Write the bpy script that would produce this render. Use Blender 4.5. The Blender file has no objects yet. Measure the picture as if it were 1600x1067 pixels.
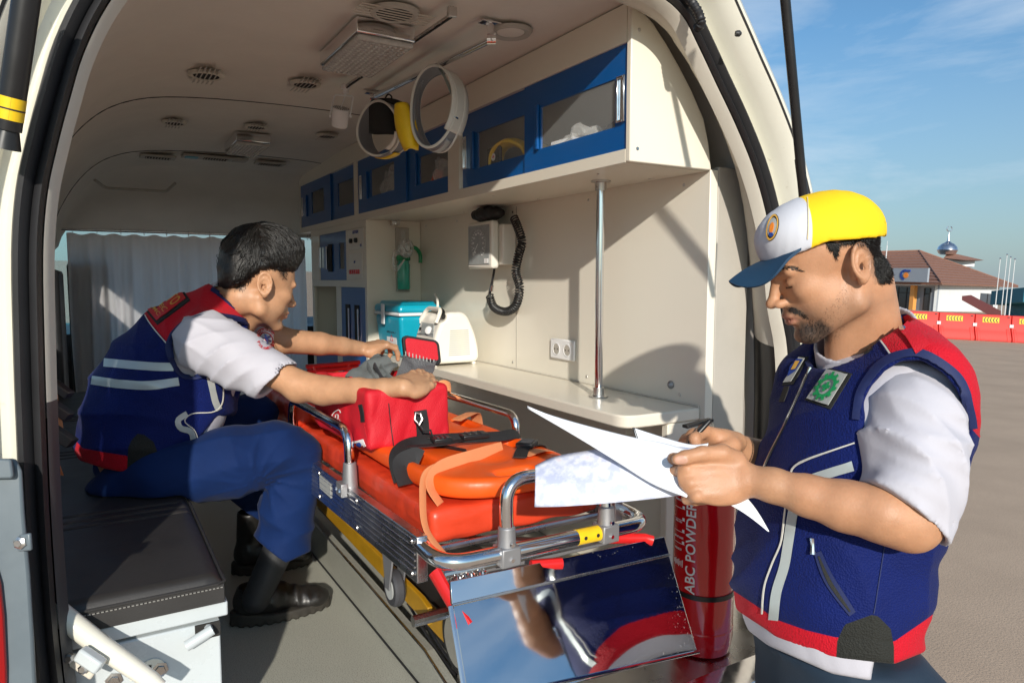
import bpy, bmesh, math, random
import numpy as np
from mathutils import Vector, Matrix, Quaternion, noise
random.seed(7); np.random.seed(7)
SC = bpy.context.scene; COL = SC.collection
# ---------------------------------------------------------------- camera
YAW, PIT, FPX = math.radians(30.9), math.radians(5.0), 1100.0
CAM = Vector((0, 0, 1.5))
VR = Vector((math.cos(YAW), -math.sin(YAW), 0))
VF = Vector((math.sin(YAW)*math.cos(PIT), math.cos(YAW)*math.cos(PIT), -math.sin(PIT)))
VU = VR.cross(VF)
cd = bpy.data.cameras.new('camera'); co = bpy.data.objects.new('camera', cd); COL.objects.link(co)
co.matrix_world = Matrix(((VR.x, VU.x, -VF.x, CAM.x), (VR.y, VU.y, -VF.y, CAM.y), (VR.z, VU.z, -VF.z, CAM.z), (0, 0, 0, 1)))
cd.sensor_width = 36; cd.lens = 36*FPX/1600; cd.clip_start = .05; cd.clip_end = 4000
SC.camera = co
# ---------------------------------------------------------------- light
SUN_AZ, SUN_EL = math.radians(23), math.radians(22)      # heading of the light, height of the sun
EXPOSURE = 1.1
sd = Vector((math.sin(SUN_AZ)*math.cos(SUN_EL), math.cos(SUN_AZ)*math.cos(SUN_EL), -math.sin(SUN_EL)))
sl = bpy.data.lights.new('sun', 'SUN'); sl.energy = 2.2; sl.angle = math.radians(1.0); sl.color = (1, .93, .83)
so = bpy.data.objects.new('sun', sl); COL.objects.link(so); so.rotation_mode = 'QUATERNION'
so.rotation_quaternion = sd.to_track_quat('-Z', 'Y'); so.location = (-4, -8, 6)
W = bpy.data.worlds.new('World'); SC.world = W; W.use_nodes = True
nt = W.node_tree; nt.nodes.clear(); N = nt.nodes.new; L = nt.links.new
wo = N('ShaderNodeOutputWorld'); bg = N('ShaderNodeBackground'); sky = N('ShaderNodeTexSky')
sky.sky_type = 'NISHITA'; sky.sun_disc = False; sky.sun_elevation = SUN_EL
sky.sun_rotation = SUN_AZ + math.pi; sky.air_density = 1.0; sky.dust_density = .8; sky.ozone_density = 2.2
tc = N('ShaderNodeTexCoord'); mp = N('ShaderNodeMapping'); mp.inputs['Scale'].default_value = (1.3, 1.3, 5.0)
mp.inputs['Rotation'].default_value = (.0, .12, .3); mp.inputs['Location'].default_value = (.35, .1, .2)
n1 = N('ShaderNodeTexNoise'); n1.inputs['Scale'].default_value = 2.1; n1.inputs['Detail'].default_value = 9; n1.inputs['Roughness'].default_value = .58; n1.inputs['Distortion'].default_value = .5
cr = N('ShaderNodeValToRGB'); cr.color_ramp.elements[0].position = .47; cr.color_ramp.elements[1].position = .80
cr.color_ramp.elements[1].color = (.62, .62, .62, 1)
mx = N('ShaderNodeMix'); mx.data_type = 'RGBA'; mx.inputs[7].default_value = (2.7, 3.0, 3.3, 1)
L(tc.outputs['Generated'], mp.inputs[0]); L(mp.outputs[0], n1.inputs['Vector']); L(n1.outputs['Fac'], cr.inputs[0])
tn = N('ShaderNodeMix'); tn.data_type = 'RGBA'; tn.blend_type = 'MULTIPLY'; tn.inputs[0].default_value = 1; tn.inputs[7].default_value = (.31, .43, .48, 1); L(sky.outputs[0], tn.inputs[6])
sx_ = N('ShaderNodeSeparateXYZ'); L(tc.outputs['Generated'], sx_.inputs[0]); hr = N('ShaderNodeMapRange'); hr.inputs[1].default_value = -.02; hr.inputs[2].default_value = .30; hr.inputs[3].default_value = .80; hr.inputs[4].default_value = 0; L(sx_.outputs[2], hr.inputs[0])
hz = N('ShaderNodeMix'); hz.data_type = 'RGBA'; hz.inputs[7].default_value = (1.22, 1.50, 1.70, 1); L(hr.outputs[0], hz.inputs[0]); L(tn.outputs[2], hz.inputs[6])
L(cr.outputs[0], mx.inputs[0]); L(hz.outputs[2], mx.inputs[6]); L(mx.outputs[2], bg.inputs[0]); L(bg.outputs[0], wo.inputs[0])
bg.inputs[1].default_value = .135
SC.view_settings.view_transform = 'Standard'; SC.view_settings.look = 'None'; SC.view_settings.gamma = 1
SC.view_settings.use_curve_mapping = False; SC.view_settings.exposure = EXPOSURE
SC.render.engine = 'CYCLES'
try: SC.cycles.max_bounces = 10; SC.cycles.diffuse_bounces = 5; SC.cycles.transparent_max_bounces = 16; SC.cycles.transmission_bounces = 8
except Exception: pass

def at(px, py, d):                       # a point of the place measured off the photograph at distance d along the view
    return CAM + d*(VF + VR*((px-800)/FPX) - VU*((py-533.5)/FPX))
def onx(px, py, c):
    r = VF + VR*((px-800)/FPX) - VU*((py-533.5)/FPX); return CAM + r*(c/r.x)
def ony(px, py, c):
    r = VF + VR*((px-800)/FPX) - VU*((py-533.5)/FPX); return CAM + r*(c/r.y)
def onz(px, py, c):
    r = VF + VR*((px-800)/FPX) - VU*((py-533.5)/FPX); return CAM + r*((c-CAM.z)/r.z)
V = Vector
# ---------------------------------------------------------------- materials
M = {}
def mat(name, col, rough=.5, metal=0, bump=0, bscale=60, var=.06, vscale=8, spec=.5, coat=0, alpha=1, trans=0, emis=None, rvar=0, fleck=None, sheen=0, weave=0, dist=.001, ior=None, sss=0):
    m = bpy.data.materials.new(name); m.use_nodes = True; t = m.node_tree; b = t.nodes['Principled BSDF']; N = t.nodes.new; L = t.links.new
    b.inputs['Base Color'].default_value = (*col, 1); b.inputs['Roughness'].default_value = rough; b.inputs['Metallic'].default_value = metal
    b.inputs['Specular IOR Level'].default_value = spec; b.inputs['Coat Weight'].default_value = coat; b.inputs['Coat Roughness'].default_value = .08
    b.inputs['Alpha'].default_value = alpha; b.inputs['Transmission Weight'].default_value = trans
    if ior: b.inputs['IOR'].default_value = ior
    if sheen: b.inputs['Sheen Weight'].default_value = sheen
    if sss: b.inputs['Subsurface Weight'].default_value = sss; b.inputs['Subsurface Radius'].default_value = (.012, .005, .003); b.inputs['Subsurface Scale'].default_value = .6
    if emis: b.inputs['Emission Color'].default_value = (*emis[0], 1); b.inputs['Emission Strength'].default_value = emis[1]
    c = N('ShaderNodeTexCoord')
    last = None
    if var:
        n = N('ShaderNodeTexNoise'); n.inputs['Scale'].default_value = vscale; n.inputs['Detail'].default_value = 6; n.inputs['Roughness'].default_value = .65
        L(c.outputs['Object'], n.inputs['Vector'])
        x = N('ShaderNodeMix'); x.data_type = 'RGBA'
        x.inputs[6].default_value = (*[max(0, v*(1-2.2*var)) for v in col], 1); x.inputs[7].default_value = (*[min(1, v*(1+1.6*var)) for v in col], 1)
        L(n.outputs['Fac'], x.inputs[0]); last = x.outputs[2]
        if rvar:
            r = N('ShaderNodeMapRange'); r.inputs[1].default_value = .3; r.inputs[2].default_value = .7; r.inputs[3].default_value = max(.02, rough-rvar); r.inputs[4].default_value = rough+rvar
            L(n.outputs['Fac'], r.inputs[0]); L(r.outputs[0], b.inputs['Roughness'])
    if fleck:                             # (scale, colour, low, high)
        n = N('ShaderNodeTexNoise'); n.inputs['Scale'].default_value = fleck[0]; n.inputs['Detail'].default_value = 3; L(c.outputs['Object'], n.inputs['Vector'])
        r = N('ShaderNodeMapRange'); r.inputs[1].default_value = fleck[2]; r.inputs[2].default_value = fleck[3]; L(n.outputs['Fac'], r.inputs[0])
        x = N('ShaderNodeMix'); x.data_type = 'RGBA'; x.inputs[6].default_value = (*col, 1); x.inputs[7].default_value = (*fleck[1], 1)
        if last: L(last, x.inputs[6])
        L(r.outputs[0], x.inputs[0]); last = x.outputs[2]
    if last: L(last, b.inputs['Base Color'])
    h = None
    if bump:
        n = N('ShaderNodeTexNoise'); n.inputs['Scale'].default_value = bscale; n.inputs['Detail'].default_value = 5; L(c.outputs['Object'], n.inputs['Vector']); h = n.outputs['Fac']
    if weave:
        w = N('ShaderNodeTexVoronoi'); w.inputs['Scale'].default_value = weave; L(c.outputs['Object'], w.inputs['Vector'])
        if h and bscale:
            a = N('ShaderNodeMath'); a.operation = 'ADD'; L(h, a.inputs[0]); L(w.outputs['Distance'], a.inputs[1]); h = a.outputs[0]
        else: h = w.outputs['Distance']; bump = bump or .3
    if h:
        bp = N('ShaderNodeBump'); bp.inputs['Strength'].default_value = bump; bp.inputs['Distance'].default_value = dist; L(h, bp.inputs['Height']); L(bp.outputs[0], b.inputs['Normal'])
    M[name] = m; return m
mat('cream_paint', (.76, .74, .64), .3, var=.05, vscale=5, coat=.3, fleck=(26, (.42, .38, .28), .66, .80))
mat('cream_panel', (.80, .755, .65), .30, var=.012, vscale=3, coat=.25)
mat('cabinet_cream', (.76, .71, .60), .30, var=.012, vscale=4, coat=.2)
mat('lining_grey', (.72, .67, .60), .95, bump=.5, bscale=500, var=.08, vscale=3, spec=.2)
mat('trim_grey', (.44, .41, .36), .6, bump=.15, bscale=300, var=.06)
mat('trim_cream', (.60, .56, .48), .7, bump=.2, bscale=300, var=.06)
mat('rubber_black', (.018, .018, .02), .5, bump=.12, bscale=120, var=.2)
mat('black_plastic', (.015, .015, .016), .35, var=.15, rvar=.1)
mat('dark_void', (.02, .018, .016), .8)
mat('cabinet_blue', (.002, .085, .30), .3, var=.02, coat=.2)
mat('chrome', (.82, .82, .83), .12, 1, var=.05, vscale=20, rvar=.06)
mat('steel_mirror', (.72, .73, .735), .055, 1, var=.03, vscale=6, rvar=.02, bump=.02, bscale=4, dist=.02)
mat('steel_brushed', (.62, .61, .59), .3, 1, bump=.1, bscale=90, var=.08, rvar=.1)
mat('aluminium', (.66, .66, .67), .28, 1, bump=.08, bscale=60, var=.06, rvar=.1)
mat('cast_grey', (.35, .35, .36), .5, .7, bump=.1)
mat('floor_vinyl', (.42, .42, .36), .55, bump=.15, bscale=400, var=.06, vscale=2.5, fleck=(420, (.16, .165, .14), .5, .66), rvar=.1)
mat('skirt_vinyl', (.32, .32, .275), .45, var=.08, fleck=(420, (.17, .17, .15), .5, .68), bump=.1, bscale=300)
mat('bench_leather', (.028, .026, .025), .50, bump=.35, bscale=260, var=.15, rvar=.05, spec=.5, dist=.0006)
mat('thread', (.26, .25, .23), .8)
mat('white_paint', (.54, .585, .60), .28, var=.04, coat=.3, rvar=.06)
mat('white_plastic', (.76, .73, .66), .35, var=.03, rvar=.05)
mat('pure_white', (.80, .80, .80), .45, var=.03)
mat('curtain', (.90, .89, .89), .85, bump=.2, bscale=30, var=.04)
c_ = M['curtain'].node_tree; b_ = c_.nodes['Principled BSDF']; tr_ = c_.nodes.new('ShaderNodeBsdfTranslucent'); tr_.inputs[0].default_value = (.93, .91, .93, 1); ms_ = c_.nodes.new('ShaderNodeMixShader'); ms_.inputs[0].default_value = .68
c_.links.new(b_.outputs[0], ms_.inputs[1]); c_.links.new(tr_.outputs[0], ms_.inputs[2]); c_.links.new(ms_.outputs[0], c_.nodes['Material Output'].inputs[0])
mat('clear', (.9, .93, .93), .06, alpha=.08, var=0, spec=.7)
mat('clear_film', (.85, .85, .82), .15, alpha=.35, var=.1, spec=.7, bump=.6, bscale=25, dist=.004)
mat('teal_glass', (.03, .35, .42), .1, alpha=.22, var=0)
mat('tinted_glass', (.30, .31, .30), .08, alpha=.10, var=0)
mat('collar_grey', (.20, .20, .215), .6, bump=.3, bscale=80, var=.1)
mat('lens_clear', (.75, .73, .68), .12, var=.2, vscale=60, trans=.3, bump=.8, bscale=140, dist=.004, spec=.8)
mat('yellow', (.85, .55, .01), .45, var=.1, vscale=20)
mat('yellow_paint', (.42, .22, .008), .4, var=.2, vscale=15, bump=.1)
mat('orange', (.90, .10, .006), .44, bump=.2, bscale=80, var=.09, vscale=14, rvar=.09)
mat('red_vinyl', (.68, .055, .018), .40, bump=.35, bscale=30, var=.12, vscale=10, rvar=.1, dist=.004)
mat('red_cloth', (.58, .006, .018), .6, bump=.5, bscale=60, var=.08, weave=420, dist=.0015)
mat('red_plastic', (.58, .012, .012), .3, var=.05, coat=.3)
mat('red_gloss', (.56, .004, .008), .16, var=.03, coat=.7)
mat('tan_strap', (.72, .27, .11), .7, weave=700, bump=.3, dist=.0008)
mat('black_webbing', (.012, .012, .013), .65, weave=900, bump=.4, dist=.0008)
mat('grey_mesh', (.10, .10, .105), .6, weave=300, bump=.8, dist=.002, var=.3, vscale=30)
mat('grey_cloth', (.16, .175, .175), .6, bump=.4, bscale=30, var=.2, dist=.003)
mat('cyan', (.003, .33, .47), .3, var=.04, coat=.2)
mat('green_plastic', (.01, .25, .09), .2, alpha=.85)
mat('green_clear', (.05, .55, .40), .1, alpha=.55, var=.05)
mat('dial', (.34, .36, .36), .3, var=.15, vscale=40)
mat('paper', (.80, .83, .88), .7, var=.02)
mat('asphalt', (.53, .39, .28), .9, bump=.5, bscale=90, var=.13, vscale=.9, spec=.12, fleck=(160, (.22, .18, .14), .5, .72), dist=.004)
mat('grey_bumper', (.12, .15, .17), .35, var=.08, rvar=.1, bump=.05)
mat('tail_red', (.35, .003, .005), .1, coat=.5)
mat('print_black', (.02, .02, .02), .5, var=0)
mat('print_blue', (.02, .06, .3), .5, var=0)
mat('print_red', (.6, .01, .02), .5, var=0)
mat('print_white', (.82, .82, .82), .5, var=0)
mat('print_orange', (.85, .25, .03), .5, var=0)
mat('print_green', (.005, .33, .10), .6, var=.1, vscale=80, weave=900, bump=.5)
mat('print_gold', (.75, .42, .08), .5, var=.1)
mat('hose_grey', (.05, .05, .055), .5)

# ---------------------------------------------------------------- mesh builder
class MB:
    def __init__(s): s.v = []; s.f = []
    def add(s, vs, fs):
        k = len(s.v); s.v += [tuple(p) for p in vs]; s.f += [tuple(i+k for i in q) for q in fs]; return s
    def box(s, a, b):
        x0, y0, z0 = a; x1, y1, z1 = b
        return s.add([(x0,y0,z0),(x1,y0,z0),(x1,y1,z0),(x0,y1,z0),(x0,y0,z1),(x1,y0,z1),(x1,y1,z1),(x0,y1,z1)],
                     [(0,3,2,1),(4,5,6,7),(0,1,5,4),(1,2,6,5),(2,3,7,6),(3,0,4,7)])
    def obox(s, c, x, y, z):             # centre and three half vectors
        c, x, y, z = V(c), V(x), V(y), V(z)
        vs = [c-x-y-z, c+x-y-z, c+x+y-z, c-x+y-z, c-x-y+z, c+x-y+z, c+x+y+z, c-x+y+z]
        return s.add(vs, [(0,3,2,1),(4,5,6,7),(0,1,5,4),(1,2,6,5),(2,3,7,6),(3,0,4,7)])
    def prism(s, poly, ext):
        ext = V(ext); p = [V(q) for q in poly]; n = len(p)
        return s.add(p + [q+ext for q in p], [tuple(range(n))[::-1], tuple(range(n, 2*n))] + [(i, (i+1) % n, n+(i+1) % n, n+i) for i in range(n)])
    def tube(s, pts, r, n=10, closed=False, caps=True, flat=None):
        pts = [V(p) for p in pts]; m = len(pts); rs = r if isinstance(r, (list, tuple)) else [r]*m
        T = []
        for i in range(m):
            a = pts[(i-1) % m] if closed or i else pts[0]; b = pts[(i+1) % m] if closed or i < m-1 else pts[-1]
            T.append((b-a).normalized())
        u = V(flat) if flat is not None else (V((0, 0, 1)) if abs(T[0].z) < .9 else V((1, 0, 0)))
        u = (u-u.dot(T[0])*T[0]).normalized(); vs = []
        for i in range(m):
            u = (u-u.dot(T[i])*T[i]).normalized(); w = T[i].cross(u)
            ra, rb = rs[i] if isinstance(rs[i], (tuple, list)) else (rs[i], rs[i])
            for k in range(n):
                a = 2*math.pi*(k+.5)/n; vs.append(pts[i]+u*(math.cos(a)*ra)+w*(math.sin(a)*rb))
        fs = []
        for i in range(m if closed else m-1):
            j = (i+1) % m
            for k in range(n): fs.append((i*n+k, i*n+(k+1) % n, j*n+(k+1) % n, j*n+k))
        if caps and not closed: fs += [tuple(range(n))[::-1], tuple((m-1)*n+k for k in range(n))]
        return s.add(vs, fs)
    def lathe(s, prof, c, ax=(0, 0, 1), n=24):    # prof: (radius, height) pairs along the axis
        c = V(c); ax = V(ax).normalized(); u = ax.orthogonal().normalized(); w = ax.cross(u); vs = []; fs = []
        for r, h in prof:
            for k in range(n):
                a = 2*math.pi*k/n; vs.append(c+ax*h+(u*math.cos(a)+w*math.sin(a))*max(r, 1e-5))
        for i in range(len(prof)-1):
            for k in range(n): fs.append((i*n+k, i*n+(k+1) % n, (i+1)*n+(k+1) % n, (i+1)*n+k))
        fs += [tuple(range(n))[::-1], tuple((len(prof)-1)*n+k for k in range(n))]
        return s.add(vs, fs)
    def grid(s, fn, nu, nv):
        vs = [fn(i/nu, j/nv) for j in range(nv+1) for i in range(nu+1)]
        return s.add(vs, [(j*(nu+1)+i, j*(nu+1)+i+1, (j+1)*(nu+1)+i+1, (j+1)*(nu+1)+i) for j in range(nv) for i in range(nu)])
    def sheet(s, fn, nu, nv, th, nrm=None):        # grid with thickness along its normal
        P = [[V(fn(i/nu, j/nv)) for i in range(nu+1)] for j in range(nv+1)]; Q = []
        for j in range(nv+1):
            row = []
            for i in range(nu+1):
                a = P[j][min(i+1, nu)]-P[j][max(i-1, 0)]; b = P[min(j+1, nv)][i]-P[max(j-1, 0)][i]
                k = a.cross(b); k = k.normalized() if k.length > 1e-12 else V((0, 0, 1)); row.append(P[j][i]+k*th)
            Q.append(row)
        k = (nu+1)*(nv+1); I = lambda i, j, t: t*k+j*(nu+1)+i; fs = []
        for j in range(nv):
            for i in range(nu): fs += [(I(i, j, 1), I(i+1, j, 1), I(i+1, j+1, 1), I(i, j+1, 1)), (I(i, j, 0), I(i, j+1, 0), I(i+1, j+1, 0), I(i+1, j, 0))]
        for i in range(nu): fs += [(I(i, 0, 0), I(i+1, 0, 0), I(i+1, 0, 1), I(i, 0, 1)), (I(i, nv, 0), I(i, nv, 1), I(i+1, nv, 1), I(i+1, nv, 0))]
        for j in range(nv): fs += [(I(0, j, 0), I(0, j, 1), I(0, j+1, 1), I(0, j+1, 0)), (I(nu, j, 0), I(nu, j+1, 0), I(nu, j+1, 1), I(nu, j, 1))]
        return s.add([p for r in P for p in r]+[p for r in Q for p in r], fs)
    def map(s, fn): s.v = [tuple(fn(V(p))) for p in s.v]; return s
def fillet(pts, r, n=5):                 # round the inner corners of a polyline
    pts = [V(p) for p in pts]; out = [pts[0]]
    for i in range(1, len(pts)-1):
        a, b, c = pts[i-1], pts[i], pts[i+1]; q = min(r, (a-b).length*.49, (c-b).length*.49)
        p0 = b+(a-b).normalized()*q; p1 = b+(c-b).normalized()*q
        for k in range(n+1):
            t = k/n; out.append(p0*(1-t)**2+b*2*t*(1-t)+p1*t*t)
    out.append(pts[-1]); return out
def spline(pts, n=8):
    pts = [V(p) for p in pts]; out = []
    for i in range(len(pts)-1):
        a, b, c, d = pts[max(i-1, 0)], pts[i], pts[i+1], pts[min(i+2, len(pts)-1)]
        for k in range(n):
            t = k/n; out.append(.5*((2*b)+(c-a)*t+(2*a-5*b+4*c-d)*t*t+(3*b-a-3*c+d)*t**3))
    out.append(pts[-1]); return out

ROOT_BASE = {}
EXTM = Matrix.Translation(CAM) @ Matrix.Rotation(math.radians(2.6), 4, VF) @ Matrix.Translation(-CAM)   # the apron outside lies at a slight cant to the van
def tagit(o, label=None, cat=None, group=None, kind=None):
    for k, v in (('label', label), ('category', cat), ('group', group), ('kind', kind)):
        if v: o[k] = v
    return o
def thing(name, label, cat, base, group=None, kind=None):
    o = bpy.data.objects.new(name, None); COL.objects.link(o); o.empty_display_size = .05; o.location = V(base); ROOT_BASE[o.name] = V(base)
    return tagit(o, label, cat, group, kind)
def mesh_of(name, mb, mats, smooth=35, fix=True):
    me = bpy.data.meshes.new(name); me.from_pydata(mb.v, [], mb.f)
    if fix:
        b = bmesh.new(); b.from_mesh(me); bmesh.ops.recalc_face_normals(b, faces=b.faces); b.to_mesh(me); b.free()
    for m in (mats if isinstance(mats, (list, tuple)) else [mats]): me.materials.append(M[m] if isinstance(m, str) else m)
    if smooth:
        me.polygons.foreach_set('use_smooth', [True]*len(me.polygons))
        if smooth < 180: me.set_sharp_from_angle(angle=math.radians(smooth))
    me.update(); return me
def part(name, mb, m, parent, smooth=35, bevel=0, label=None, kind=None, fix=True):
    base = ROOT_BASE[parent.name] if parent is not None else V((0, 0, 0))
    mb.v = [(x-base.x, y-base.y, z-base.z) for x, y, z in mb.v]
    o = bpy.data.objects.new(name, mesh_of(name, mb, m, smooth, fix)); COL.objects.link(o)
    if parent is not None: o.parent = parent
    ROOT_BASE[o.name] = base
    if bevel:
        b = o.modifiers.new('bevel', 'BEVEL'); b.width = bevel; b.segments = 2; b.limit_method = 'ANGLE'; b.angle_limit = math.radians(40)
    return tagit(o, label, kind=kind)
def solo(name, mb, m, label, cat, base=None, group=None, kind=None, smooth=35, bevel=0, fix=True):
    base = V(base) if base is not None else V((0, 0, 0))
    mb.v = [(x-base.x, y-base.y, z-base.z) for x, y, z in mb.v]
    o = bpy.data.objects.new(name, mesh_of(name, mb, m, smooth, fix)); COL.objects.link(o); o.location = base; ROOT_BASE[o.name] = base
    if bevel:
        b = o.modifiers.new('bevel', 'BEVEL'); b.width = bevel; b.segments = 2; b.limit_method = 'ANGLE'; b.angle_limit = math.radians(40)
    return tagit(o, label, cat, group, kind)
def ext(o): o.matrix_world = EXTM @ Matrix.Translation(o.location); return o
def copy_tree(o, loc=None, parent=None, **tags):
    c = o.copy(); COL.objects.link(c); c.parent = parent
    if loc is not None: c.location = loc
    for k, v in tags.items(): c[k] = v
    for ch in o.children: copy_tree(ch, None, c)
    return c
def text_mb(body, size, depth=.0005, sx=1, spacing=1):   # flat lettering in the XY plane, centred, as real outlines
    cu = bpy.data.curves.new('lettering', 'FONT'); cu.body = body; cu.size = size; cu.extrude = depth; cu.align_x = 'CENTER'; cu.align_y = 'CENTER'
    cu.resolution_u = 3; cu.space_character = spacing; cu.offset = size*.012
    o = bpy.data.objects.new('lettering', cu); COL.objects.link(o); bpy.context.view_layer.update()
    me = o.evaluated_get(bpy.context.evaluated_depsgraph_get()).to_mesh(); mb = MB()
    mb.v = [(v.co.x*sx, v.co.y, v.co.z) for v in me.vertices]; mb.f = [tuple(p.vertices) for p in me.polygons]
    o.evaluated_get(bpy.context.evaluated_depsgraph_get()).to_mesh_clear(); bpy.data.objects.remove(o); bpy.data.curves.remove(cu); return mb
def frame_map(c, x, y, z=None):
    c, x, y = V(c), V(x).normalized(), V(y).normalized(); z = V(z).normalized() if z is not None else x.cross(y)
    return lambda p: c+x*p[0]+y*p[1]+z*p[2]
# ================================================================ the ambulance van
van = thing('ambulance_van', 'cream ambulance van seen through its open rear, fitted out with cabinets and a grey ceiling', 'van', (.8, 2.5, 0))
Y0, Y1 = 1.40, 4.98
PROF = [(-.215, .55), (-.225, .95), (-.22, 1.35), (-.185, 1.62), (-.11, 1.86), (0, 2.04), (.14, 2.145), (.36, 2.19), (.8, 2.205), (1.2, 2.19), (1.36, 2.13), (1.5, 1.99), (1.6, 1.80), (1.66, 1.5), (1.69, 1.15), (1.69, .55)]
PROF = [(p.x, p.y) for p in spline([(x, z, 0) for x, z in PROF], 4)]
TH = .03
def lining(u, v):
    y = Y0+(4.55-Y0)*v; k = u*(len(PROF)-1); i = min(int(k), len(PROF)-2); t = k-i
    x, z = PROF[i][0]*(1-t)+PROF[i+1][0]*t, PROF[i][1]*(1-t)+PROF[i+1][1]*t
    return (x, y, z-.035*max(0, (y-3.4))**1.4 if z > 1.7 else z)
m = MB(); m.sheet(lining, len(PROF)-1, 60, .03)
def isw(f): c = sum((V(m.v[i]) for i in f), V((0, 0, 0)))/len(f); return c.x < .1 and 1.30 < c.z < 1.76 and 1.53 < c.y < 4.25 and not (2.95 < c.y < 3.08)
m.f = [f for f in m.f if not isw(f)]
part('ceiling_lining', m, 'lining_grey', van, smooth=60)
# header and front of the cabin beyond the curtain
m = MB()
def header(u, v):
    x, y, z = lining(u, 1); return (x, y+.62*v-.005, z if z < 1.8 else z*(1-v**1.3)+1.80*v**1.3)
m.sheet(header, len(PROF)-1, 10, .02); part('roof_header', m, 'lining_grey', van, smooth=60)
for x in (.18, .86):
    m = MB(); m.tube(fillet([(x, 4.93, 2.00), (x, 5.09, 1.87), (x+.42, 5.09, 1.87), (x+.42, 4.93, 2.0)], .03), .006, 6); part('sun_visor_rail', m, 'trim_grey', van)
m = MB(); m.tube(fillet([(.05, 4.42, 2.03), (.1, 4.5, 2.0), (.4, 4.5, 2.0), (.44, 4.42, 2.04)], .02), .008, 6); part('grab_handle', m, 'trim_grey', van)
for x in (-.24, 1.70):
    m = MB(); m.box((x, 5.17, .55), (x+.04, 5.75, 1.10)); part('cab_side_wall', m, 'lining_grey', van)
for a_, b_ in ((1.56, 2.92), (3.10, 4.22)):
    m = MB(); m.prism([(-.222, a_, 1.30), (-.222, b_, 1.30), (-.175, b_, 1.74), (-.175, a_, 1.74)], (-.006, 0, 0)); part('side_window_glass', m, 'tinted_glass', van)
m = MB(); m.prism([(-.2, 5.20, 1.80), (-.2, 5.75, 1.15), (-.2, 5.77, 1.16), (-.2, 5.22, 1.81)], (1.9, 0, 0)); part('windscreen', m, 'teal_glass', van)
m = MB(); m.prism([(-.2, 5.3, .5), (-.2, 5.35, 1.15), (-.2, 5.8, 1.2), (-.2, 5.8, .5)], (1.9, 0, 0)); part('dashboard', m, 'black_plastic', van)
# ceiling seam lines
for y in (2.98, 4.12):
    m = MB(); m.tube([V(lining(.22+.52*i/30, (y-Y0)/(4.55-Y0)))-V((0, 0, .0005)) for i in range(31)], .0022, 5); part('ceiling_seam', m, 'dark_void', van)
# floor
m = MB(); m.box((-.22, 1.17, .50), (1.70, 5.4, .55)); part('floor', m, 'floor_vinyl', van)
# right inner wall and its rear end cap
m = MB(); m.box((1.47, 1.40, .553), (1.50, 4.9, 1.80)); part('wall_panel', m, 'cream_panel', van, bevel=.002)
m = MB(); m.box((1.502, 1.40, .553), (1.63, 1.43, 1.81)); part('wall_end_cap', m, 'trim_grey', van, bevel=.003)
for z in (1.31, 1.315):
    pass
m = MB(); m.lathe([(.012, 0), (.012, .004), (.008, .008), (.004, .012)], (1.4695, 1.535, 1.19), (-1, 0, 0), 12); part('wall_stud', m, 'cast_grey', van)
# rear opening: jamb trim, rubber seal, outer flange
SEAL = [(-.055, .50), (-.079, .873), (-.084, 1.10), (-.082, 1.286), (-.080, 1.383), (-.075, 1.535), (-.065, 1.629), (-.049, 1.701), (-.030, 1.772), (-.008, 1.845), (.026, 1.921), (.075, 1.995), (.16, 2.085), (.30, 2.155), (.5, 2.185), (.75, 2.19), (1.0, 2.185), (1.15, 2.168), (1.236, 2.133), (1.294, 2.069), (1.356, 1.991), (1.428, 1.901), (1.497, 1.80), (1.551, 1.691), (1.60, 1.55), (1.626, 1.426), (1.660, 1.315), (1.675, 1.15), (1.67, .9), (1.63, .50)]
SP = spline([(x, 1.27, z) for x, z in SEAL], 4)
def nrm2(i, P):
    a = P[max(i-1, 0)]; b = P[min(i+1, len(P)-1)]; t = (b-a).normalized(); return V((-t.z, 0, t.x))   # outward
def sweep(secs, P=SP):         # secs: (outward, dy) closed outline swept along the opening
    m = MB(); n = len(secs); k = len(P)
    for i in range(k):
        nn = nrm2(i, P)
        for a, dy in secs: m.v.append(tuple(P[i]+nn*a+V((0, dy, 0))))
    for i in range(k-1):
        for j in range(n): m.f.append((i*n+j, i*n+(j+1) % n, (i+1)*n+(j+1) % n, (i+1)*n+j))
    m.f += [tuple(range(n)), tuple((k-1)*n+j for j in range(n))]
    return m
part('weather_seal', sweep([(-.016, -.006), (-.010, -.016), (-.004, -.012), (0, -.004), (.004, -.014), (.012, -.022), (.019, -.018), (.021, -.006), (.018, .012), (-.012, .012)]), 'rubber_black', van, smooth=50)
kk = next(i for i, p in enumerate(SP) if p.z > 1.30); LS = [(-.031, .03), (-.024, .006), (-.018, -.002), (-.0165, .03)]
part('seal_lip', sweep(LS, SP[kk:]), 'trim_cream', van, smooth=60); part('seal_lip_lower', sweep(LS, SP[:kk+1]), 'hose_grey', van, smooth=60)
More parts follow.
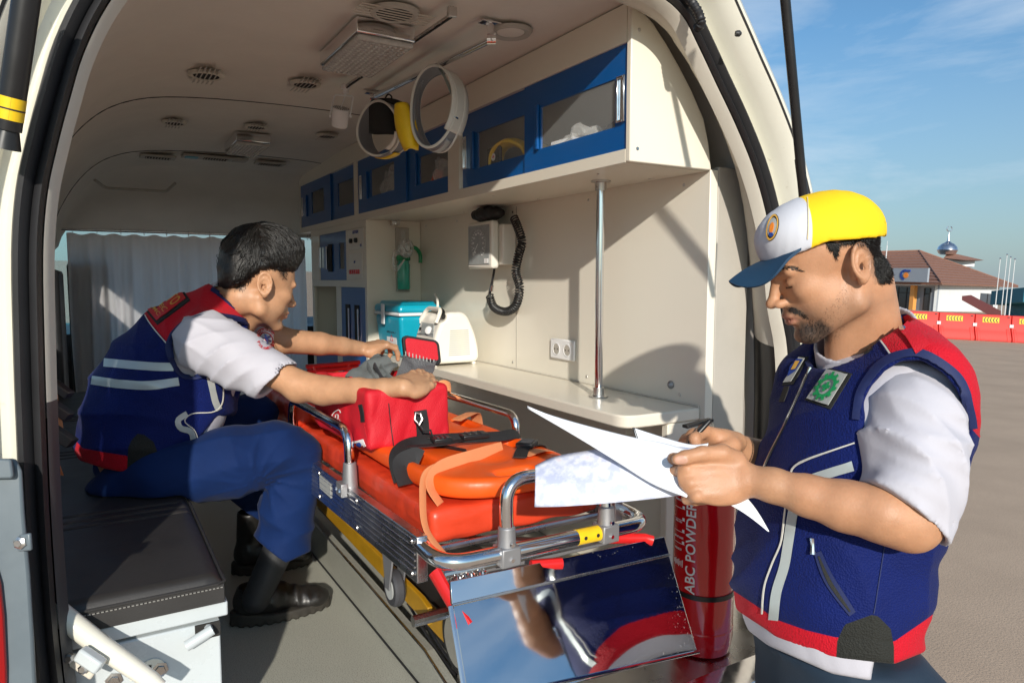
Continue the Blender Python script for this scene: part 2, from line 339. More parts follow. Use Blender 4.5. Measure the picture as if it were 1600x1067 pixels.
# inner jamb, from the seal back to the lining
def jamb(i0, i1, mtl, name, d0=.0315, d1=.0):
    P = SP; m = MB(); w = 6
    for i in range(i0, i1):
        nn = nrm2(i, P); a = P[i]-nn*.020+V((0, .031, 0))
        # nearest lining profile point outward
        best = min(PROF, key=lambda q: (q[0]-P[i].x)**2+(q[1]-P[i].z)**2)
        b = V((best[0], 1.41, best[1]))
        b = b-nrm2(i, P)*.006
        for j in range(w+1):
            t = j/w; q = a*(1-t)+b*t-nn*(.018*math.sin(math.pi*t)); m.v.append(tuple(q))
    n = i1-i0
    for i in range(n-1):
        for j in range(w): m.f.append((i*(w+1)+j, i*(w+1)+j+1, (i+1)*(w+1)+j+1, (i+1)*(w+1)+j))
    return part(name, m, mtl, van, smooth=60, fix=False)
NSP = len(SP)
iz = lambda x_right, z: min(range(NSP), key=lambda i: abs(SP[i].z-z)+(0 if (SP[i].x > .8) == x_right else 9))
jamb(0, iz(False, 1.30)+1, 'rubber_black', 'jamb_trim_lower')
jamb(iz(False, 1.30), iz(True, 1.80)+1, 'trim_cream', 'jamb_trim')
jamb(iz(True, 1.80), iz(True, 1.30)+1, 'trim_grey', 'pillar_trim')
jamb(iz(True, 1.30), NSP, 'black_plastic', 'pillar_trim_lower')
# outer rear flange (painted body) beyond the seal, and the body side behind it
FL = [(.0215, -.004), (.030, .012), (.045, .010), (.058, -.030), (.075, -.066), (.088, -.072), (.100, -.066), (.112, -.020), (.118, .06), (.118, .13), (.10, .13), (.03, .05)]
part('body_shell', sweep(FL), 'cream_paint', van, smooth=50)
part('panel_gap', sweep([(.0775, -.0685), (.0795, -.0705), (.0815, -.0715), (.0795, -.066)]), 'rubber_black', van)
# hose and hinge at the top right of the opening
hp = spline([at(1062, -25, 1.64), at(1078, 0, 1.62), at(1090, 18, 1.60), at(1096, 36, 1.60), at(1090, 44, 1.62)], 10)
m = MB(); m.tube(hp, [.010+.0016*math.sin(i*2.4) for i in range(len(hp))], 10); part('cable_boot', m, 'rubber_black', van)
m = MB(); m.lathe([(.006, 0), (.007, .004), (.007, .010), (.003, .014)], at(1149, 53, 1.62), VR, 10); part('buffer_stop', m, 'rubber_black', van)
# gas struts of the raised tailgate
def strut(a, b, r0, r1, name='gas_strut', cut=.6):
    a, b = V(a), V(b); q = a.lerp(b, cut); d = (b-a).normalized(); m = MB()
    m.tube([a, a+d*.03, q, q+d*.004], [r1*1.5, r1, r1, r1*.7], 16)
    s = part(name, m, 'black_plastic', van)
    m = MB(); m.tube([q, b], r0, 14); part('strut_cylinder', m, 'black_plastic', s)
    return s
strut(at(1258, 335, 1.5), at(1212, -160, 1.30), .0098, .0062, cut=.02)
m = MB(); m.tube([at(1253, 330, 1.52), at(1243, 250, 1.55)], .0025, 6); part('strut_cable', m, 'rubber_black', van)
s = strut(at(8, 232, .96), at(47, -40, .92), .0165, .0125, cut=.11)
a0, a1 = at(8, 232, .96), at(47, -40, .92)
for t0, t1, mt in ((.170, .300, 'yellow'),):
    m = MB(); m.tube([a0.lerp(a1, t0), a0.lerp(a1, t1)], .0168, 16); part('warning_band', m, mt, s)
m = MB(); m.tube([a0.lerp(a1, .228), a0.lerp(a1, .238)], .0170, 16); part('warning_print', m, 'print_black', s)
# left outer corner: bumper/lamp housing in grey, tail lamp, latch plate
def quad_slab(name, pts, mtl, th=.012, bevel=.004, parent=van):
    p = [at(*q) for q in pts]; n = (p[1]-p[0]).cross(p[2]-p[0]).normalized()
    if n.dot(VF) < 0: n = -n
    m = MB(); m.prism(p, n*th); return part(name, m, mtl, parent, bevel=bevel)
quad_slab('corner_panel', [(-60, 715, .975), (24, 716, 1.0), (33, 735, 1.0), (37, 800, 1.0), (46, 900, 1.0), (52, 1000, 1.0), (58, 1120, 1.0), (-60, 1120, .965)], 'grey_bumper')
quad_slab('corner_ledge', [(-60, 716, .965), (17, 717, .985), (20, 742, .985), (19, 748, .985), (-60, 750, .965)], 'grey_bumper', .01, .003)
quad_slab('tail_lamp', [(-60, 868, .945), (-2, 880, .985), (6, 910, .985), (11, 960, .985), (15, 1040, .985), (16, 1120, .985), (-60, 1120, .945)], 'tail_red', .02, .006)
quad_slab('latch_plate', [(28, 836, .985), (46, 833, .985), (48, 860, .985), (28, 862, .985), (22, 850, .985)], 'grey_bumper', .006, .002)
m = MB(); m.lathe([(.009, 0), (.009, .004), (.005, .006), (.005, .008)], at(33, 847, .985), -VF, 6); part('bolt', m, 'steel_brushed', van)
# left pillar belts with black buckles
for k, (p, q, w) in enumerate((((70, 590), (109, 618), .008), ((72, 625), (109, 652), .009), ((72, 665), (114, 693), .010))):
    a, b = at(*p, 1.42), at(*q, 1.46); d = (b-a).normalized(); u = VU-d*VU.dot(d); u.normalize()
    m = MB(); m.obox((a+b)/2, (b-a)/2, u*w, VF*.012)
    bk = solo('belt_buckle', m, 'black_plastic', ['upper black seat belt buckle hanging by the left pillar', 'middle black seat belt buckle hanging by the left pillar', 'lowest and longest black belt buckle hanging by the left pillar'][k], 'seat belt buckle', (a+b)/2, 'belt buckles on the left pillar', bevel=.002)
m = MB()
pts = spline([at(74, 575, 1.45), at(80, 600, 1.45), at(84, 640, 1.45), at(90, 670, 1.45), at(80, 700, 1.45), at(92, 740, 1.5)], 6)
m.tube(pts, [(.012, .0015)]*len(pts), 8, flat=VR)
solo('belt_webbing', m, 'tan_strap', 'pale pinkish belt webbing hanging down behind the three black buckles', 'seat belt', pts[0])
# left rear side window, a dark sliver between the pillar and the curtain
m = MB(); m.tube([(-.21, 1.55, 1.30), (-.165, 1.55, 1.75)], .008, 8); part('window_rubber', m, 'rubber_black', van)
m = MB(); m.box((-.21, 3.9, .56), (-.12, 4.6, 1.55)); part('door_trim', m, 'rubber_black', van, bevel=.02)
# rear sill: stepped stainless scuff plates
m = MB(); m.box((-.08, 1.145, .552), (1.66, 1.40, .558)); part('sill_plate', m, 'steel_brushed', van)
m = MB(); m.prism([(-.08, 1.075, .535), (-.08, 1.075, .548), (-.08, 1.145, .560), (-.08, 1.145, .535)], (1.72, 0, 0)); part('sill_step', m, 'chrome', van, bevel=.002)
for k, (y, z) in enumerate(((1.068, .512), (1.045, .490), (1.02, .468))):
    m = MB(); m.box((-.10, y, z), (1.68, y+.04, z+.012)); part('sill_rib', m, 'black_plastic' if k % 2 == 0 else 'steel_brushed', van, bevel=.003)
m = MB(); m.box((-.16, .99, .30), (1.75, 1.10, .462)); part('bumper_top', m, 'white_paint', van, bevel=.02)

# ================================================================ ceiling fittings
def ceil_z(x, y):
    i = min(range(len(PROF)-1), key=lambda k: abs((PROF[k][0]+PROF[k+1][0])/2-x)+(0 if PROF[k][1] > 1.9 else 9)); a, b = PROF[i], PROF[i+1]
    t = (x-a[0])/(b[0]-a[0]); z = a[1]+(b[1]-a[1])*t
    return z-.035*max(0, y-3.4)**1.4-.011
vl = [((.714, 1.79), 'large round ceiling vent with open white slats beside the nearest ceiling lamp', 1.1), ((.365, 2.591), 'round ceiling vent nearest the left rear pillar', .95), ((.69, 2.582), 'round ceiling vent in the shadow of the near ceiling lamp', .9),
      ((.346, 3.42), 'small closed round ceiling vent farthest to the left', .85), ((.681, 3.40), 'small round ceiling vent just beyond the far ceiling lamp edge', .85), ((1.014, 3.426), 'small round ceiling vent right of the white spotlight', .85)]
first = None
for k, ((x, y), lb, s) in enumerate(vl):
    z = ceil_z(x, y); base = V((x, y, z))
    v = thing('ceiling_vent', lb, 'air vent', base, 'round air vents in the ceiling')
    m = MB(); R_ = .060*s
    m.lathe([(R_*.72, .004), (R_*.72, -.006), (R_*.80, -.009), (R_*.95, -.006), (R_, .002)], base, (0, 0, 1), 32); part('vent_ring', m, 'trim_cream' if k else 'trim_grey', v)
    m = MB(); m.lathe([(R_*.71, .0), (R_*.71, -.0015)], base-V((0, 0, .0042)), (0, 0, 1), 24); part('vent_throat', m, 'dark_void', v)
    for j in range(5):
        yy = (j-2)*R_*.25; w = math.sqrt(max(.01, (R_*.70)**2-yy*yy))
        m = MB(); an = .5 if k else .15
        m.obox(base+V((0, yy, -.0055)) if k == 0 else base+V((yy, 0, -.0055)), (w, 0, 0) if k == 0 else (0, w, 0), (0, .0045*math.cos(an), .0045*math.sin(an)) if k == 0 else (.0045*math.cos(an), 0, .0045*math.sin(an)), (0, 0, .0009)); part('slat', m, 'trim_cream' if k == 0 else 'trim_grey', v)
# plain ring socket by the grab bar
z = ceil_z(1.04, 1.72); p = onz(798, 50, z)
v = thing('ceiling_ring', 'plain grey recessed ring in the ceiling right of the chrome grab bar bracket', 'air vent', p)
m = MB(); m.lathe([(.040, .003), (.040, -.004), (.055, -.008), (.062, .002)], p, (0, 0, 1), 32); part('ring', m, 'trim_grey', v)
m = MB(); m.lathe([(.039, 0), (.034, -.002)], p-V((0, 0, .003)), (0, 0, 1), 24); part('ring_plate', m, 'lining_grey', v)
# rectangular vents by the header
for k, (px, py, w) in enumerate(((247, 254, .085), (337, 260, .165), (422, 268, .08))):
    base = onz(px, py, 2.117); base.z = ceil_z(base.x, base.y)-.004
    v = thing('header_vent', ['left slotted vent in the header above the curtain', 'middle header panel with two switches and a slotted vent', 'right slotted vent in the header above the curtain'][k], 'air vent', base, 'slotted vents in the header')
    m = MB(); m.box(base-V((w, .05, .008)), base+V((w, .05, .004))); part('panel', m, 'trim_grey', v, bevel=.004)
    m = MB(); m.box(base-V((.06, .032, .0095)), base+V((.06, .032, -.0085))); part('slot', m, 'dark_void', v)
    for j in range(9):
        x = -.055+.11*j/8; m = MB(); m.obox(base+V((x, 0, -.0115)), (.0022, 0, .001), (0, .032, 0), (0, 0, .0015)); part('slat', m, 'trim_grey', v)
    if k == 1:
        for x in (-.12, .12):
            m = MB(); m.box(base+V((x-.032, -.03, -.012)), base+V((x+.032, .03, -.006))); part('switch_plate', m, 'cyan' if x < 0 else 'trim_grey', v, bevel=.002)
# ceiling lamps
def lamp(c, hw, hl, lb):
    z = ceil_z(c[0], c[1]); base = V((c[0], c[1], z)); v = thing('ceiling_lamp', lb, 'ceiling lamp', base, 'ribbed acrylic ceiling lamps')
    m = MB(); m.box(base+V((-hw, -hl, -.036)), base+V((hw, hl, .006))); part('lamp_body', m, 'chrome', v, bevel=.004)
    m = MB(); m.box(base+V((-hw+.004, -hl+.004, -.052)), base+V((hw-.004, hl-.004, -.0365))); part('diffuser', m, 'lens_clear', v, bevel=.006)
    m = MB()
    nx, ny = 9, 17
    for i in range(nx):
        for j in range(ny):
            x = -hw+.012+(2*hw-.024)*(i+.5)/nx; y = -hl+.012+(2*hl-.024)*(j+.5)/ny
            m.lathe([(.0055, .0), (.004, -.003), (.001, -.0045)], base+V((x, y, -.0525)), (0, 0, 1), 6)
    part('lens_studs', m, 'lens_clear', v, kind='stuff')
lamp((.725, 2.05), .085, .175, 'near ribbed clear ceiling lamp with chrome sides casting a shadow')
lamp((.70, 3.72), .080, .165, 'far ribbed clear ceiling lamp near the header')
# curtain track on the ceiling with a white spotlight
a = onz(706, 24, 2.175); b = onz(428/1.0+112, 136, 2.172)
v = thing('light_track', 'slim metal track on the ceiling running back to the white spotlight', 'track', a)
m = MB(); d = (b-a).normalized(); m.obox((a+b)/2, (b-a)/2, d.cross(V((0, 0, 1))).normalized()*.0055, (0, 0, .004)); part('track_bar', m, 'steel_brushed', v, bevel=.001)
m = MB(); m.tube([a+V((0, 0, -.006)), b+V((0, 0, -.006))], .0022, 6); part('track_groove', m, 'print_black', v)
m = MB(); m.box(a+V((-.012, -.008, -.006)), a+V((.012, .006, .02))); part('bracket', m, 'steel_brushed', v, bevel=.002)
sc = at(532, 180, 2.50); v = thing('spotlight', 'small white perforated spotlight hanging from the end of the track', 'spotlight', b)
m = MB(); m.tube([b+V((0, 0, .004)), b-V((0, 0, .022))], .010, 12); m.obox(b, (.012, 0, 0), (0, .016, 0), (0, 0, .006)); part('mount', m, 'pure_white', v)
R1 = .030; m = MB(); top = at(539, 152, 2.50)
m.tube(fillet([sc-VR*.038-VU*.004, top-VR*.036+VU*.008, top+VR*.030+VU*.003, sc+VR*.034-VU*.004], .008), .0028, 8)
m.tube([b-V((0, 0, .02)), top+VU*.006], .004, 8); m.tube([top+VU*.003, sc+VU*.02], .002, 6); part('yoke', m, 'pure_white', v)
ax = (VU*.95-VF*.55+VR*.25).normalized()
m = MB(); m.lathe([(R1*.82, -.042), (R1*.93, -.038), (R1*.97, -.01), (R1, .012), (R1*1.02, .020), (R1*.95, .024)], sc, ax, 28); part('lamp_can', m, 'pure_white', v)
m = MB()
for r, n in ((0, 1), (.008, 8), (.014, 13), (.020, 18), (.026, 22)):
    for k in range(n):
        q = 2*math.pi*k/n; u = ax.orthogonal().normalized(); w = ax.cross(u); m.lathe([(.0016, 0), (.0016, .001)], sc+ax*.024+(u*math.cos(q)+w*math.sin(q))*r, ax, 6)
part('perforation', m, 'print_black', v, kind='stuff')
for s_ in (-1, 1):
    m = MB(); m.lathe([(.006, 0), (.006, .008)], sc+VR*(.032*s_)-VU*.004, VR*s_, 10); part('knob', m, 'pure_white', v)
# chrome grab bar on the ceiling
g0, g1 = at(768, 62, 1.90), at(584, 152, 2.62)
gb = thing('grab_bar', 'chrome grab bar under the ceiling with two collars hanging from it', 'grab bar', g0)
d = (g1-g0).normalized(); m = MB(); m.tube([g0-d*.012, g1], .0095, 14); part('bar', m, 'chrome', gb)
for q in (g0, g1):
    zc = ceil_z(q.x, q.y); m = MB(); m.tube([q, V((q.x, q.y+.01, zc+.002))], [.008, .012], 10); m.obox((q.x, q.y+.01, zc-.001), (.028, 0, 0), (0, .014, 0), (0, 0, .002)); m.lathe([(.014, -.012), (.014, .012)], q, VR, 14); part('bracket', m, 'chrome', gb)

# ================================================================ overhead cabinet
oc = thing('overhead_cabinet', 'long cream overhead cabinet with blue sliding doors along the right wall', 'cabinet', (1.3, 3.0, 1.80))
arc = [(1.18, 2.178), (1.205, 2.172), (1.25, 2.145), (1.30, 2.098), (1.34, 2.055), (1.39, 1.995), (1.435, 1.93), (1.455, 1.87), (1.468, 1.797)]
XF, ZB, ZT, YN, YF = 1.18, 1.797, 2.178, 1.395, 4.63
m = MB(); m.prism([(XF, YN, ZB)]+[(x, YN, z) for x, z in arc], (0, .018, 0)); part('end_panel', m, 'cabinet_cream', oc, bevel=.003)
m = MB(); m.prism([(XF, YF, ZB)]+[(x, YF, z) for x, z in arc], (0, -.018, 0)); part('end_panel', m, 'cabinet_cream', oc)
m = MB(); m.box((XF+.001, YN+.02, ZB-.001), (1.469, YF-.02, ZB+.012)); part('bottom_panel', m, 'cabinet_cream', oc)
m = MB(); m.box((XF, YN+.0185, 2.092), (XF+.016, YF-.0185, 2.186)); part('top_rail', m, 'cabinet_cream', oc)
m = MB(); m.box((XF, YN+.0185, ZB), (XF+.016, YF-.0185, 1.830)); part('bottom_rail', m, 'cabinet_cream', oc)
m = MB(); m.box((1.455, YN+.02, ZB+.014), (1.465, YF-.02, 1.87)); m.prism([(1.454, YN+.02, 1.87), (1.464, YN+.02, 1.87), (1.25, YN+.02, 2.16), (1.24, YN+.02, 2.16)], (0, YF-YN-.04, 0)); part('back_panel', m, 'trim_grey', oc)
DZ0, DZ1 = 1.830, 2.092
for a, b in ((2.35, 2.443), (3.493, 3.545)):
    m = MB(); m.box((XF+.0005, a, DZ0), (XF+.016, b, DZ1)); part('divider', m, 'cabinet_cream', oc)
def cab_door(parent, y0, y1, wy0, wy1, wz0, wz1, z0=DZ0, z1=DZ1, x=XF+.006, pull=None, handle=None, hz=(1.90, 2.015), first=False):
    m = MB(); t = .008
    m.box((x, y0, z0), (x+t, wy0, z1)); m.box((x, wy1, z0), (x+t, y1, z1)); m.box((x, wy0, z0), (x+t, wy1, wz0)); m.box((x, wy0, wz1), (x+t, wy1, z1))
    d = part('cabinet_door', m, 'cabinet_blue', parent)
    m = MB(); m.box((x+.003, wy0+.0005, wz0+.0005), (x+.005, wy1-.0005, wz1-.0005)); part('pane', m, 'clear', d)
    if pull is not None:
        m = MB(); m.box((x-.010, pull-.007, hz[0]-.008), (x-.0005, pull+.007, hz[1]+.008)); part('door_pull', m, 'cabinet_blue', d, bevel=.002)
    if handle is not None:
        m = MB(); w = .016
        m.box((x-.008, handle-w, hz[0]), (x-.0005, handle-w+.006, hz[1])); m.box((x-.008, handle+w-.006, hz[0]), (x-.0005, handle+w, hz[1]))
        m.box((x-.008, handle-w+.006, hz[0]), (x-.0005, handle+w-.006, hz[0]+.006)); m.box((x-.008, handle-w+.006, hz[1]-.006), (x-.0005, handle+w-.006, hz[1]))
        m.box((x-.0025, handle-w+.0065, hz[0]+.0065), (x-.0006, handle+w-.0065, hz[1]-.0065)); part('handle', m, 'chrome', d, bevel=.001)
    return d
cab_door(oc, 1.414, 1.906, 1.463, 1.815, 1.893, 2.015, handle=1.436, pull=1.826)
cab_door(oc, 1.880, 2.349, 1.913, 2.234, 1.893, 2.015, x=XF+.0155, handle=2.325, pull=2.262)
cab_door(oc, 2.444, 2.90, 2.47, 2.745, 1.895, 2.005, x=XF+.0155, pull=2.77)
cab_door(oc, 2.868, 3.492, 3.003, 3.31, 1.90, 2.025, handle=3.44, pull=3.35)
cab_door(oc, 3.546, 4.00, 3.60, 3.86, 1.90, 2.025, x=XF+.0155)
cab_door(oc, 3.967, 4.608, 4.10, 4.36, 1.90, 2.03, handle=4.56, pull=4.46)
# things inside the cabinet
def blob(c, r, seed=0, amp=.12, n=14, zs=1):
    m = MB(); c = V(c)
    def fn(u, v):
        a, b = 2*math.pi*u, math.pi*(v-.5); d = V((math.cos(a)*math.cos(b), math.sin(a)*math.cos(b), math.sin(b)))
        k = 1+amp*noise.noise(d*2.3+V((seed, 0, 0)))*2; return c+V((d.x*r[0]*k, d.y*r[1]*k, d.z*r[2]*k))
    return m.grid(fn, n*2, n)
solo('plastic_bag', blob((1.25, 1.70, 1.88), (.045, .12, .065), 1, .35), 'clear_film', 'crumpled clear plastic bag behind the nearest cabinet window', 'bag', (1.29, 1.73, 1.812))
m = MB(); m.obox((1.27, 1.775, 1.866), (.04, .01, 0), (-.004, .055, 0), (0, 0, .052)); solo('supply_box', m, 'paper', 'pale carton in the nearest overhead cabinet window', 'box', (1.30, 1.78, 1.812), bevel=.004)
m = MB(); m.tube([(1.33, 1.52, 1.822), (1.33, 1.60, 1.822)], [(.02, .07)]*2, 12); m.map(lambda p: p); solo('black_pouch', blob((1.25, 1.52, 1.872), (.035, .07, .055), 4, .2), 'black_webbing', 'black pouch at the right end of the nearest cabinet window', 'pouch', (1.30, 1.53, 1.812))
hp = spline([(1.25, 2.20, 1.87), (1.24, 2.17, 1.94), (1.25, 2.10, 1.965), (1.26, 2.02, 1.94), (1.26, 1.97, 1.90), (1.27, 1.93, 1.93)], 8)
m = MB(); m.tube(hp, [(.030, .014)]*len(hp), 10); solo('yellow_collar', m, 'yellow', 'yellow neck collar behind the second overhead cabinet window', 'neck collar', (1.25, 2.1, 1.82))
m = MB(); m.obox((1.225, 2.165, 1.91), (.006, 0, 0), (0, .045, 0), (0, 0, .048)); pr_ = solo('collar_pad', m, 'black_webbing', 'black pad with a small red and white label in the second cabinet window', 'pad', (1.235, 2.165, 1.82), bevel=.004)
m = MB(); m.lathe([(.013, 0), (.013, .001)], (1.218, 2.16, 1.922), (-1, 0, 0), 16); part('round_label', m, 'print_white', pr_)
t_ = text_mb('119', .011); t_.map(frame_map((1.2165, 2.16, 1.922), (0, -1, 0), (0, 0, 1))); part('label_print', t_, 'print_red', pr_)
solo('plastic_bag', blob((1.25, 2.60, 1.91), (.04, .11, .075), 7, .3), 'clear_film', 'clear film bag with an orange item in the third cabinet window', 'bag', (1.27, 2.60, 1.812))
solo('orange_pouch', blob((1.25, 2.68, 1.885), (.025, .05, .055), 9, .2), 'orange', 'small orange pouch inside the third cabinet window', 'pouch', (1.30, 2.66, 1.812))
solo('plastic_bag', blob((1.24, 3.16, 1.915), (.03, .12, .095), 12, .3), 'clear_film', 'crumpled film bag filling the fourth cabinet window', 'bag', (1.24, 3.16, 1.812))

# ================================================================ lower cabinet column and counter
lc = thing('cabinet_column', 'cream cabinet column with blue doors, open niche and switch panels below the overhead cabinet', 'cabinet', (1.3, 3.87, .55))
XC = 1.18; CN, CF = 3.37, 4.37
m = MB(); m.box((XC, CN, .553), (1.468, CN+.016, 1.795)); part('side_panel', m, 'cabinet_cream', lc)
m = MB(); m.box((XC, CF-.016, .553), (1.468, CF, 1.795)); part('side_panel', m, 'cabinet_cream', lc)
def fr(y0, y1, z0, z1, nm='front_rail'):
    m = MB(); m.box((XC, y0, z0), (XC+.016, y1, z1)); part(nm, m, 'cabinet_cream', lc)
fr(CN+.017, CF-.017, 1.762, 1.795); fr(CN+.017, CF-.017, 1.462, 1.497)
fr(4.20, CF-.017, 1.498, 1.761); fr(CN+.017, 3.69, 1.498, 1.761)
fr(3.80, 3.88, .56, 1.461, 'front_stile'); fr(4.33, CF-.017, .56, 1.461, 'front_stile'); fr(3.881, 4.329, 1.10, 1.165)
fr(CN+.017, 3.40, .56, 1.461, 'front_stile')
m = MB(); m.box((1.36, 3.89, 1.166), (1.37, 4.33, 1.46)); m.box((XC+.017, 3.881, 1.10), (1.36, 4.329, 1.115)); m.box((XC+.017, 3.86, 1.166), (1.36, 3.88, 1.46)); part('niche', m, 'cabinet_cream', lc)
m = MB(); m.box((1.30, 3.70, 1.50), (1.31, 4.19, 1.76)); m.box((1.30, 3.41, .6), (1.31, 3.79, 1.46)); part('cabinet_back', m, 'lining_grey', lc)
d = cab_door(lc, 3.691, 4.199, 3.74, 3.83, 1.56, 1.70, 1.498, 1.761, XC+.005)
d2 = cab_door(lc, 3.881, 4.329, 4.0, 4.2, .8, .9, .57, 1.095, XC+.005)
m = MB(); x = XC-.0025; m.box((x, 3.95, 1.545), (x+.005, 4.02, 1.70)); part('dark_slot', m, 'dark_void', d)
m = MB(); m.box((x-.003, 4.03, 1.56), (x+.004, 4.05, 1.69)); part('handle', m, 'chrome', d)
m = MB(); m.box((x-.003, 4.17, 1.57), (x+.004, 4.19, 1.69)); part('handle', m, 'chrome', d)
m = MB(); m.box((XC+.003, 3.401, .57), (XC+.012, 3.799, 1.46)); d = part('cabinet_door', m, 'cabinet_blue', lc)
for y in (3.50, 3.65):
    m = MB(); m.box((XC-.001, y, 1.12), (XC+.0025, y+.07, 1.37)); part('dark_slot', m, 'dark_void', d)
    m = MB(); m.box((XC-.006, y+.0, 1.14), (XC-.002, y+.014, 1.35)); part('handle', m, 'chrome', d)
# switch panels
m = MB(); m.box((XC-.004, 3.40, 1.655), (XC-.0005, 3.64, 1.757)); sp = part('oxygen_panel', m, 'white_plastic', lc, bevel=.002)
t_ = text_mb('OXYGEN', .022); t_.map(frame_map((XC-.0048, 3.52, 1.742), (0, -1, 0), (0, 0, 1))); part('lettering', t_, 'print_blue', sp)
t_ = text_mb('O2', .018); t_.map(frame_map((XC-.0048, 3.44, 1.672), (0, -1, 0), (0, 0, 1))); part('lettering', t_, 'print_blue', sp)
for y in (3.58, 3.50): m = MB(); m.lathe([(.013, 0), (.012, .012), (.009, .014)], (XC-.0045, y, 1.700), (-1, 0, 0), 12); part('port', m, 'black_plastic', sp)
m = MB(); m.box((XC-.004, 3.42, 1.508), (XC-.0005, 3.63, 1.635)); sp = part('switch_panel', m, 'white_plastic', lc, bevel=.002)
for k in range(5): m = MB(); m.box((XC-.010, 3.602-k*.034, 1.53), (XC-.0045, 3.622-k*.034, 1.552)); part('switch', m, 'red_plastic', sp, bevel=.001)
t_ = text_mb('MP', .02); t_.map(frame_map((XC-.0048, 3.54, 1.59), (0, -1, 0), (0, 0, 1))); part('lettering', t_, 'print_blue', sp)
# counter
ct = thing('counter', 'glossy cream counter shelf along the right wall below the overhead cabinet', 'counter', (1.35, 2.4, .55))
pl = [(1.469, 1.415), (1.30, 1.415)]+[(p.x, p.y) for p in fillet([(1.30, 1.415, 0), (1.195, 1.42, 0), (1.195, 1.6, 0)], .06, 6)][1:]+[(1.195, 3.368), (1.469, 3.368)]
m = MB(); m.prism([(x, y, 1.105) for x, y in pl], (0, 0, .035)); part('counter_top', m, 'cabinet_cream', ct, bevel=.005)
m = MB(); m.box((1.42, 1.45, .553), (1.44, 3.36, 1.104)); part('kick_panel', m, 'cream_panel', ct)
m = MB(); m.box((1.35, 1.42, .553), (1.468, 1.445, 1.104)); part('end_support', m, 'cabinet_cream', ct, bevel=.003)
m = MB(); m.box((1.37, 1.62, 1.035), (1.419, 1.70, 1.055)); m.box((1.39, 1.66, 1.055), (1.419, 1.69, 1.10)); part('bracket', m, 'white_plastic', ct, bevel=.002)
m = MB(); m.lathe([(.006, 0), (.004, .004)], (1.419, 1.93, 1.05), (-1, 0, 0), 8); part('screw', m, 'steel_brushed', ct)
for y in (1.60, 2.2, 2.8, 3.25):
    for x, z in ((1.24, 1.7962), (1.43, 1.7962)): m = MB(); m.lathe([(.005, 0), (.004, .0015)], (x, y, z-.0006), (0, 0, -1), 10); part('panel_screw', m, 'steel_brushed', oc)
for y in (1.50, 1.95, 2.45, 2.95, 3.3):
    for z in (1.165, 1.77): m = MB(); m.lathe([(.0055, 0), (.0045, .0015)], (1.4698, y, z), (-1, 0, 0), 10); part('panel_screw', m, 'steel_brushed', van)
for z in (1.83, 2.12): m = MB(); m.lathe([(.005, 0), (.004, .0015)], (1.205, 1.3948, z), (0, -1, 0), 10); part('panel_screw', m, 'steel_brushed', oc)
m = MB(); m.box((1.4685, 2.418, 1.143), (1.4697, 2.422, 1.79)); part('panel_joint', m, 'trim_grey', van)
m = MB(); m.tube([(1.467, 1.42, 1.1425), (1.467, 3.36, 1.1425)], .003, 6); part('sealant_bead', m, 'trim_cream', ct)
# chrome pole
pt = onz(935, 619, 1.142)
v = thing('support_pole', 'upright chrome pole standing between the counter and the overhead cabinet', 'pole', pt)
m = MB(); m.lathe([(.0125, .003), (.0125, 1.795-1.141)], (pt.x, pt.y, 1.141), n=20); part('pole', m, 'chrome', v)
for z, s_ in ((1.1415, 1), (1.7955, -1)): m = MB(); m.lathe([(.030, 0), (.030, .003), (.018, .005), (.017, .028)], (pt.x, pt.y, z), (0, 0, s_), 24); part('flange', m, 'steel_brushed', v)
# double socket
p = onx(881, 546, 1.4685)
v = thing('double_socket', 'white double power socket with round wells on the right wall', 'power socket', p)
m = MB(); m.box((1.459, p.y-.075, p.z-.037), (1.4685, p.y+.075, p.z+.037)); part('plate', m, 'pure_white', v, bevel=.005)
for s_ in (-1, 1):
    c = V((1.4588, p.y+.034*s_, p.z)); m = MB(); m.lathe([(.0225, 0), (.0235, .0015), (.0205, .002), (.0195, -.001)], c, (-1, 0, 0), 24); part('socket_rim', m, 'pure_white', v)
    m = MB(); m.lathe([(.019, 0), (.019, .0008)], c, (-1, 0, 0), 24); part('socket_well', m, 'trim_grey', v)
    for q in (-.009, .009): m = MB(); m.lathe([(.0028, 0), (.0028, .0016)], c+V((0, q, 0)), (-1, 0, 0), 8); part('pin_hole', m, 'print_black', v)

# ================================================================ bench
bn = thing('side_bench', 'white box bench with padded black leather seat along the left side', 'bench', (0, 2.6, .55))
BX = .185; by0, by1 = 1.325, 3.9
ZS = .925
m = MB()
ridges = [1.30, 1.74, 1.785, 1.83, 2.45, 2.495, 2.54, 3.1, 3.145, 3.19]
def cush(u, v):
    y = by0+(by1-by0)*v; x = -.21+(BX+.21)*u
    ex = min(1, (1-u)*(BX+.21)/.022); ey = min(1, (y-by0)/.022); e = min(ex, ey)
    z = ZS+.045-.018*(1-math.sqrt(max(0, 1-(1-e)**2)))
    for r in ridges[1:]:
        q = abs(y-r)
        if q < .018: z -= .010*math.exp(-(q/.0045)**2)*min(1, (1-u)*12)
    if u < .999: z += .0015*noise.noise(V((x*12, y*12, 3)))
    return (x+(0 if u < .999 else 0), y, z)
nv = 520; m.grid(cush, 24, nv)
m.v = [v_ for v_ in m.v]
k0 = len(m.v)
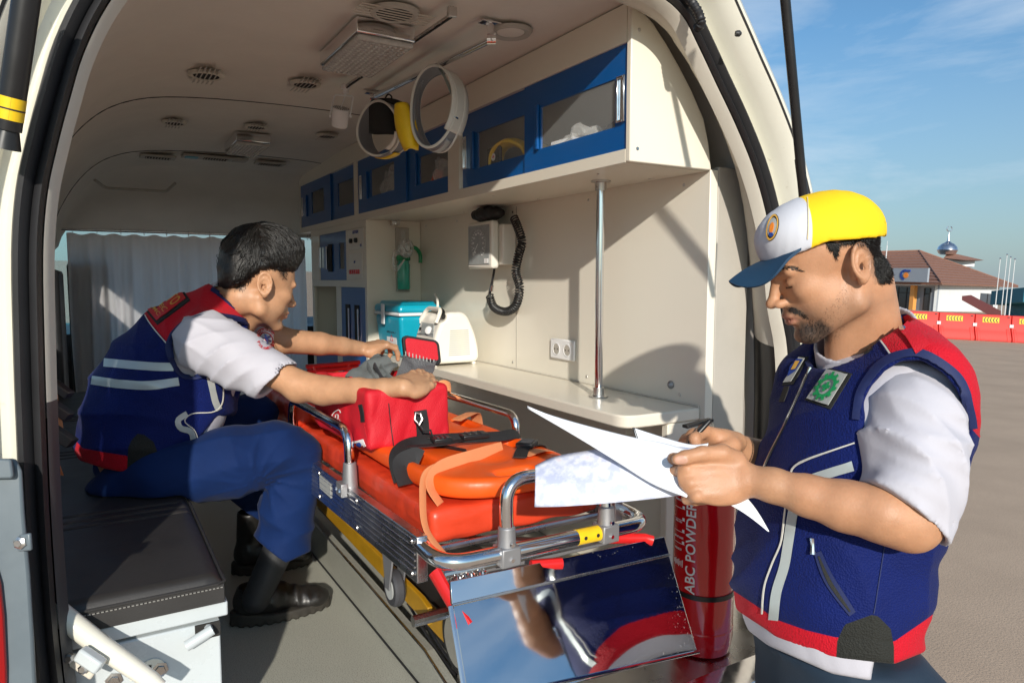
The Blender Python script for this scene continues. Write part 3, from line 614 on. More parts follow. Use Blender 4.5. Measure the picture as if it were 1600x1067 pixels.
# skirts of the cushion
front = [cush(1, j/nv) for j in range(nv+1)]; near = [cush(i/24, 0) for i in range(25)]
m.add([p for p in front]+[(p[0]+.002, p[1], ZS-.006) for p in front], [(j, j+1, nv+2+j, nv+1+j) for j in range(nv)])
m.add([p for p in near]+[(p[0], p[1]-.002, ZS-.006) for p in near], [(i, i+1, 26+i, 25+i) for i in range(24)])
part('seat_cushion', m, 'bench_leather', bn, smooth=50)
m = MB(); m.tube([(-.2, by0-.0025, ZS+.030), (BX-.01, by0-.0025, ZS+.030), (BX+.002, by0+.006, ZS+.030), (BX+.0025, by0+.6, ZS+.031)], .0028, 8); part('piping', m, 'bench_leather', bn)
m = MB()
for k in range(60): x = -.2+.385*k/60; m.box((x, by0-.0045, ZS+.0225), (x+.0038, by0-.0025, ZS+.0240))
part('stitching', m, 'thread', bn, kind='stuff')
m = MB(); m.box((-.215, by0+.004, ZS-.035), (BX+.006, by1, ZS-.008)); part('seat_tray', m, 'white_paint', bn, bevel=.003)
bl = [(-.215, .553), (BX-.055, .553), (BX-.055, .60), (BX-.008, .74), (BX-.008, ZS-.042), (-.215, ZS-.042)]
m = MB(); m.prism([(x, by0+.008, z) for x, z in bl], (0, by1-by0-.01, 0)); part('bench_box', m, 'white_paint', bn, bevel=.003)
lp = ony(326, 990, by0+.004); 
m = MB(); m.box((lp.x-.022, by0+.0045, lp.z-.008), (lp.x+.02, by0+.0075, lp.z+.02)); part('latch_cutout', m, 'dark_void', bn)
qc = ony(312, 996, by0-.012); u = (ony(334, 980, by0)-ony(290, 1008, by0)).normalized()
m = MB(); m.tube([qc-u*.024, qc+u*.024], .0095, 12); m.tube([qc+u*.018, qc+u*.018+V((0, .02, 0))], .007, 8); part('latch_lever', m, 'white_paint', bn, smooth=60)
for (px, py) in ((250, 1045), (178, 1062)):
    q = ony(px, py, by0+.007); m = MB(); m.lathe([(.014, 0), (.014, .002), (.009, .003), (.008, .007)], q, (0, -1, 0), 6); part('bolt', m, 'steel_brushed', bn)
q = ony(238, 1046, by0+.0075); m = MB(); m.lathe([(.021, 0), (.021, .002)], q, (0, -1, 0), 18); m.box((q.x-.035, q.y-.002, q.z-.01), (q.x, q.y, q.z+.012)); part('hinge_plate', m, 'cream_paint', bn, bevel=.001)
# folded tube arm in front of the bench
sa = thing('folding_stay', 'white folded tubular stay with a square bracket in front of the bench', 'stay', at(165, 1010, 1.13))
m = MB(); m.tube([at(70, 940, 1.135), at(160, 1010, 1.135), at(235, 1062, 1.135), at(250, 1074, 1.135)], [.0175, .0165, .014, .012], 14); part('tube', m, 'cream_paint', sa)
m = MB(); c = at(141, 1030, 1.10); u = (at(160, 1042, 1.10)-at(120, 1015, 1.10)).normalized(); w = VU-u*VU.dot(u); w.normalize()
m.obox(c, u*.021, w*.011, VF*.010); part('bracket', m, 'white_paint', sa, bevel=.004)
m = MB(); m.obox(at(128, 1040, 1.125), u*.024, w*.010, VF*.004); part('back_plate', m, 'trim_cream', sa, bevel=.003)
for q in ((131, 1044), (110, 1027)): m = MB(); m.lathe([(.008, 0), (.008, .004), (.005, .006)], at(*q, 1.115), -VF, 6); part('bolt', m, 'steel_brushed', sa)

# ================================================================ curtain
cu = thing('cabin_curtain', 'white pleated curtain drawn across behind the seated medic', 'curtain', (.5, 4.8, .9))
def curt(x0, x1, z0, seed):
    m = MB(); n = int((x1-x0)/.008)
    def fn(u, v):
        x = x0+(x1-x0)*u; z = 1.765-(1.765-z0)*v; a = .35+.65*min(1, v*3)
        f = math.sin(x*58+1.3*math.sin(x*9+seed)+.8*v)*.022+math.sin(x*131+seed+2*math.sin(x*7))*.008
        f += .010*noise.noise(V((x*14, z*2.5, seed)))+.006*noise.noise(V((x*40, z*9, seed)))
        return (x+.006*math.sin(z*5+x*20)*v, 4.80+f*a, z+.006*math.sin(x*58))
    m.grid(fn, n, 44); return m
part('curtain_cloth', curt(-.10, .62, .75, 1.0), 'curtain', cu, smooth=180, fix=False)
part('curtain_cloth', curt(.62, 1.25, .75, 4.0), 'curtain', cu, smooth=180, fix=False)
m = MB(); m.tube([(-.19, 4.80, 1.788), (1.30, 4.80, 1.790)], .008, 12); part('curtain_rod', m, 'chrome', cu)
for k in range(12):
    x = -.07+k*.122; m = MB(); q = [(x, 4.80+.014*math.cos(a), 1.784+.018*math.sin(a)) for a in [2*math.pi*i/12 for i in range(12)]]; m.tube(q, .0016, 5, closed=True); part('ring', m, 'chrome', cu)
m = MB(); m.lathe([(.022, 0), (.022, .012)], (1.30, 4.80, 1.79), (-1, 0, 0), 16); part('rod_end', m, 'steel_brushed', cu)
m = MB(); m.box((-.11, 4.86, .75), (.10, 5.0, 1.62)); solo('front_seat', m, 'bench_leather', 'dark front seat back just visible left of the curtain', 'seat', (0, 4.93, .75), bevel=.04)
# ================================================================ bodies: signed-distance modelling on a grid, in the view's own axes
A = lambda *p: np.array(p, dtype=np.float64)
def c3(px, py, d): return A((px-800)/FPX*d, -(py-533.5)/FPX*d, d)
def c2w(P): P = np.asarray(P); return np.array(CAM)+P[:, :1]*np.array(VR)+P[:, 1:2]*np.array(VU)+P[:, 2:]*np.array(VF)
VSC = 1.0
def w2c(p): q = V(p)-CAM; return A(q.dot(VR), q.dot(VU), q.dot(VF))
def nz(v): v = np.asarray(v, float); return v/np.linalg.norm(v)
def sph(P, c, r): return np.linalg.norm(P-c, axis=1)-r
def cap(P, a, b, ra, rb):
    ab = b-a; t = np.clip(((P-a)@ab)/(ab@ab), 0, 1); return np.linalg.norm(P-a-t[:, None]*ab, axis=1)-(ra+(rb-ra)*t)
def chain(P, pts, k=.01):
    d = None
    for (a, ra), (b, rb) in zip(pts[:-1], pts[1:]):
        e = cap(P, a, b, ra, rb); d = e if d is None else smin(d, e, k)
    return d
def ell(P, c, r, R=None):
    q = P-c
    if R is not None: q = q@R
    r = np.asarray(r); k0 = np.linalg.norm(q/r, axis=1); k1 = np.linalg.norm(q/(r*r), axis=1)+1e-9; return k0*(k0-1)/k1
def smin(a, b, k):
    h = np.clip(.5+.5*(b-a)/k, 0, 1); return b*(1-h)+a*h-k*h*(1-h)
def smax(a, b, k): return -smin(-a, -b, k)
def wav(P, s, seed, n=7):                 # smooth pseudo-noise, about -1..1
    r = np.random.RandomState(seed); o = np.zeros(len(P)); Q = P*s
    for i in range(n):
        d = r.normal(size=3); d /= np.linalg.norm(d); f = .6+1.3*r.rand(); ph = r.rand()*6.28
        o += np.sin(Q@d*f*6.28+ph+1.3*np.sin(Q@r.normal(size=3)*2.1+ph))
    return o/n*1.7
def folds(P, dirv, s, seed, warp=.6):     # soft ridges running across dirv
    d = nz(dirv); x = (P@d)*s+warp*wav(P, s*.16, seed); y = np.sin(x*6.28); m = np.clip(.5+.8*wav(P, s*.22, seed+9), 0, 1)
    return (1-np.sqrt(np.abs(y)+.02))*m
def polyd(X, Y, poly):                    # signed distance to a polygon, positive inside
    p = np.asarray(poly, float); n = len(p); d = np.full(X.shape, 1e9); s = np.zeros(X.shape, bool)
    for i in range(n):
        a, b = p[i], p[(i+1) % n]; e = b-a; wx = X-a[0]; wy = Y-a[1]
        t = np.clip((wx*e[0]+wy*e[1])/(e@e), 0, 1); d = np.minimum(d, (wx-e[0]*t)**2+(wy-e[1]*t)**2)
        c = (a[1] > Y) != (b[1] > Y)
        with np.errstate(divide='ignore', invalid='ignore'): xx = (b[0]-a[0])*(Y-a[1])/(b[1]-a[1])+a[0]
        s ^= c & (X < xx)
    d = np.sqrt(d); return np.where(s, d, -d)
def pix(C): return 800+FPX*C[:, 0]/C[:, 2], 533.5-FPX*C[:, 1]/C[:, 2]
def nets(fn, lo, hi, h):
    lo = np.asarray(lo, float); hi = np.asarray(hi, float); B = 6
    nb = np.maximum(1, np.ceil((hi-lo)/h/B).astype(int)); n = nb*B+1
    cx = [lo[i]+(np.arange(nb[i])+.5)*B*h for i in range(3)]
    G = np.stack(np.meshgrid(*cx, indexing='ij'), -1).reshape(-1, 3); dc = fn(G); act = np.abs(dc) < B*h*.87*1.25+.012
    D = np.where(dc > 0, 1.0, -1.0).reshape(nb)
    F = np.repeat(np.repeat(np.repeat(D, B, 0), B, 1), B, 2); F = np.pad(F, ((0, 1),)*3, mode='edge').astype(np.float64)
    act = act.reshape(nb); mask = np.zeros(n, bool)
    for i, j, k in np.argwhere(act): mask[i*B:i*B+B+1, j*B:j*B+B+1, k*B:k*B+B+1] = True
    idx = np.argwhere(mask); out = np.empty(len(idx))
    for s in range(0, len(idx), 300000): out[s:s+300000] = fn(lo+idx[s:s+300000]*h)
    F[mask] = out
    S = F < 0; c = np.zeros(tuple(n-1), int); acc = np.zeros(tuple(n-1)+(3,)); cnt = np.zeros(tuple(n-1))
    off = [(a, b, c_) for a in (0, 1) for b in (0, 1) for c_ in (0, 1)]
    sl = lambda o: tuple(slice(o[i], n[i]-1+o[i]) for i in range(3))
    for o in off: c += S[sl(o)]
    cell = (c > 0) & (c < 8)
    ci = np.argwhere(cell); vid = -np.ones(tuple(n-1), int); vid[cell] = np.arange(len(ci)); pos = np.zeros((len(ci), 3)); num = np.zeros(len(ci))
    for a in off:
        for ax in range(3):
            if a[ax]: continue
            b = list(a); b[ax] = 1
            fa = F[ci[:, 0]+a[0], ci[:, 1]+a[1], ci[:, 2]+a[2]]; fb = F[ci[:, 0]+b[0], ci[:, 1]+b[1], ci[:, 2]+b[2]]
            x = (fa < 0) != (fb < 0); t = np.where(x, fa/(fa-fb+1e-20), 0)
            p = ci+np.array(a); p = p.astype(float); p[:, ax] += t; pos[x] += p[x]; num[x] += 1
    V_ = lo+pos/num[:, None]*h; quads = []
    for ax in range(3):
        u, w = (ax+1) % 3, (ax+2) % 3
        s0 = [slice(0, n[i]) for i in range(3)]; s0[ax] = slice(0, n[ax]-1); s1 = list(s0); s1[ax] = slice(1, n[ax])
        cr = S[tuple(s0)] != S[tuple(s1)]; E_ = np.argwhere(cr)
        ok = (E_[:, u] > 0) & (E_[:, w] > 0) & (E_[:, u] < n[u]-1) & (E_[:, w] < n[w]-1); E_ = E_[ok]
        flip = S[E_[:, 0], E_[:, 1], E_[:, 2]]
        def g(du, dw): q = E_.copy(); q[:, u] -= du; q[:, w] -= dw; return vid[q[:, 0], q[:, 1], q[:, 2]]
        q = np.stack([g(0, 0), g(1, 0), g(1, 1), g(0, 1)], 1); q[~flip] = q[~flip][:, ::-1]; quads.append(q)
    return V_, np.concatenate(quads)
def relax(Vv, Q, it=1, lam=.5):
    for _ in range(it):
        acc = np.zeros_like(Vv); cnt = np.zeros(len(Vv))
        for k in range(4):
            a, b = Q[:, k], Q[:, (k+1) % 4]
            np.add.at(acc, a, Vv[b]); np.add.at(cnt, a, 1); np.add.at(acc, b, Vv[a]); np.add.at(cnt, b, 1)
        Vv = Vv+lam*(acc/np.maximum(cnt, 1)[:, None]-Vv)
    return Vv
def body_part(name, pieces, material, parent, zones=None, label=None, it=1, world=False):
    """pieces: list of (fn, lo, hi, h) -> ONE mesh; zones: dict name -> f(C) giving a float per vertex"""
    Vs, Qs, k = [], [], 0
    for fn, lo, hi, h in pieces:
        v, q = nets(fn, lo, hi, h); v = relax(v, q, it); Vs.append(v); Qs.append(q+k); k += len(v)
    C = np.concatenate(Vs); Q = np.concatenate(Qs); Wd = C if world else c2w(C*VSC); base = np.array(ROOT_BASE[parent.name])
    a_, b_, c_ = Wd[Q[:, 0]], Wd[Q[:, 1]], Wd[Q[:, 2]]
    if np.einsum('ij,ij->i', a_, np.cross(b_, c_)).sum() < 0: Q = Q[:, ::-1]
    Q = np.ascontiguousarray(Q)
    me = bpy.data.meshes.new(name); me.vertices.add(len(C)); me.vertices.foreach_set('co', (Wd-base).astype(np.float32).ravel())
    me.loops.add(Q.size); me.loops.foreach_set('vertex_index', Q.ravel().astype(np.int32)); me.polygons.add(len(Q))
    me.polygons.foreach_set('loop_start', np.arange(0, Q.size, 4, dtype=np.int32)); me.polygons.foreach_set('use_smooth', np.ones(len(Q), bool))
    me.update(calc_edges=True)
    for z, f in (zones or {}).items():
        a = me.attributes.new(z, 'FLOAT', 'POINT'); a.data.foreach_set('value', np.asarray(f(C), dtype=np.float32))
    me.materials.append(M[material] if isinstance(material, str) else material)
    o = bpy.data.objects.new(name, me); COL.objects.link(o); o.parent = parent; ROOT_BASE[o.name] = V(base)
    tagit(o, label); return o
def zoned(m, zones):                      # paint zones over a material: (attribute, colour, soft, amount, rough)
    t = m.node_tree; b = t.nodes['Principled BSDF']; N = t.nodes.new; L = t.links.new; src = b.inputs['Base Color'].links
    last = src[0].from_socket if src else None; lc = tuple(b.inputs['Base Color'].default_value)
    tc = N('ShaderNodeTexCoord')
    for z in zones:
        nm, col, soft, amt = z[:4]; jit = z[4] if len(z) > 4 else 0
        a = N('ShaderNodeAttribute'); a.attribute_name = nm; s = a.outputs['Fac']
        if jit:
            n = N('ShaderNodeTexNoise'); n.inputs['Scale'].default_value = z[5]; n.inputs['Detail'].default_value = 3; L(tc.outputs['Object'], n.inputs['Vector'])
            q = N('ShaderNodeMath'); q.operation = 'MULTIPLY_ADD'; L(n.outputs['Fac'], q.inputs[0]); q.inputs[1].default_value = jit; q.inputs[2].default_value = -jit/2
            w = N('ShaderNodeMath'); w.operation = 'ADD'; L(q.outputs[0], w.inputs[0]); L(s, w.inputs[1]); s = w.outputs[0]
        r = N('ShaderNodeMapRange'); r.inputs[1].default_value = -soft; r.inputs[2].default_value = soft; r.inputs[4].default_value = amt; L(s, r.inputs[0])
        x = N('ShaderNodeMix'); x.data_type = 'RGBA'
        if last: L(last, x.inputs[6])
        else: x.inputs[6].default_value = lc
        x.inputs[7].default_value = (*col, 1); L(r.outputs[0], x.inputs[0]); last = x.outputs[2]
    L(last, b.inputs['Base Color']); return m
def bvh_of(o):
    from mathutils.bvhtree import BVHTree
    me = o.data; mw = ROOT_BASE[o.name]; return BVHTree.FromPolygons([v.co+mw for v in me.vertices], [tuple(p.vertices) for p in me.polygons])
def hit(bv, px, py, off=.0015):
    d = (VF + VR*((px-800)/FPX) - VU*((py-533.5)/FPX)).normalized(); h, n, i, dist = bv.ray_cast(CAM, d)
    if h is None: return None
    if n.dot(d) > 0: n = -n
    return h+n*off
def patch_on(bv, quad, nu=10, nv=10, off=.0015, th=.0015):
    q = [A(*c) for c in quad]; pts = {}
    m = MB(); last = None; G = []
    for j in range(nv+1):
        row = []
        for i in range(nu+1):
            u, v = i/nu, j/nv; p = q[0]*(1-u)*(1-v)+q[1]*u*(1-v)+q[2]*u*v+q[3]*(1-u)*v; h = hit(bv, p[0], p[1], off) or last; last = h; row.append(h)
        G.append(row)
    ok = [h for r in G for h in r if h is not None]
    if not ok: print('patch misses', quad); return None
    G = [[h or ok[0] for h in r] for r in G]
    m.sheet(lambda u, v: G[round(v*nv)][round(u*nu)], nu, nv, th); return m
def ribbon_on(bv, pts, w, off=.001, th=.0012, step=6, wv=None):
    P = spline([(x, y, 0) for x, y in pts], 10); L_ = [0]
    for a, b in zip(P[:-1], P[1:]): L_.append(L_[-1]+(b-a).length)
    n = max(3, int(L_[-1]/step)); Q = []
    for k in range(n+1):
        s = L_[-1]*k/n; i = max(0, min(len(L_)-2, int(np.searchsorted(L_, s))-1)); t = (s-L_[i])/max(1e-6, L_[i+1]-L_[i]); Q.append(P[i].lerp(P[i+1], t))
    rows = []; last = None
    for k, p in enumerate(Q):
        a = Q[max(k-1, 0)]; b = Q[min(k+1, n)]; t = (b-a).normalized(); nn = V((-t.y, t.x, 0)); ww = w if wv is None else w*wv(k/n)
        r = []
        for s in (-.5, -.17, .17, .5):
            c = p+nn*ww*s; h = hit(bv, c.x, c.y, off) or last; last = h; r.append(h)
        if all(x is not None for x in r): rows.append(r)
    m = MB()
    if len(rows) < 2: print('ribbon misses', pts); return m
    nv = len(rows)-1; return m.sheet(lambda u, v: rows[round(v*nv)][round(u*3)], 3, nv, th)

def hand_fn(wrist, fwd, back, thumb_side, curls, thumb, scale=1.0, spread=(.05, .015, -.02, -.06), stretch=1.0):
    """a five-fingered hand: fwd wrist->knuckles, back = normal of the back of the hand; curls: four (a,b,c) bends; thumb: local points"""
    X = nz(fwd); Z = nz(back-X*(back@X)); Yv = np.cross(Z, X)*thumb_side; R = np.stack([X, Yv, Z], 1)
    ys = [.030, .010, -.011, -.031]; xs = [.088, .092, .088, .079]; ln = [.074, .081, .075, .059]; rr = [.0093, .0096, .0091, .0082]
    F = []
    for i in range(4):
        p = A(xs[i], ys[i], 0); ang = 0; pts = [(p.copy(), rr[i]*1.10)]; dv = spread[i]
        for fr_, c, q in zip((.44, .31, .25), curls[i], (1.0, .88, .74)):
            ang += c; p = p+ln[i]*fr_*A(math.cos(ang)*math.cos(dv), math.sin(dv), -math.sin(ang)*math.cos(dv)); pts.append((p.copy(), rr[i]*q))
        F.append(pts)
    T = [(A(*t[:3]), t[3]) for t in thumb]
    def fn(P):
        q = ((P-wrist)@R)/scale; d = ell(q, A(.045, 0, -.002), (.062, .043, .0165))
        for i in range(4):
            d = smin(d, cap(q, A(.008, ys[i]*.45, 0), A(xs[i], ys[i], 0), .0125, rr[i]*1.12), .008)
        d = smin(d, ell(q, A(.035, .030, -.010), (.032, .017, .015)), .010); d = smin(d, ell(q, A(.035, -.028, -.008), (.036, .014, .014)), .010)
        f = None
        for pts in F:
            e = chain(q, pts, .0035)
            for (p, r) in pts[1:3]: e = smin(e, sph(q, p, r*1.04), .003)
            f = e if f is None else np.minimum(f, e)
        d = smin(d, f, .005); t = chain(q, T, .005); d = smin(d, t, .007)
        for i in range(4): d = smin(d, sph(q, A(xs[i]-.001, ys[i], .0035), .0088), .004)
        d = d+.0004*np.sin(q[:, 1]*450)*np.clip(.02-np.abs(q[:, 0]-.05), 0, 1)*30
        return d*scale
    tips = [wrist+R@(pts[-1][0]*scale) for pts in F]+[wrist+R@(T[-1][0]*scale)]
    return fn, R, tips

def head_fn(center, R, s=1.0, heavy=0.0, eye_close=1.0):
    """R columns: forward, left, up.  The far and near halves mirror each other"""
    def fn(P):
        q = ((P-center)@R)/s; q = q.copy(); y0 = q[:, 1].copy(); q[:, 1] = np.abs(q[:, 1])
        d = ell(q, A(-.005, 0, .040), (.093, .077, .083))
        d = smin(d, ell(q, A(.045, .0, .035), (.046, .056, .052)), .03)
        d = smin(d, ell(q, A(.038, 0, -.035), (.053, .056+.004*heavy, .066)), .03)
        d = smin(d, ell(q, A(.015, .040, -.055), (.046, .020+.006*heavy, .036)), .025)
        d = smin(d, cap(q, A(-.018, .056, -.040), A(-.008, .055, -.070), .014, .014), .02)
        d = smin(d, cap(q, A(-.008, .054, -.070), A(.066, .016, -.104), .014, .014+.003*heavy), .018)
        d = smin(d, ell(q, A(.076, 0, -.104), (.018, .022, .015)), .014)
        d = smin(d, ell(q, A(.060, .040, -.018), (.024, .020, .019)), .016)          # cheekbone
        d = smin(d, cap(q, A(.083, .044, .020), A(.094, .006, .017), .0085, .0085), .012)   # brow
        d = smin(d, ell(q, A(.080, 0, -.062), (.020, .027, .024)), .014)             # muzzle
        d = smax(d, -ell(q, A(.106, .034, -.002), (.017, .019, .0120)), .010)        # socket
        e = sph(q, A(.0765, .032, -.0025), .0136); d = smin(d, e, .0035)                # lid over the eyeball
        d = smax(d, -(cap(q, A(.0885, .021, -.0095), A(.0835, .043, -.0085), .0012, .0010)), .0022)   # lid line
        d = smax(d, -(cap(q, A(.0905, .022, .0065), A(.0845, .044, .0065), .0010, .0010)), .003)   # fold above the lid
        n = cap(q, A(.088, 0, .016), A(.110, 0, -.026), .0105, .0098); n = smin(n, ell(q, A(.1145, 0, -.031), (.0115, .0115, .0098)), .006)
        n = smin(n, ell(q, A(.103, .0135, -.035), (.0125, .0075, .0082)), .005); d = smin(d, n, .008)
        d = smax(d, -ell(q, A(.108, .0085, -.043), (.006, .0032, .005)), .002)      # nostril
        d = smin(d, ell(q, A(.0955, 0, -.0605), (.0085, .023, .0060)), .004)
        d = smin(d, ell(q, A(.0935, 0, -.0735), (.0085, .020, .0068)), .004)
        d = smax(d, -cap(q, A(.104, 0, -.0668), A(.086, .025, -.0685), .0014, .0010), .002)
        d = smax(d, -ell(q, A(.097, 0, -.085), (.006, .018, .004)), .008)           # under the lip
        # ear
        ec = A(-.018, .0745, -.004); ax = nz(A(-.38, .92, .0)); up = nz(A(-.18, 0, 1)); up = nz(up-ax*(up@ax)); fw = np.cross(up, ax)
        w = q-ec; a = w@fw; b = w@up; c = w@ax; c = c-.10*np.abs(b)
        rad = np.sqrt((a/.62)**2+(b)**2)+1e-9; taper = 1+.16*(b/.03)
        ring = np.sqrt(((rad-.0285*np.clip(taper, .75, 1.15))*.75)**2+(c-.011)**2)-.0040
        plate = np.maximum(np.abs(c-.007)-.0022, (rad-.029)*.7)
        ant = np.sqrt(((np.sqrt(((a-.002)/.55)**2+(b-.000)**2)-.0185)*.7)**2+(c-.010)**2)-.0030
        ear = smin(smin(ring, plate, .004), ant, .003); ear = smin(ear, sph(q, ec+up*-.029+ax*.007, .0075), .006)
        ear = smax(ear, -ell(q, ec+ax*.014+fw*.004-up*.004, (.0075, .007, .009)), .005)
        ear = smin(ear, cap(q, ec-ax*.006+up*.012, ec-ax*.006-up*.018, .008, .007), .006)
        d = smin(d, ear, .004)
        return d*s
    return fn
def local(C, center, R, s=1.0): return ((C-center)@R)/s
def head_zones(center, R, s, extra=None):
    loc = lambda C: local(C, center, R, s)
    def lips(C):
        q = loc(C); y = np.abs(q[:, 1]); e = 1-np.sqrt((y/.025)**2+((q[:, 2]+.0668)/.0125)**2); return np.where(q[:, 0] > .07, e*.01, -.02)
    def lash(C):
        q = loc(C); y = np.abs(q[:, 1]); t = np.clip((y-.0205)/.023, 0, 1); zz = -.0095+.001*t; e = .0016-np.abs(q[:, 2]-zz); e = np.where((y > .019) & (y < .0455) & (q[:, 0] > .07), e, -.01); return e
    def brow(C):
        q = loc(C); y = np.abs(q[:, 1]); zz = .0215+.006*np.sin(np.clip((y-.012)/.04, 0, 1)*2.4); e = .0042-np.abs(q[:, 2]-zz)-.0025*np.clip((y-.03)/.02, 0, 1); return np.where((y > .011) & (y < .052) & (q[:, 0] > .05), e, -.01)
    z = {'lips': lips, 'lash': lash, 'brow': brow}; z.update(extra or {}); return z
def basis_from(f0, pitch, roll=0):        # f0 horizontal facing in view axes
    up = nz(w2c(CAM+V((0, 0, 1)))); f0 = nz(f0-up*(f0@up)); f = nz(f0*math.cos(pitch)-up*math.sin(pitch)); u = nz(up*math.cos(pitch)+f0*math.sin(pitch)); l = np.cross(u, f)
    if roll: u, l = u*math.cos(roll)+l*math.sin(roll), l*math.cos(roll)-u*math.sin(roll)
    return np.stack([f, l, u], 1)
def boxof(pts, pad): p = np.array(pts); return p.min(0)-pad, p.max(0)+pad

def solid(name, fn, lo, hi, h, m, parent, label=None, zones=None): return body_part(name, [(fn, A(*lo), A(*hi), h)], m, parent, zones, label, world=True)
def rbox(P, c, b, r, R=None):
    q = P-c
    if R is not None: q = q@R
    q = np.abs(q)-(np.asarray(b)-r); return np.linalg.norm(np.maximum(q, 0), axis=1)+np.minimum(q.max(1), 0)-r
# cloth and skin
def skin(name, col, hair):
    m = mat(name, col, .48, var=.15, vscale=26, bump=.5, bscale=330, spec=.42, sss=.10, rvar=.10, dist=.0010)
    return m
skin('skin_a', (.50, .255, .14), None); skin('skin_b', (.52, .28, .155), None)
mat('vest_navy', (.0012, .009, .100), .72, spec=.2, bump=.75, bscale=0, var=.16, vscale=16, weave=330, sheen=.04, dist=.0018)
mat('vest_navy_b', (.0012, .009, .100), .72, spec=.2, bump=.75, bscale=0, var=.16, vscale=16, weave=300, sheen=.04, dist=.0018)
mat('shirt_white', (.49, .48, .53), .8, bump=.35, bscale=200, var=.03, sheen=.05, dist=.0008)
mat('trouser_navy', (.0025, .018, .088), .8, spec=.2, bump=.5, bscale=90, var=.16, vscale=7, sheen=.04, dist=.001)
mat('trouser_dark', (.006, .022, .045), .8, bump=.3, bscale=220, var=.16, vscale=7, sheen=.04)
mat('hair_black', (.008, .007, .006), .45, var=.3, vscale=60, bump=.6, bscale=180, dist=.002, spec=.6)
mat('shoe_black', (.014, .013, .012), .38, var=.3, vscale=25, bump=.5, bscale=50, rvar=.12, dist=.002)
mat('sole_black', (.03, .026, .02), .75, var=.35, vscale=30, bump=.5, bscale=60)
mat('sock_black', (.018, .019, .022), .6, bump=.3, bscale=200)
mat('reflective', (.50, .55, .54), .4, .25, bump=.3, bscale=700, var=.06)
mat('piping_white', (.66, .64, .58), .6, bump=.3, bscale=300)
mat('navy_binding', (.006, .015, .085), .7, weave=900, bump=.4, dist=.0006)
mat('rib_black', (.020, .021, .019), .85, weave=500, bump=.5, dist=.001)
mat('cap_cloth', (.62, .63, .68), .8, bump=.3, bscale=400, var=.05, dist=.0006)
mat('cap_teal', (.008, .045, .10), .7, bump=.3, bscale=400, var=.1)
mat('patch_grey', (.42, .43, .41), .8, weave=700, bump=.4, var=.08, dist=.0006)
# faint print on the curled sheet
m_ = mat('paper_print', (.66, .69, .80), .7, var=0); t_ = m_.node_tree; b_ = t_.nodes['Principled BSDF']
n_ = t_.nodes.new('ShaderNodeTexNoise'); n_.inputs['Scale'].default_value = 55; n_.inputs['Detail'].default_value = 5; c_ = t_.nodes.new('ShaderNodeTexCoord'); t_.links.new(c_.outputs['Object'], n_.inputs['Vector'])
r_ = t_.nodes.new('ShaderNodeValToRGB'); r_.color_ramp.elements[0].position = .40; r_.color_ramp.elements[0].color = (.50, .54, .70, 1); r_.color_ramp.elements[1].position = .58; r_.color_ramp.elements[1].color = (.72, .74, .82, 1)
e_ = r_.color_ramp.elements.new(.70); e_.color = (.74, .68, .72, 1)
t_.links.new(n_.outputs['Fac'], r_.inputs[0]); t_.links.new(r_.outputs[0], b_.inputs['Base Color'])

def fur(name, bv, polys, n, ln, dirf, mtl, parent, lift=.35, th=.00045, seed=1, jit=.5):
    """short hairs rooted on a surface inside measured outlines"""
    rnd = random.Random(seed); m = MB(); x0 = min(p[0] for q in polys for p in q); x1 = max(p[0] for q in polys for p in q); y0 = min(p[1] for q in polys for p in q); y1 = max(p[1] for q in polys for p in q); k = 0; tries = 0
    while k < n and tries < n*12:
        tries += 1; x, y = rnd.uniform(x0, x1), rnd.uniform(y0, y1)
        if max(polyd(A(x), A(y), q)[0] if False else float(polyd(np.array([x]), np.array([y]), q)[0]) for q in polys) < rnd.uniform(-1.5, 2.5): continue
        h = hit(bv, x, y, -.0004)
        if h is None: continue
        dx, dy = dirf(x, y); h2_ = hit(bv, x+dx, y+dy, .0)
        if h2_ is None or (h2_-h).length > .05: continue
        t = (h2_-h).normalized(); nn = (CAM-h).normalized(); nn = (nn-t*nn.dot(t)).normalized(); sd2 = t.cross(nn)
        t = (t+sd2*rnd.uniform(-jit, jit)+nn*lift).normalized(); L_ = ln*rnd.uniform(.6, 1.2)
        m.tube([h, h+t*L_*.55+nn*L_*.05, h+t*L_-nn*L_*.12], [th, th*.8, th*.2], 3, caps=False); k += 1
    return part(name, m, mtl, parent, smooth=180, kind='stuff', fix=False)
# ================================================================ the standing man
VSC = 1.15      # modelling units to metres for this figure
DC = 1.12; PM = DC/FPX
def rows_loft(rows, yaw, b_of, dC, ex=2.25, phi=0):
    """rows: (py, left px, right px) of the trunk's outline; yaw turns the chest towards the viewer"""
    py = A(*[r[0] for r in rows]); k = dC/FPX; cx = (A(*[r[1] for r in rows])+A(*[r[2] for r in rows]))/2; hw = (A(*[r[2] for r in rows])-A(*[r[1] for r in rows]))/2*k*math.cos(phi)
    cs, sn = abs(math.cos(yaw+phi)), abs(math.sin(yaw+phi)); b = np.interp(py, [q[0] for q in b_of], [q[1] for q in b_of])
    a = np.sqrt(np.maximum(.003, hw**2-(b*sn)**2))/cs; yy = -(py-533.5)*k; X_ = (cx-800)*k
    cs, sn = math.cos(yaw), math.sin(yaw); u = A(-cs, 0, -sn); v = A(sn, 0, -cs)
    def fn(P, grow=0):
        y = P[:, 1]; X0 = np.interp(-y, -yy, X_); aa = np.interp(-y, -yy, a)+grow; bb = np.interp(-y, -yy, b)+grow
        dx = P[:, 0]-X0; dz = P[:, 2]-dC; p = np.abs(dx*u[0]+dz*u[2])/aa; q = np.abs(dx*v[0]+dz*v[2])/bb
        return ((p**ex+q**ex)**(1/ex)-1)*np.minimum(aa, bb)*.95
    return fn, u, v
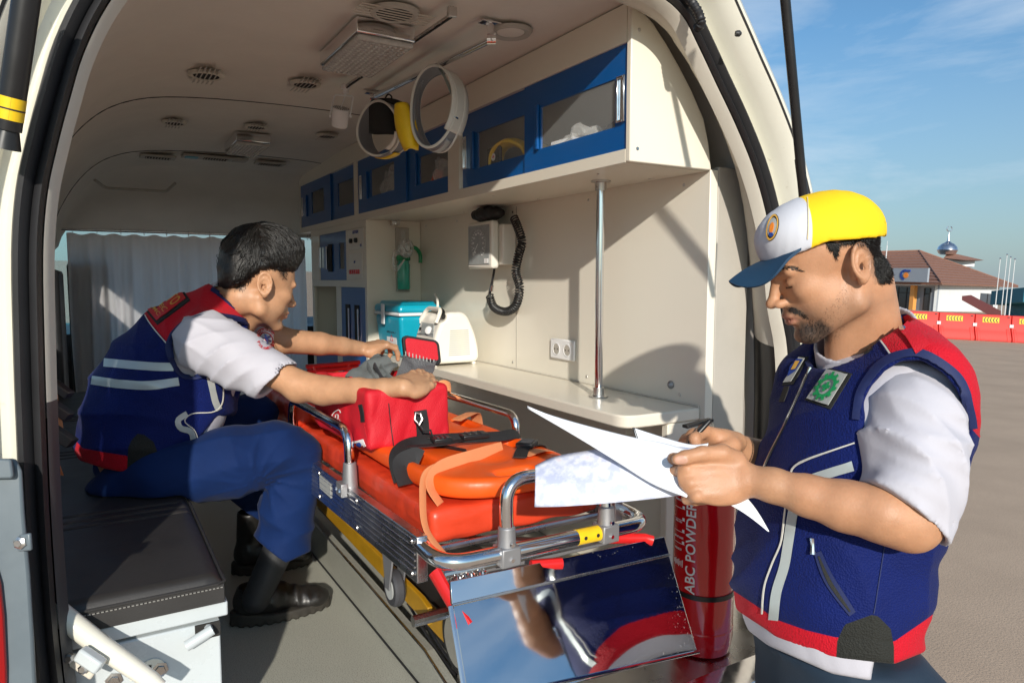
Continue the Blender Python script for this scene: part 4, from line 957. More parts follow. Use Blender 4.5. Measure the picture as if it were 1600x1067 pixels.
# smooth table by adding spline samples
def dense(rows, n=4):
    P = spline([(r[1], r[2], r[0]) for r in rows], n); return [(p.z, p.x, p.y) for p in P]
rows = dense([(500, 1330, 1395), (522, 1290, 1430), (545, 1258, 1458), (570, 1236, 1482), (600, 1222, 1502), (640, 1204, 1518), (700, 1188, 1512), (760, 1170, 1496), (820, 1152, 1480), (850, 1146, 1466), (880, 1142, 1468), (915, 1141, 1467), (950, 1145, 1450), (980, 1150, 1452), (1010, 1160, 1452), (1045, 1165, 1452), (1100, 1165, 1450)])
YAWB = math.radians(4)
rows = [(a, b-7, c-12) for a, b, c in rows]
trunk, ub, vb = rows_loft(rows, YAWB, [(500, .09), (545, .155), (600, .180), (700, .175), (820, .165), (950, .165), (1100, .168)], DC, 2.1, math.radians(25))
man = thing('person', 'standing man in yellow and white cap and blue vest writing on papers behind the van', 'person', at(1300, 1500, DC), 'people at the ambulance')
man.location = V((at(1300, 600, DC).x, at(1300, 600, DC).y, 0)); ROOT_BASE[man.name] = V(man.location)
HS = .835
HR = basis_from(A(-math.cos(math.radians(4)), 0, math.sin(math.radians(4))), math.radians(19))
HC = c3(1338, 414, 1.0)-HR@(A(-.018, -.0745, -.004)*HS)
headf = head_fn(HC, HR, HS, heavy=1.0)
hl = lambda *p: HC+HR@(A(*p)*HS)
nb = c3(1356, 580, 1.12)
def head_neck(P):
    d = headf(P); d = smin(d, cap(P, hl(-.040, 0, -.045), nb, .047, .054), .016)
    d = smin(d, cap(P, hl(-.005, 0, -.085), c3(1318, 570, 1.1), .026, .028), .016)      # under the chin
    d = smin(d, cap(P, hl(-.055, 0, -.03), c3(1378, 560, 1.13), .028, .036), .02)
    q = local(P, HC, HR, HS); d = d+.0009*np.clip(1-np.abs(np.linalg.norm(q-A(.02, -.045, -.085), axis=1)-.03)/.004, 0, 1)*0
    return d
SHN = c3(1436, 575, .985); ELN = c3(1420, 812, .925); WRN = c3(1172, 750, 1.00)
SHF = c3(1290, 600, 1.24); ELF = c3(1262, 760, 1.30); WRF = c3(1140, 699, 1.205)
# near hand: back of the hand to the viewer, fist closed round the sheets, thumb lying on top
hn_f, hn_R, hn_t = hand_fn(c3(1164, 746, 1.0), c3(1090, 748, 1.0)-c3(1168, 750, 1.0), A(.05, .35, -1), 1,
    [(1.05, 1.35, .9), (1.15, 1.35, .9), (1.2, 1.35, .9), (1.25, 1.3, .9)],
    [(.012, .028, .000, .0155), (.036, .036, .010, .0140), (.070, .033, .016, .0118), (.098, .026, .018, .0108), (.110, .023, .018, .0088)], .90)
if (hn_R[:, 1])[1] < 0:
    hn_f, hn_R, hn_t = hand_fn(c3(1164, 746, 1.0), c3(1090, 748, 1.0)-c3(1168, 750, 1.0), A(.05, .35, -1), -1,
    [(1.05, 1.35, .9), (1.15, 1.35, .9), (1.2, 1.35, .9), (1.25, 1.3, .9)],
    [(.012, .028, .000, .0155), (.036, .036, .010, .0140), (.070, .033, .016, .0118), (.098, .026, .018, .0108), (.110, .023, .018, .0088)], .90)
def arm_near(P):
    d = chain(P, [(c3(1432, 700, .965), .038), (c3(1432, 700, .95), .044), (ELN, .037)], .02)
    f = chain(P, [(ELN, .037), (c3(1378, 802, .925), .0362), (c3(1320, 790, .945), .0325), (c3(1262, 774, .965), .0268), (c3(1208, 758, .985), .0220), (WRN, .0215)], .014)
    d = smin(d, f, .02); d = smin(d, sph(P, c3(1425, 822, .925), .022), .02)
    d = smax(d, -sph(P, SHN, .0), .001); return smin(d, hn_f(P), .012)
# far hand holds the pen: fist with index and thumb pinching to the left
wf = c3(1138, 694, 1.205)
def mk_far(side):
    return hand_fn(wf, c3(1090, 686, 1.17)-wf, A(.55, .55, .75), side,
    [(.55, .9, .4), (.95, 1.2, .7), (1.15, 1.3, .8), (1.25, 1.35, .8)],
    [(.014, .030, -.010, .0165), (.042, .040, -.024, .0150), (.072, .036, -.036, .0115), (.094, .028, -.042, .0098)], .98)
hf_f, hf_R, hf_t = mk_far(1)
if (hf_R[:, 1])[1] < 0: hf_f, hf_R, hf_t = mk_far(-1)
def arm_far(P):
    d = chain(P, [(SHF, .050), (ELF, .044)], .02); d = smin(d, chain(P, [(ELF, .044), (c3(1205, 722, 1.26), .036), (WRF, .0255)], .02), .02)
    return smin(d, hf_f(P), .012)
def core(P): return smin(chain(P, [(SHF, .045), (nb-A(0, .06, 0), .05), (c3(1412, 615, 1.05), .03)], .02), smin(smax(trunk(P)+.035, P[:, 1]-c3(0, 540, DC)[1], .03), cap(P, nb, c3(1360, 640, 1.12), .06, .07), .03), .03)
lo1, hi1 = boxof([hl(.13, 0, -.12), hl(-.12, .09, .13), hl(-.12, -.09, .13), hl(.13, .05, -.1), nb, c3(1430, 620, 1.17)], .06)
lo2, hi2 = boxof([SHN, ELN, WRN, c3(1432, 826, .925)], .06); lo2[0] = SHN[0]-.24
hb = [c3(1175, 745, 1.0), c3(1060, 745, 1.02), c3(1090, 700, .97), c3(1090, 790, 1.04)]
lo3, hi3 = boxof(hb, .03)
lo4, hi4 = boxof([wf, c3(1080, 680, 1.15), c3(1090, 700, 1.2)], .065)
# the arms are split at a plane so that fine hand and coarser arm meet inside one surface
sp_n = c3(1200, 756, .985)[0]; 
def near_arm_only(P): return arm_near(P)
def z_hair(C):
    x, y = pix(C); f = polyd(x, y, [(1283, 366), (1300, 392), (1308, 378), (1318, 384), (1330, 378), (1352, 388), (1362, 402), (1364, 425), (1372, 442), (1388, 442), (1420, 425), (1420, 340), (1300, 340)])
    q = local(C, HC, HR, HS); return np.where(q[:, 2] > -.05, f*.0009, -.02)
def z_beard(C):
    x, y = pix(C); f = polyd(x, y, [(1250, 500), (1262, 503), (1268, 508), (1283, 500), (1300, 512), (1296, 534), (1278, 542), (1250, 538), (1244, 522)])
    g = polyd(x, y, [(1230, 479), (1244, 480), (1260, 492), (1262, 500), (1254, 494), (1234, 489)]); return np.maximum(f, g)*.0009
def z_bstub(C):
    q = local(C, HC, HR, HS); y = np.abs(q[:, 1]); return np.where((q[:, 2] < -.045) & (q[:, 2] > -.13), .03-.9*np.abs(q[:, 2]+.085)-.25*np.maximum(0, .02-q[:, 0]), -.02)
zs = head_zones(HC, HR, HS, {'hair': z_hair, 'beard': z_beard, 'stubble': z_bstub})
def z_nail(tips, R, k):
    def f(C):
        o = np.full(len(C), -.01)
        for t in tips[k:]:
            o = np.maximum(o, .0062-np.linalg.norm((C-t)*A(1, 1.0, 1), axis=1))
        return o
    return f
nail_c = c3(1074, 725, .968)
zs['nail'] = lambda C: .0075-np.linalg.norm((C-hn_t[4]-A(.004, 0, -.008))*A(.8, 1.15, 1), axis=1)
zoned(M['skin_a'], [('stubble', (.20, .13, .09), .012, .35, .01, 300), ('lips', (.34, .12, .09), .003, .75), ('lash', (.03, .015, .01), .0007, .9), ('brow', (.05, .03, .02), .003, .75, .006, 500), ('beard', (.045, .035, .03), .004, .85, .012, 700), ('hair', (.018, .015, .014), .007, .95, .012, 500), ('nail', (.62, .36, .28), .001, .7)])
body_part('body', [(head_neck, lo1, hi1, .0025), (arm_near, lo2, hi2, .005), (arm_near, lo3, hi3, .0019), (arm_far, lo4, hi4, .0021), (arm_far, *boxof([SHF, ELF, WRF], .06), .005), (core, A(.36, -.62, .93), A(.74, .1, 1.34), .012)], 'skin_a', man, zs)
# ---- cap
cap_c = hl(-.006, 0, .066)
crx = hl(0, 0, 0)
def cap_fn(P):
    q = local(P, HC, HR, HS); d = ell(q, A(-.003, 0, .050), (.108, .092, .086)); d = smin(d, ell(q, A(.045, 0, .080), (.060, .070, .045)), .03)
    d = d+.0018*folds(q, (1, .2, .3), 22, 5)
    # rim plane rises slightly to the back
    cut = -(q[:, 2]-(.040+.10*np.clip(-q[:, 0]-.02, 0, .2)*0-.055*q[:, 0]))
    cut = -((q[:, 2]-.052)+.10*(q[:, 0])-.36*np.minimum(q[:, 0]-.02, 0))
    inner = -(ell(q, A(-.006, 0, .044), (.101, .081, .074)))
    return smax(smax(d, cut, .004), inner, .003)
def z_yel(C):
    q = local(C, HC, HR, HS); return .046-.344*(q[:, 2]-.05)-q[:, 0]+.12*(q[:, 2]-.05)*0
loC, hiC = boxof([hl(x, y, z) for x in (-.14, .12) for y in (-.1, .1) for z in (0, .16)], .01)
zoned(M['cap_cloth'], [('yellow', (.90, .58, .003), .0006, 1)])
cp = body_part('cap', [(cap_fn, loC, hiC, .0035)], 'cap_cloth', man, {'yellow': z_yel}, 'baseball cap, white in front and bright yellow behind')
def visor(u, v):
    a = (u-.5)*2*1.10; r0 = .104; x0 = -.006+r0*math.cos(a*.80)*1.02; y0 = .082*math.sin(a)*1.05
    ext_ = .074*max(0, 1-abs(u-.5)*2)**.42; x = x0+ext_*v; z = .050-.10*x0-.016*v*v*max(0, 1-abs(u-.5)*2)-.050*v*(abs(y0)/.08)**.9*(1-abs(2*u-1)**4)
    return tuple(V(c2w(np.array([hl(x, y0, z+.006)])*VSC)[0]))
m = MB(); m.sheet(visor, 36, 12, .004); part('cap_visor', m, 'cap_teal', cp)
bvc = bvh_of(cp)
def disc_on(bv, cx, cy, rx, ry, off=.001, th=.001, ang=0, n=18, r0=0):
    rows = []; hc = hit(bv, cx, cy, off)
    if hc is None: return None
    for j in range(5):
        rr = r0+(1-r0)*j/4; row = []
        for i in range(n+1):
            t = 2*math.pi*i/n; x, y = rx*rr*math.cos(t), ry*rr*math.sin(t); 
            for sc in (1, .85, .7, .55, .4, .2):
                h = hit(bv, cx+(x*math.cos(ang)-y*math.sin(ang))*sc, cy+(x*math.sin(ang)+y*math.cos(ang))*sc, off)
                if h is not None and abs((h-hc).dot(VF)) < .045: break
            row.append(h)
        rows.append(row)
    ok = [h for r in rows for h in r if h is not None]
    if not ok: return None
    rows = [[h or ok[0] for h in r] for r in rows]; m = MB(); m.sheet(lambda u, v: rows[round(v*4)][round(u*n)], n, 4, th); return m
def put(name, mb, mtl, parent, **k):
    if mb is not None and mb.f: return part(name, mb, mtl, parent, **k)
b0 = put('cap_badge', disc_on(bvc, 1208, 356, 9, 21, ang=.22), 'print_black', cp, label='small round embroidered badge')
if b0:
    put('badge_ring', disc_on(bvc, 1208, 356, 8.2, 20, .0022, ang=.22, r0=.86), 'print_gold', b0); put('badge_ring', disc_on(bvc, 1208, 356, 6.2, 14.5, .0022, ang=.22), 'patch_grey', b0)
    put('badge_mark', disc_on(bvc, 1208, 357, 3.0, 8, .0034, ang=.22), 'print_orange', b0); put('badge_mark', disc_on(bvc, 1207, 367, 3.2, 3.2, .0034, ang=.22), 'print_blue', b0)
put('cap_seam', ribbon_on(bvc, [(1262, 309), (1263, 330), (1263, 355), (1262, 374)], 1.4, .0006), 'cap_cloth', cp)
body_o = [o for o in man.children if o.name.startswith('body')][0]; bvb = bvh_of(body_o)
fur('head_hair', bvb, [[(1303, 380), (1318, 378), (1352, 380), (1364, 398), (1366, 425), (1373, 441), (1390, 441), (1398, 420), (1400, 366), (1340, 366)], [(1288, 372), (1300, 392), (1306, 402), (1312, 380)]], 2600, .0085, lambda x, y: ((2.2, 3.5) if x > 1345 else (.8, 4)), 'hair_black', man, .30, .00055, 3)
fur('eyebrow', bvb, [[(1206, 424), (1222, 415), (1240, 416), (1254, 424), (1240, 421), (1222, 421), (1208, 430)]], 260, .006, lambda x, y: (4, .6), 'hair_black', man, .1, .00045, 4, .25)
fur('moustache', bvb, [[(1228, 480), (1238, 479), (1252, 486), (1263, 497), (1256, 497), (1246, 490), (1232, 487)]], 260, .0042, lambda x, y: (2.5, 3), 'hair_black', man, .2, .00038, 5)
fur('goatee', bvb, [[(1248, 510), (1262, 506), (1280, 500), (1296, 512), (1294, 532), (1276, 541), (1254, 534)], [(1262, 498), (1268, 498), (1272, 512), (1262, 512)]], 330, .0050, lambda x, y: (-.8, 4), 'hair_black', man, .3, .00032, 6, .9)
fur('stubble', bvb, [[(1268, 500), (1300, 470), (1322, 440), (1326, 470), (1318, 520), (1300, 545), (1290, 545)]], 420, .0022, lambda x, y: (.5, 4), 'hair_black', man, .3, .00028, 7, .8)
# ---- trousers
def trou(P):
    d = trunk(P, -.012); d = smax(d, P[:, 1]-c3(0, 985, DC)[1], .01); d = smax(d, -(P[:, 1]-c3(0, 1130, DC)[1]), .01)
    l1 = chain(P, [(c3(1340, 1090, DC)+vb*.09, .105), (c3(1330, 1400, DC)+vb*.1, .075), (c3(1330, 1640, DC)+vb*.1, .062)], .03)
    l2 = chain(P, [(c3(1340, 1090, DC)-vb*.09, .105), (c3(1330, 1400, DC)-vb*.1, .075), (c3(1330, 1640, DC)-vb*.1, .062)], .03)
    return smin(d, np.minimum(l1, l2), .03)+.003*folds(P, (.3, 1, .2), 14, 3)
body_part('trousers', [(trou, A(.25, -1.25, .85), A(.85, -.38, 1.45), .009)], 'trouser_dark', man)
for s_ in (1, -1):
    q = c3(1330, 1640, DC)+vb*.1*s_
    def shoe(P, q=q): return smax(smin(cap(P, q, q+A(-.13, -.02, -.06), .055, .042), sph(P, q+A(0, .03, 0), .05), .03), -(P[:, 1]-(q[1]-.045)), .01)
    body_part('shoe', [(shoe, q-.26, q+.12, .008)], 'shoe_black', man)
# ---- shirt
def cloth_wr(P, s=1, seed=0): return .0045*folds(P, (.5, .8, .3), 13*s, 20+seed)+.003*folds(P, (-.7, .6, .2), 21*s, 31+seed)+.0025*wav(P, 9*s, 40+seed)
cu0, cu1 = c3(1350, 757, .95), c3(1462, 852, .93)
tn = cu1-cu0; nh = nz(A(-tn[1], tn[0], 0)); 
if nh[1] < 0: nh = -nh
nh = nz(nh+A(0, 0, .12))
def sleeve(P):
    d = chain(P, [(c3(1432, 624, 1.0), .056), (c3(1430, 655, .98), .064), (c3(1429, 705, .96), .065), (c3(1420, 770, .94), .063), (c3(1393, 835, .93), .067)], .012)
    w = .011*folds(P, (.9, .45, .2), 9, 61)+.006*folds(P, (.6, .8, -.2), 15, 62)+.004*wav(P, 8, 63)
    # the pinch inside the elbow
    pn = ell(P, c3(1385, 770, .86), (.045, .010, .05), np.stack([nz(A(.85, -.5, 0)), nz(A(.5, .85, 0)), A(0, 0, 1)], 1))
    d = d-(w*1.5-.006)*np.clip((-P[:, 1]-.07)*9+.3, .3, 1); d = smax(d, -pn, .012)
    o = (cu0-P)@nh; d = smax(d, o, .003)
    inn = chain(P, [(c3(1418, 790, .94), .052), (c3(1380, 860, .93), .060)], .02); near = (cu0+nh*.03-P)@nh
    return smax(d, -smax(inn, -near-.0, .004), .003)
def collar(P):
    ax = nz(hl(-.04, 0, -.05)-nb); t = (P-nb)@ax; r = np.linalg.norm(P-nb-t[:, None]*ax, axis=1)
    d = np.abs(r-.071+.0*t)-.003; lim = smax(t-.075+.25*(-(P[:, 0]-nb[0])), -(t+.03), .004); return smax(d, lim, .004)
def tail(P):
    d = trunk(P, -.006)+.002*folds(P, (1, .2, 0), 18, 8); x, yv = pix(P); lowpx = np.interp(x, [1130, 1145, 1200, 1300, 1362, 1366, 1480], [962, 966, 1008, 1052, 1063, 1022, 1010])
    d = smax(d, (yv-lowpx)*PM, .002); return smax(d, P[:, 1]-c3(0, 930, DC)[1], .01)
def yk(P): return smax(smax(smax(trunk(P), P[:, 1]-c3(0, 540, DC)[1], .03)+.008, -(P[:, 1]-c3(0, 760, DC)[1]), .01), P[:, 2]-1.10, .01)
def far_sleeve(P): return smax(chain(P, [(SHF, .066), (ELF, .066)], .03)+cloth_wr(P), -(P[:, 1]-c3(0, 740, 1.28)[1]), .005)
sh = body_part('shirt', [(sleeve, *boxof([c3(1380, 540, 1.05), cu0, cu1, c3(1510, 640, .95), c3(1420, 860, .93)], .07), .0042), (yk, *boxof([c3(1330, 560, 1.0), c3(1520, 780, 1.0), c3(1420, 650, 1.12)], .06), .007), (collar, nb-.13, nb+A(.13, .14, .13), .003), (tail, A(.32, -.60, .90), A(.75, -.38, 1.38), .005), (far_sleeve, *boxof([SHF, ELF], .09), .008)], 'shirt_white', man)
# ---- vest
hx, hy = [1120, 1147, 1197, 1212, 1260, 1304, 1360, 1397, 1445, 1470], [936, 950, 983, 995, 1015, 1029, 1033, 1037, 1018, 1000]
ux, uy = [1120, 1147, 1200, 1250, 1304, 1397, 1445, 1470], [26, 27, 27, 30, 34, 35, 49, 50]
ARM0 = [(1350, 655), (1352, 622), (1364, 597), (1382, 575), (1408, 561), (1440, 559), (1472, 577), (1496, 604), (1508, 640), (1512, 680), (1505, 720), (1475, 760), (1440, 775), (1400, 770), (1370, 740), (1355, 700)]
ARM = [(x, y+6 if y < 640 else y) for x, y in ARM0]
def vest(P):
    d = smax(trunk(P), P[:, 1]-c3(0, 522, DC)[1], .03)
    d = smin(d, cap(P, c3(1440, 573, .995), c3(1395, 530, 1.09), .046, .05), .035); d = smin(d, cap(P, c3(1262, 590, 1.20), c3(1330, 560, 1.16), .050, .05), .035)
    d = smin(d, sph(P, c3(1440, 618, .99), .064), .03); xx, yy_ = pix(P); pz = polyd(xx, yy_, ARM)*PM; d = np.where(P[:, 2] < 1.10, smax(d, pz, .006), d)
    w = .009*folds(P, (.25, 1, .2), 7, 71)*np.clip((-P[:, 1]-.15)*5, .3, 1)+.007*folds(P, (.8, .7, 0), 6, 72)+.004*wav(P, 5, 73)
    d = d-w*1.0+.003
    d = smax(d, -(cap(P, nb-A(.0, .02, 0), hl(-.03, 0, -.02), .074, .072)), .006)      # neck opening
    x, yv = pix(P); low = np.interp(x, hx, hy); d = smax(d, (yv-low)*PM, .004)
    hem = (low-np.interp(x, ux, uy)-yv); d = d+.0022*np.exp(-(hem/2.5)**2)            # seam above the hem band
    return d
def hemz(C):
    x, y = pix(C); return (y-(np.interp(x, hx, hy)-np.interp(x, ux, uy)))*PM
red_y = [(1360, 514), (1368, 508), (1384, 504), (1400, 500), (1425, 488), (1520, 520), (1560, 640), (1545, 700), (1517, 668), (1513, 640), (1500, 600), (1475, 573), (1440, 552), (1418, 549), (1400, 560), (1396, 560), (1385, 540)]
blk = [(1305, 1060), (1308, 1000), (1320, 975), (1362, 960), (1372, 962), (1392, 982), (1397, 1010), (1397, 1060)]
vz = {'redy': lambda C: polyd(*pix(C), red_y)*PM, 'hem': hemz, 'rib': lambda C: polyd(*pix(C), blk)*PM}
zoned(M['vest_navy'], [('redy', (.52, .005, .018), .0006, 1), ('hem', (.52, .005, .018), .0006, 1), ('rib', (.022, .023, .02), .0006, 1)])
lov, hiv = A(.33, -.56, .87), A(.76, .06, 1.38)
ve = body_part('vest', [(vest, lov, hiv, .0045)], 'vest_navy', man, vz, 'blue mesh safety vest with red shoulders and hem')
bv = bvh_of(ve)
put('armhole_binding', ribbon_on(bv, [(1338, 655), (1343, 622), (1356, 595), (1378, 570), (1405, 556), (1440, 553), (1475, 572), (1500, 598), (1514, 640), (1518, 668)], 11, .0015, .003, 5), 'navy_binding', ve)
put('neck_binding', ribbon_on(bv, [(1262, 572), (1290, 556), (1320, 540), (1350, 524), (1380, 511), (1412, 498)], 11, .001, .0025, 5), 'navy_binding', ve)
put('piping', ribbon_on(bv, [(1358, 518), (1372, 528), (1384, 542), (1396, 560)], 2.2, .002, .0015, 4), 'piping_white', ve)
put('piping', ribbon_on(bv, [(1336, 692), (1300, 705), (1260, 720), (1242, 730), (1236, 745), (1228, 800), (1222, 845), (1208, 880), (1196, 915), (1192, 958)], 2.2, .002, .0015, 5), 'piping_white', ve)
put('reflective_stripe', ribbon_on(bv, [(1333, 728), (1300, 738), (1262, 752), (1248, 768), (1240, 800), (1232, 850), (1226, 885), (1214, 925), (1209, 968)], 15, .0012, .001, 5), 'reflective', ve, label='pale grey reflective stripe')
put('side_seam', ribbon_on(bv, [(1382, 850), (1374, 900), (1365, 958)], 1.6, .0006, .001, 6), 'navy_binding', ve)
ez = put('front_zipper', ribbon_on(bv, [(1262, 585), (1247, 620), (1225, 668), (1203, 712), (1192, 738)], 2.6, .0015, .0015, 5), 'black_webbing', ve)
put('zipper_teeth', ribbon_on(bv, [(1262, 586), (1247, 620), (1225, 668), (1203, 712), (1192, 738)], 1.0, .003, .001, 4), 'aluminium', ez)
h = hit(bv, 1264, 578, .004)
m = MB(); m.tube([at(1266, 574, h_:=(V(h)-CAM).dot(VF)), at(1262, 584, h_), at(1254, 600, h_-.002)], [.004, .003, .0022], 8); part('zip_pull', m, 'chrome', ez)
pk = put('pocket_zip', ribbon_on(bv, [(1278, 862), (1296, 905), (1332, 958)], 15, .0008, .002, 5, wv=lambda t: .75+.35*math.sin(t*3.1)), 'navy_binding', ve)
put('pocket_opening', ribbon_on(bv, [(1280, 868), (1298, 910), (1328, 954)], 6, .0030, .001, 5, wv=lambda t: .4+.6*math.sin(t*3.1)), 'rib_black', pk)
h_ = (V(hit(bv, 1270, 850, .004))-CAM).dot(VF); m = MB(); m.tube([at(1269, 840, h_), at(1270, 850, h_), at(1270, 866, h_-.004)], [.004, .0035, .0045], 8); part('zip_pull', m, 'chrome', pk)
# epaulette strap with snap
put('epaulette', ribbon_on(bv, [(1412, 513), (1428, 528), (1442, 548)], 24, .003, .003, 4, wv=lambda t: .75+.3*t), 'red_cloth', ve)
put('snap', disc_on(bv, 1411, 519, 5, 3.4, .0075, .0015), 'chrome', ve)
put('belt_clip', patch_on(bv, [(1342, 545), (1352, 539), (1364, 545), (1352, 553)], 4, 4, .003, .004), 'black_plastic', ve)
# patches
pt_ = put('chest_patch', patch_on(bv, [(1293, 575), (1332, 584), (1298, 640), (1258, 625)], 10, 10, .0015, .003), 'rib_black', ve, label='square patch with a green cogwheel and cross')
Q4 = [A(1294, 579), A(1326, 586), A(1296, 635), A(1263, 624)]
def bil(u, v): return Q4[0]*(1-u)*(1-v)+Q4[1]*u*(1-v)+Q4[2]*u*v+Q4[3]*(1-u)*v
put('patch_face', patch_on(bv, Q4, 10, 10, .0048, .0012), 'patch_grey', pt_)
def poly_on(bv, pts, off, th):             # a flat emblem laid on a surface: fan of small quads
    P = [hit(bv, x, y, off) for x, y in pts]; P = [p for p in P if p is not None]
    if len(P) < 3: return None
    c = sum(P, V((0, 0, 0)))/len(P); n = len(P); d = -(c-CAM).normalized()*th; m = MB()
    m.v = [tuple(p) for p in P]+[tuple(p+d) for p in P]+[tuple(c), tuple(c+d)]
    for i in range(n): j = (i+1) % n; m.f += [(2*n, j, i), (2*n+1, n+i, n+j), (i, j, n+j, n+i)]
    return m
for k in range(11):
    a = 2*math.pi*k/11; s5 = 2*math.pi/11
    seg = [(.40, a-.5*s5), (.40, a+.5*s5), (.24, a+.5*s5), (.24, a-.5*s5)]
    put('cog_segment', poly_on(bv, [bil(.5+r*math.cos(t), .5+r*math.sin(t)) for r, t in ((.27, a-.52*s5), (.38, a-.5*s5), (.38, a-.25*s5), (.47, a-.22*s5), (.47, a+.22*s5), (.38, a+.25*s5), (.38, a+.5*s5), (.27, a+.52*s5))], .0063, .0012), 'print_green', pt_)
for du, dv in ((.06, .17), (.17, .06)):
    put('cross_bar', poly_on(bv, [bil(.5+x, .5+y) for x, y in ((-du, -dv), (du, -dv), (du, dv), (-du, dv))], .0063+du*.002, .0012), 'print_green', pt_)
p2 = put('chest_patch', patch_on(bv, [(1251, 557), (1264, 558), (1240, 601), (1222, 603)], 8, 8, .0015, .003), 'rib_black', ve, label='dark edged blue and grey patch on the far chest')
put('patch_face', patch_on(bv, [(1250, 560), (1260, 561), (1238, 598), (1226, 599)], 8, 8, .0048, .001), 'patch_grey', p2)
put('patch_mark', poly_on(bv, [(1248, 563), (1258, 564), (1246, 582), (1234, 590), (1238, 574)], .0062, .001), 'print_blue', p2)
put('patch_mark', poly_on(bv, [(1247, 567), (1254, 567), (1247, 579), (1240, 580)], .0078, .001), 'print_gold', p2)
put('pen_tab', patch_on(bv, [(1226, 604), (1234, 604), (1226, 628), (1218, 628)], 3, 4, .002, .003), 'black_webbing', ve)
# ================================================================ the seated medic
VSC = 1.0
med = thing('person', 'young man in blue vest sitting on the bench, hands in the red bag', 'person', onz(250, 800, .97), 'people at the ambulance')
UPV = nz(w2c(CAM+V((0, 0, 1)))); wx = w2c(CAM+V((1, 0, 0))); wy = w2c(CAM+V((0, 1, 0)))
HS2 = .98
def wd(x, y, z): return w2c((x, y, z))
a_ = math.radians(46); HR2 = basis_from(A(math.cos(a_), 0, math.sin(a_)), math.radians(13))
EARP = w2c(ony(413, 446, 1.97))
sgn = -1 if HR2[2, 1] > 0 else 1
HC2 = EARP-HR2@(A(-.018, .0745*sgn, -.004)*HS2)
h2 = lambda *p: HC2+HR2@(A(*p)*HS2)
head2 = head_fn(HC2, HR2, HS2, heavy=0)
DN = HC2[2]
nb2 = c3(352, 478, DN+.02)
def hn2(P):
    d = head2(P); d = smin(d, cap(P, h2(-.040, 0, -.045), nb2, .050, .060), .02)
    return smin(d, cap(P, h2(.008, 0, -.085), c3(385, 505, DN+.02), .026, .03), .02)
def P3(px, py, y): return w2c(ony(px, py, y))
S1, E1, W1 = P3(322, 535, 1.87), P3(462, 600, 1.76), P3(630, 606, 1.53)
S2, E2, W2 = P3(385, 500, 2.22), P3(440, 532, 2.22), P3(563, 545, 2.28)
h1_f, h1_R, h1_t = hand_fn(W1, P3(672, 588, 1.60)-W1, nz(A(-.05, .62, -1)), 1,
    [(.10, .16, .1), (.12, .20, .1), (.18, .24, .15), (.26, .30, .2)],
    [(.012, .028, -.006, .0155), (.036, .046, -.018, .0140), (.062, .058, -.032, .0115), (.084, .062, -.044, .0095)], .97)
if (h1_R[:, 1])[1] < 0:
    h1_f, h1_R, h1_t = hand_fn(W1, P3(672, 588, 1.60)-W1, nz(A(-.05, .62, -1)), -1,
    [(.10, .16, .1), (.12, .20, .1), (.18, .24, .15), (.26, .30, .2)],
    [(.012, .028, -.006, .0155), (.036, .046, -.018, .0140), (.062, .058, -.032, .0115), (.084, .062, -.044, .0095)], .97)
def mk2(side): return hand_fn(W2, P3(606, 536, 2.28)-W2, nz(A(-.15, 1, -.35)), side,
    [(.55, .75, .35), (.50, .80, .4), (.75, .85, .5), (.9, .9, .5)],
    [(.014, .028, -.010, .0155), (.040, .036, -.028, .0140), (.066, .030, -.044, .0112), (.088, .018, -.052, .0092)], .97)
h2_f, h2_R, h2_t = mk2(1)
if (h2_R[:, 1])[2] > 0: h2_f, h2_R, h2_t = mk2(-1)
def arm1(P):
    d = chain(P, [(P3(340, 545, 1.87), .042), (P3(410, 572, 1.82), .040), (E1, .036), (P3(505, 610, 1.71), .036), (P3(560, 610, 1.63), .030), (P3(600, 607, 1.57), .0235), (W1, .0215)], .010)
    d = smin(d, sph(P, P3(468, 612, 1.76), .028), .02); return smin(d, h1_f(P), .010)
def arm2(P):
    d = chain(P, [(S2, .046), (E2, .040), (P3(500, 537, 2.24), .036), (P3(535, 541, 2.26), .029), (W2, .0255)], .012); return smin(d, h2_f(P), .010)
# trunk: a bent spine of rounded sections, wide across the back
C0 = w2c((.17, 2.08, 1.2)); lat = nz(wy); SQ = 1/1.42
def squash(P): return P+((SQ-1)*((P-C0)@lat))[:, None]*lat
def TP(px, py): return w2c(ony(px, py, 2.08))
TR = [(TP(212, 735), .105), (TP(208, 690), .112), (TP(216, 640), .117), (TP(240, 590), .117), (TP(275, 545), .104), (TP(308, 515), .086), (TP(340, 482), .066)]
BEL = [(TP(265, 690), .10), (TP(290, 635), .108), (TP(318, 578), .098), (TP(342, 530), .072)]
sqTR = [(squash(p[None])[0], r) for p, r in TR]; sqB = [(squash(p[None])[0], r) for p, r in BEL]
def trunk2(P):
    Q = squash(P); d = smin(chain(Q, sqTR, .05), chain(Q, sqB, .05), .06)
    d = smin(d, cap(P, P3(322, 522, 1.93), P3(350, 505, 2.24), .052, .052), .05); return d
def core2(P): return smin(smin(trunk2(P)+.03, chain(P, [(S2, .045), (TP(318, 520), .06), (P3(345, 545, 1.88), .045)], .02), .02), cap(P, nb2, TP(300, 530), .05, .06), .03)
def z2hair(C):
    x, y = pix(C); f = polyd(x, y, [(336, 300), (334, 400), (346, 432), (352, 452), (378, 452), (392, 432), (402, 420), (420, 416), (434, 420), (440, 434), (446, 436), (450, 420), (462, 408), (480, 400), (480, 300)])
    q = local(C, HC2, HR2, HS2); return np.where((q[:, 2] > -.075) & ((q[:, 0] < .055) | (q[:, 2] > .06)), f*.0017, -.02)
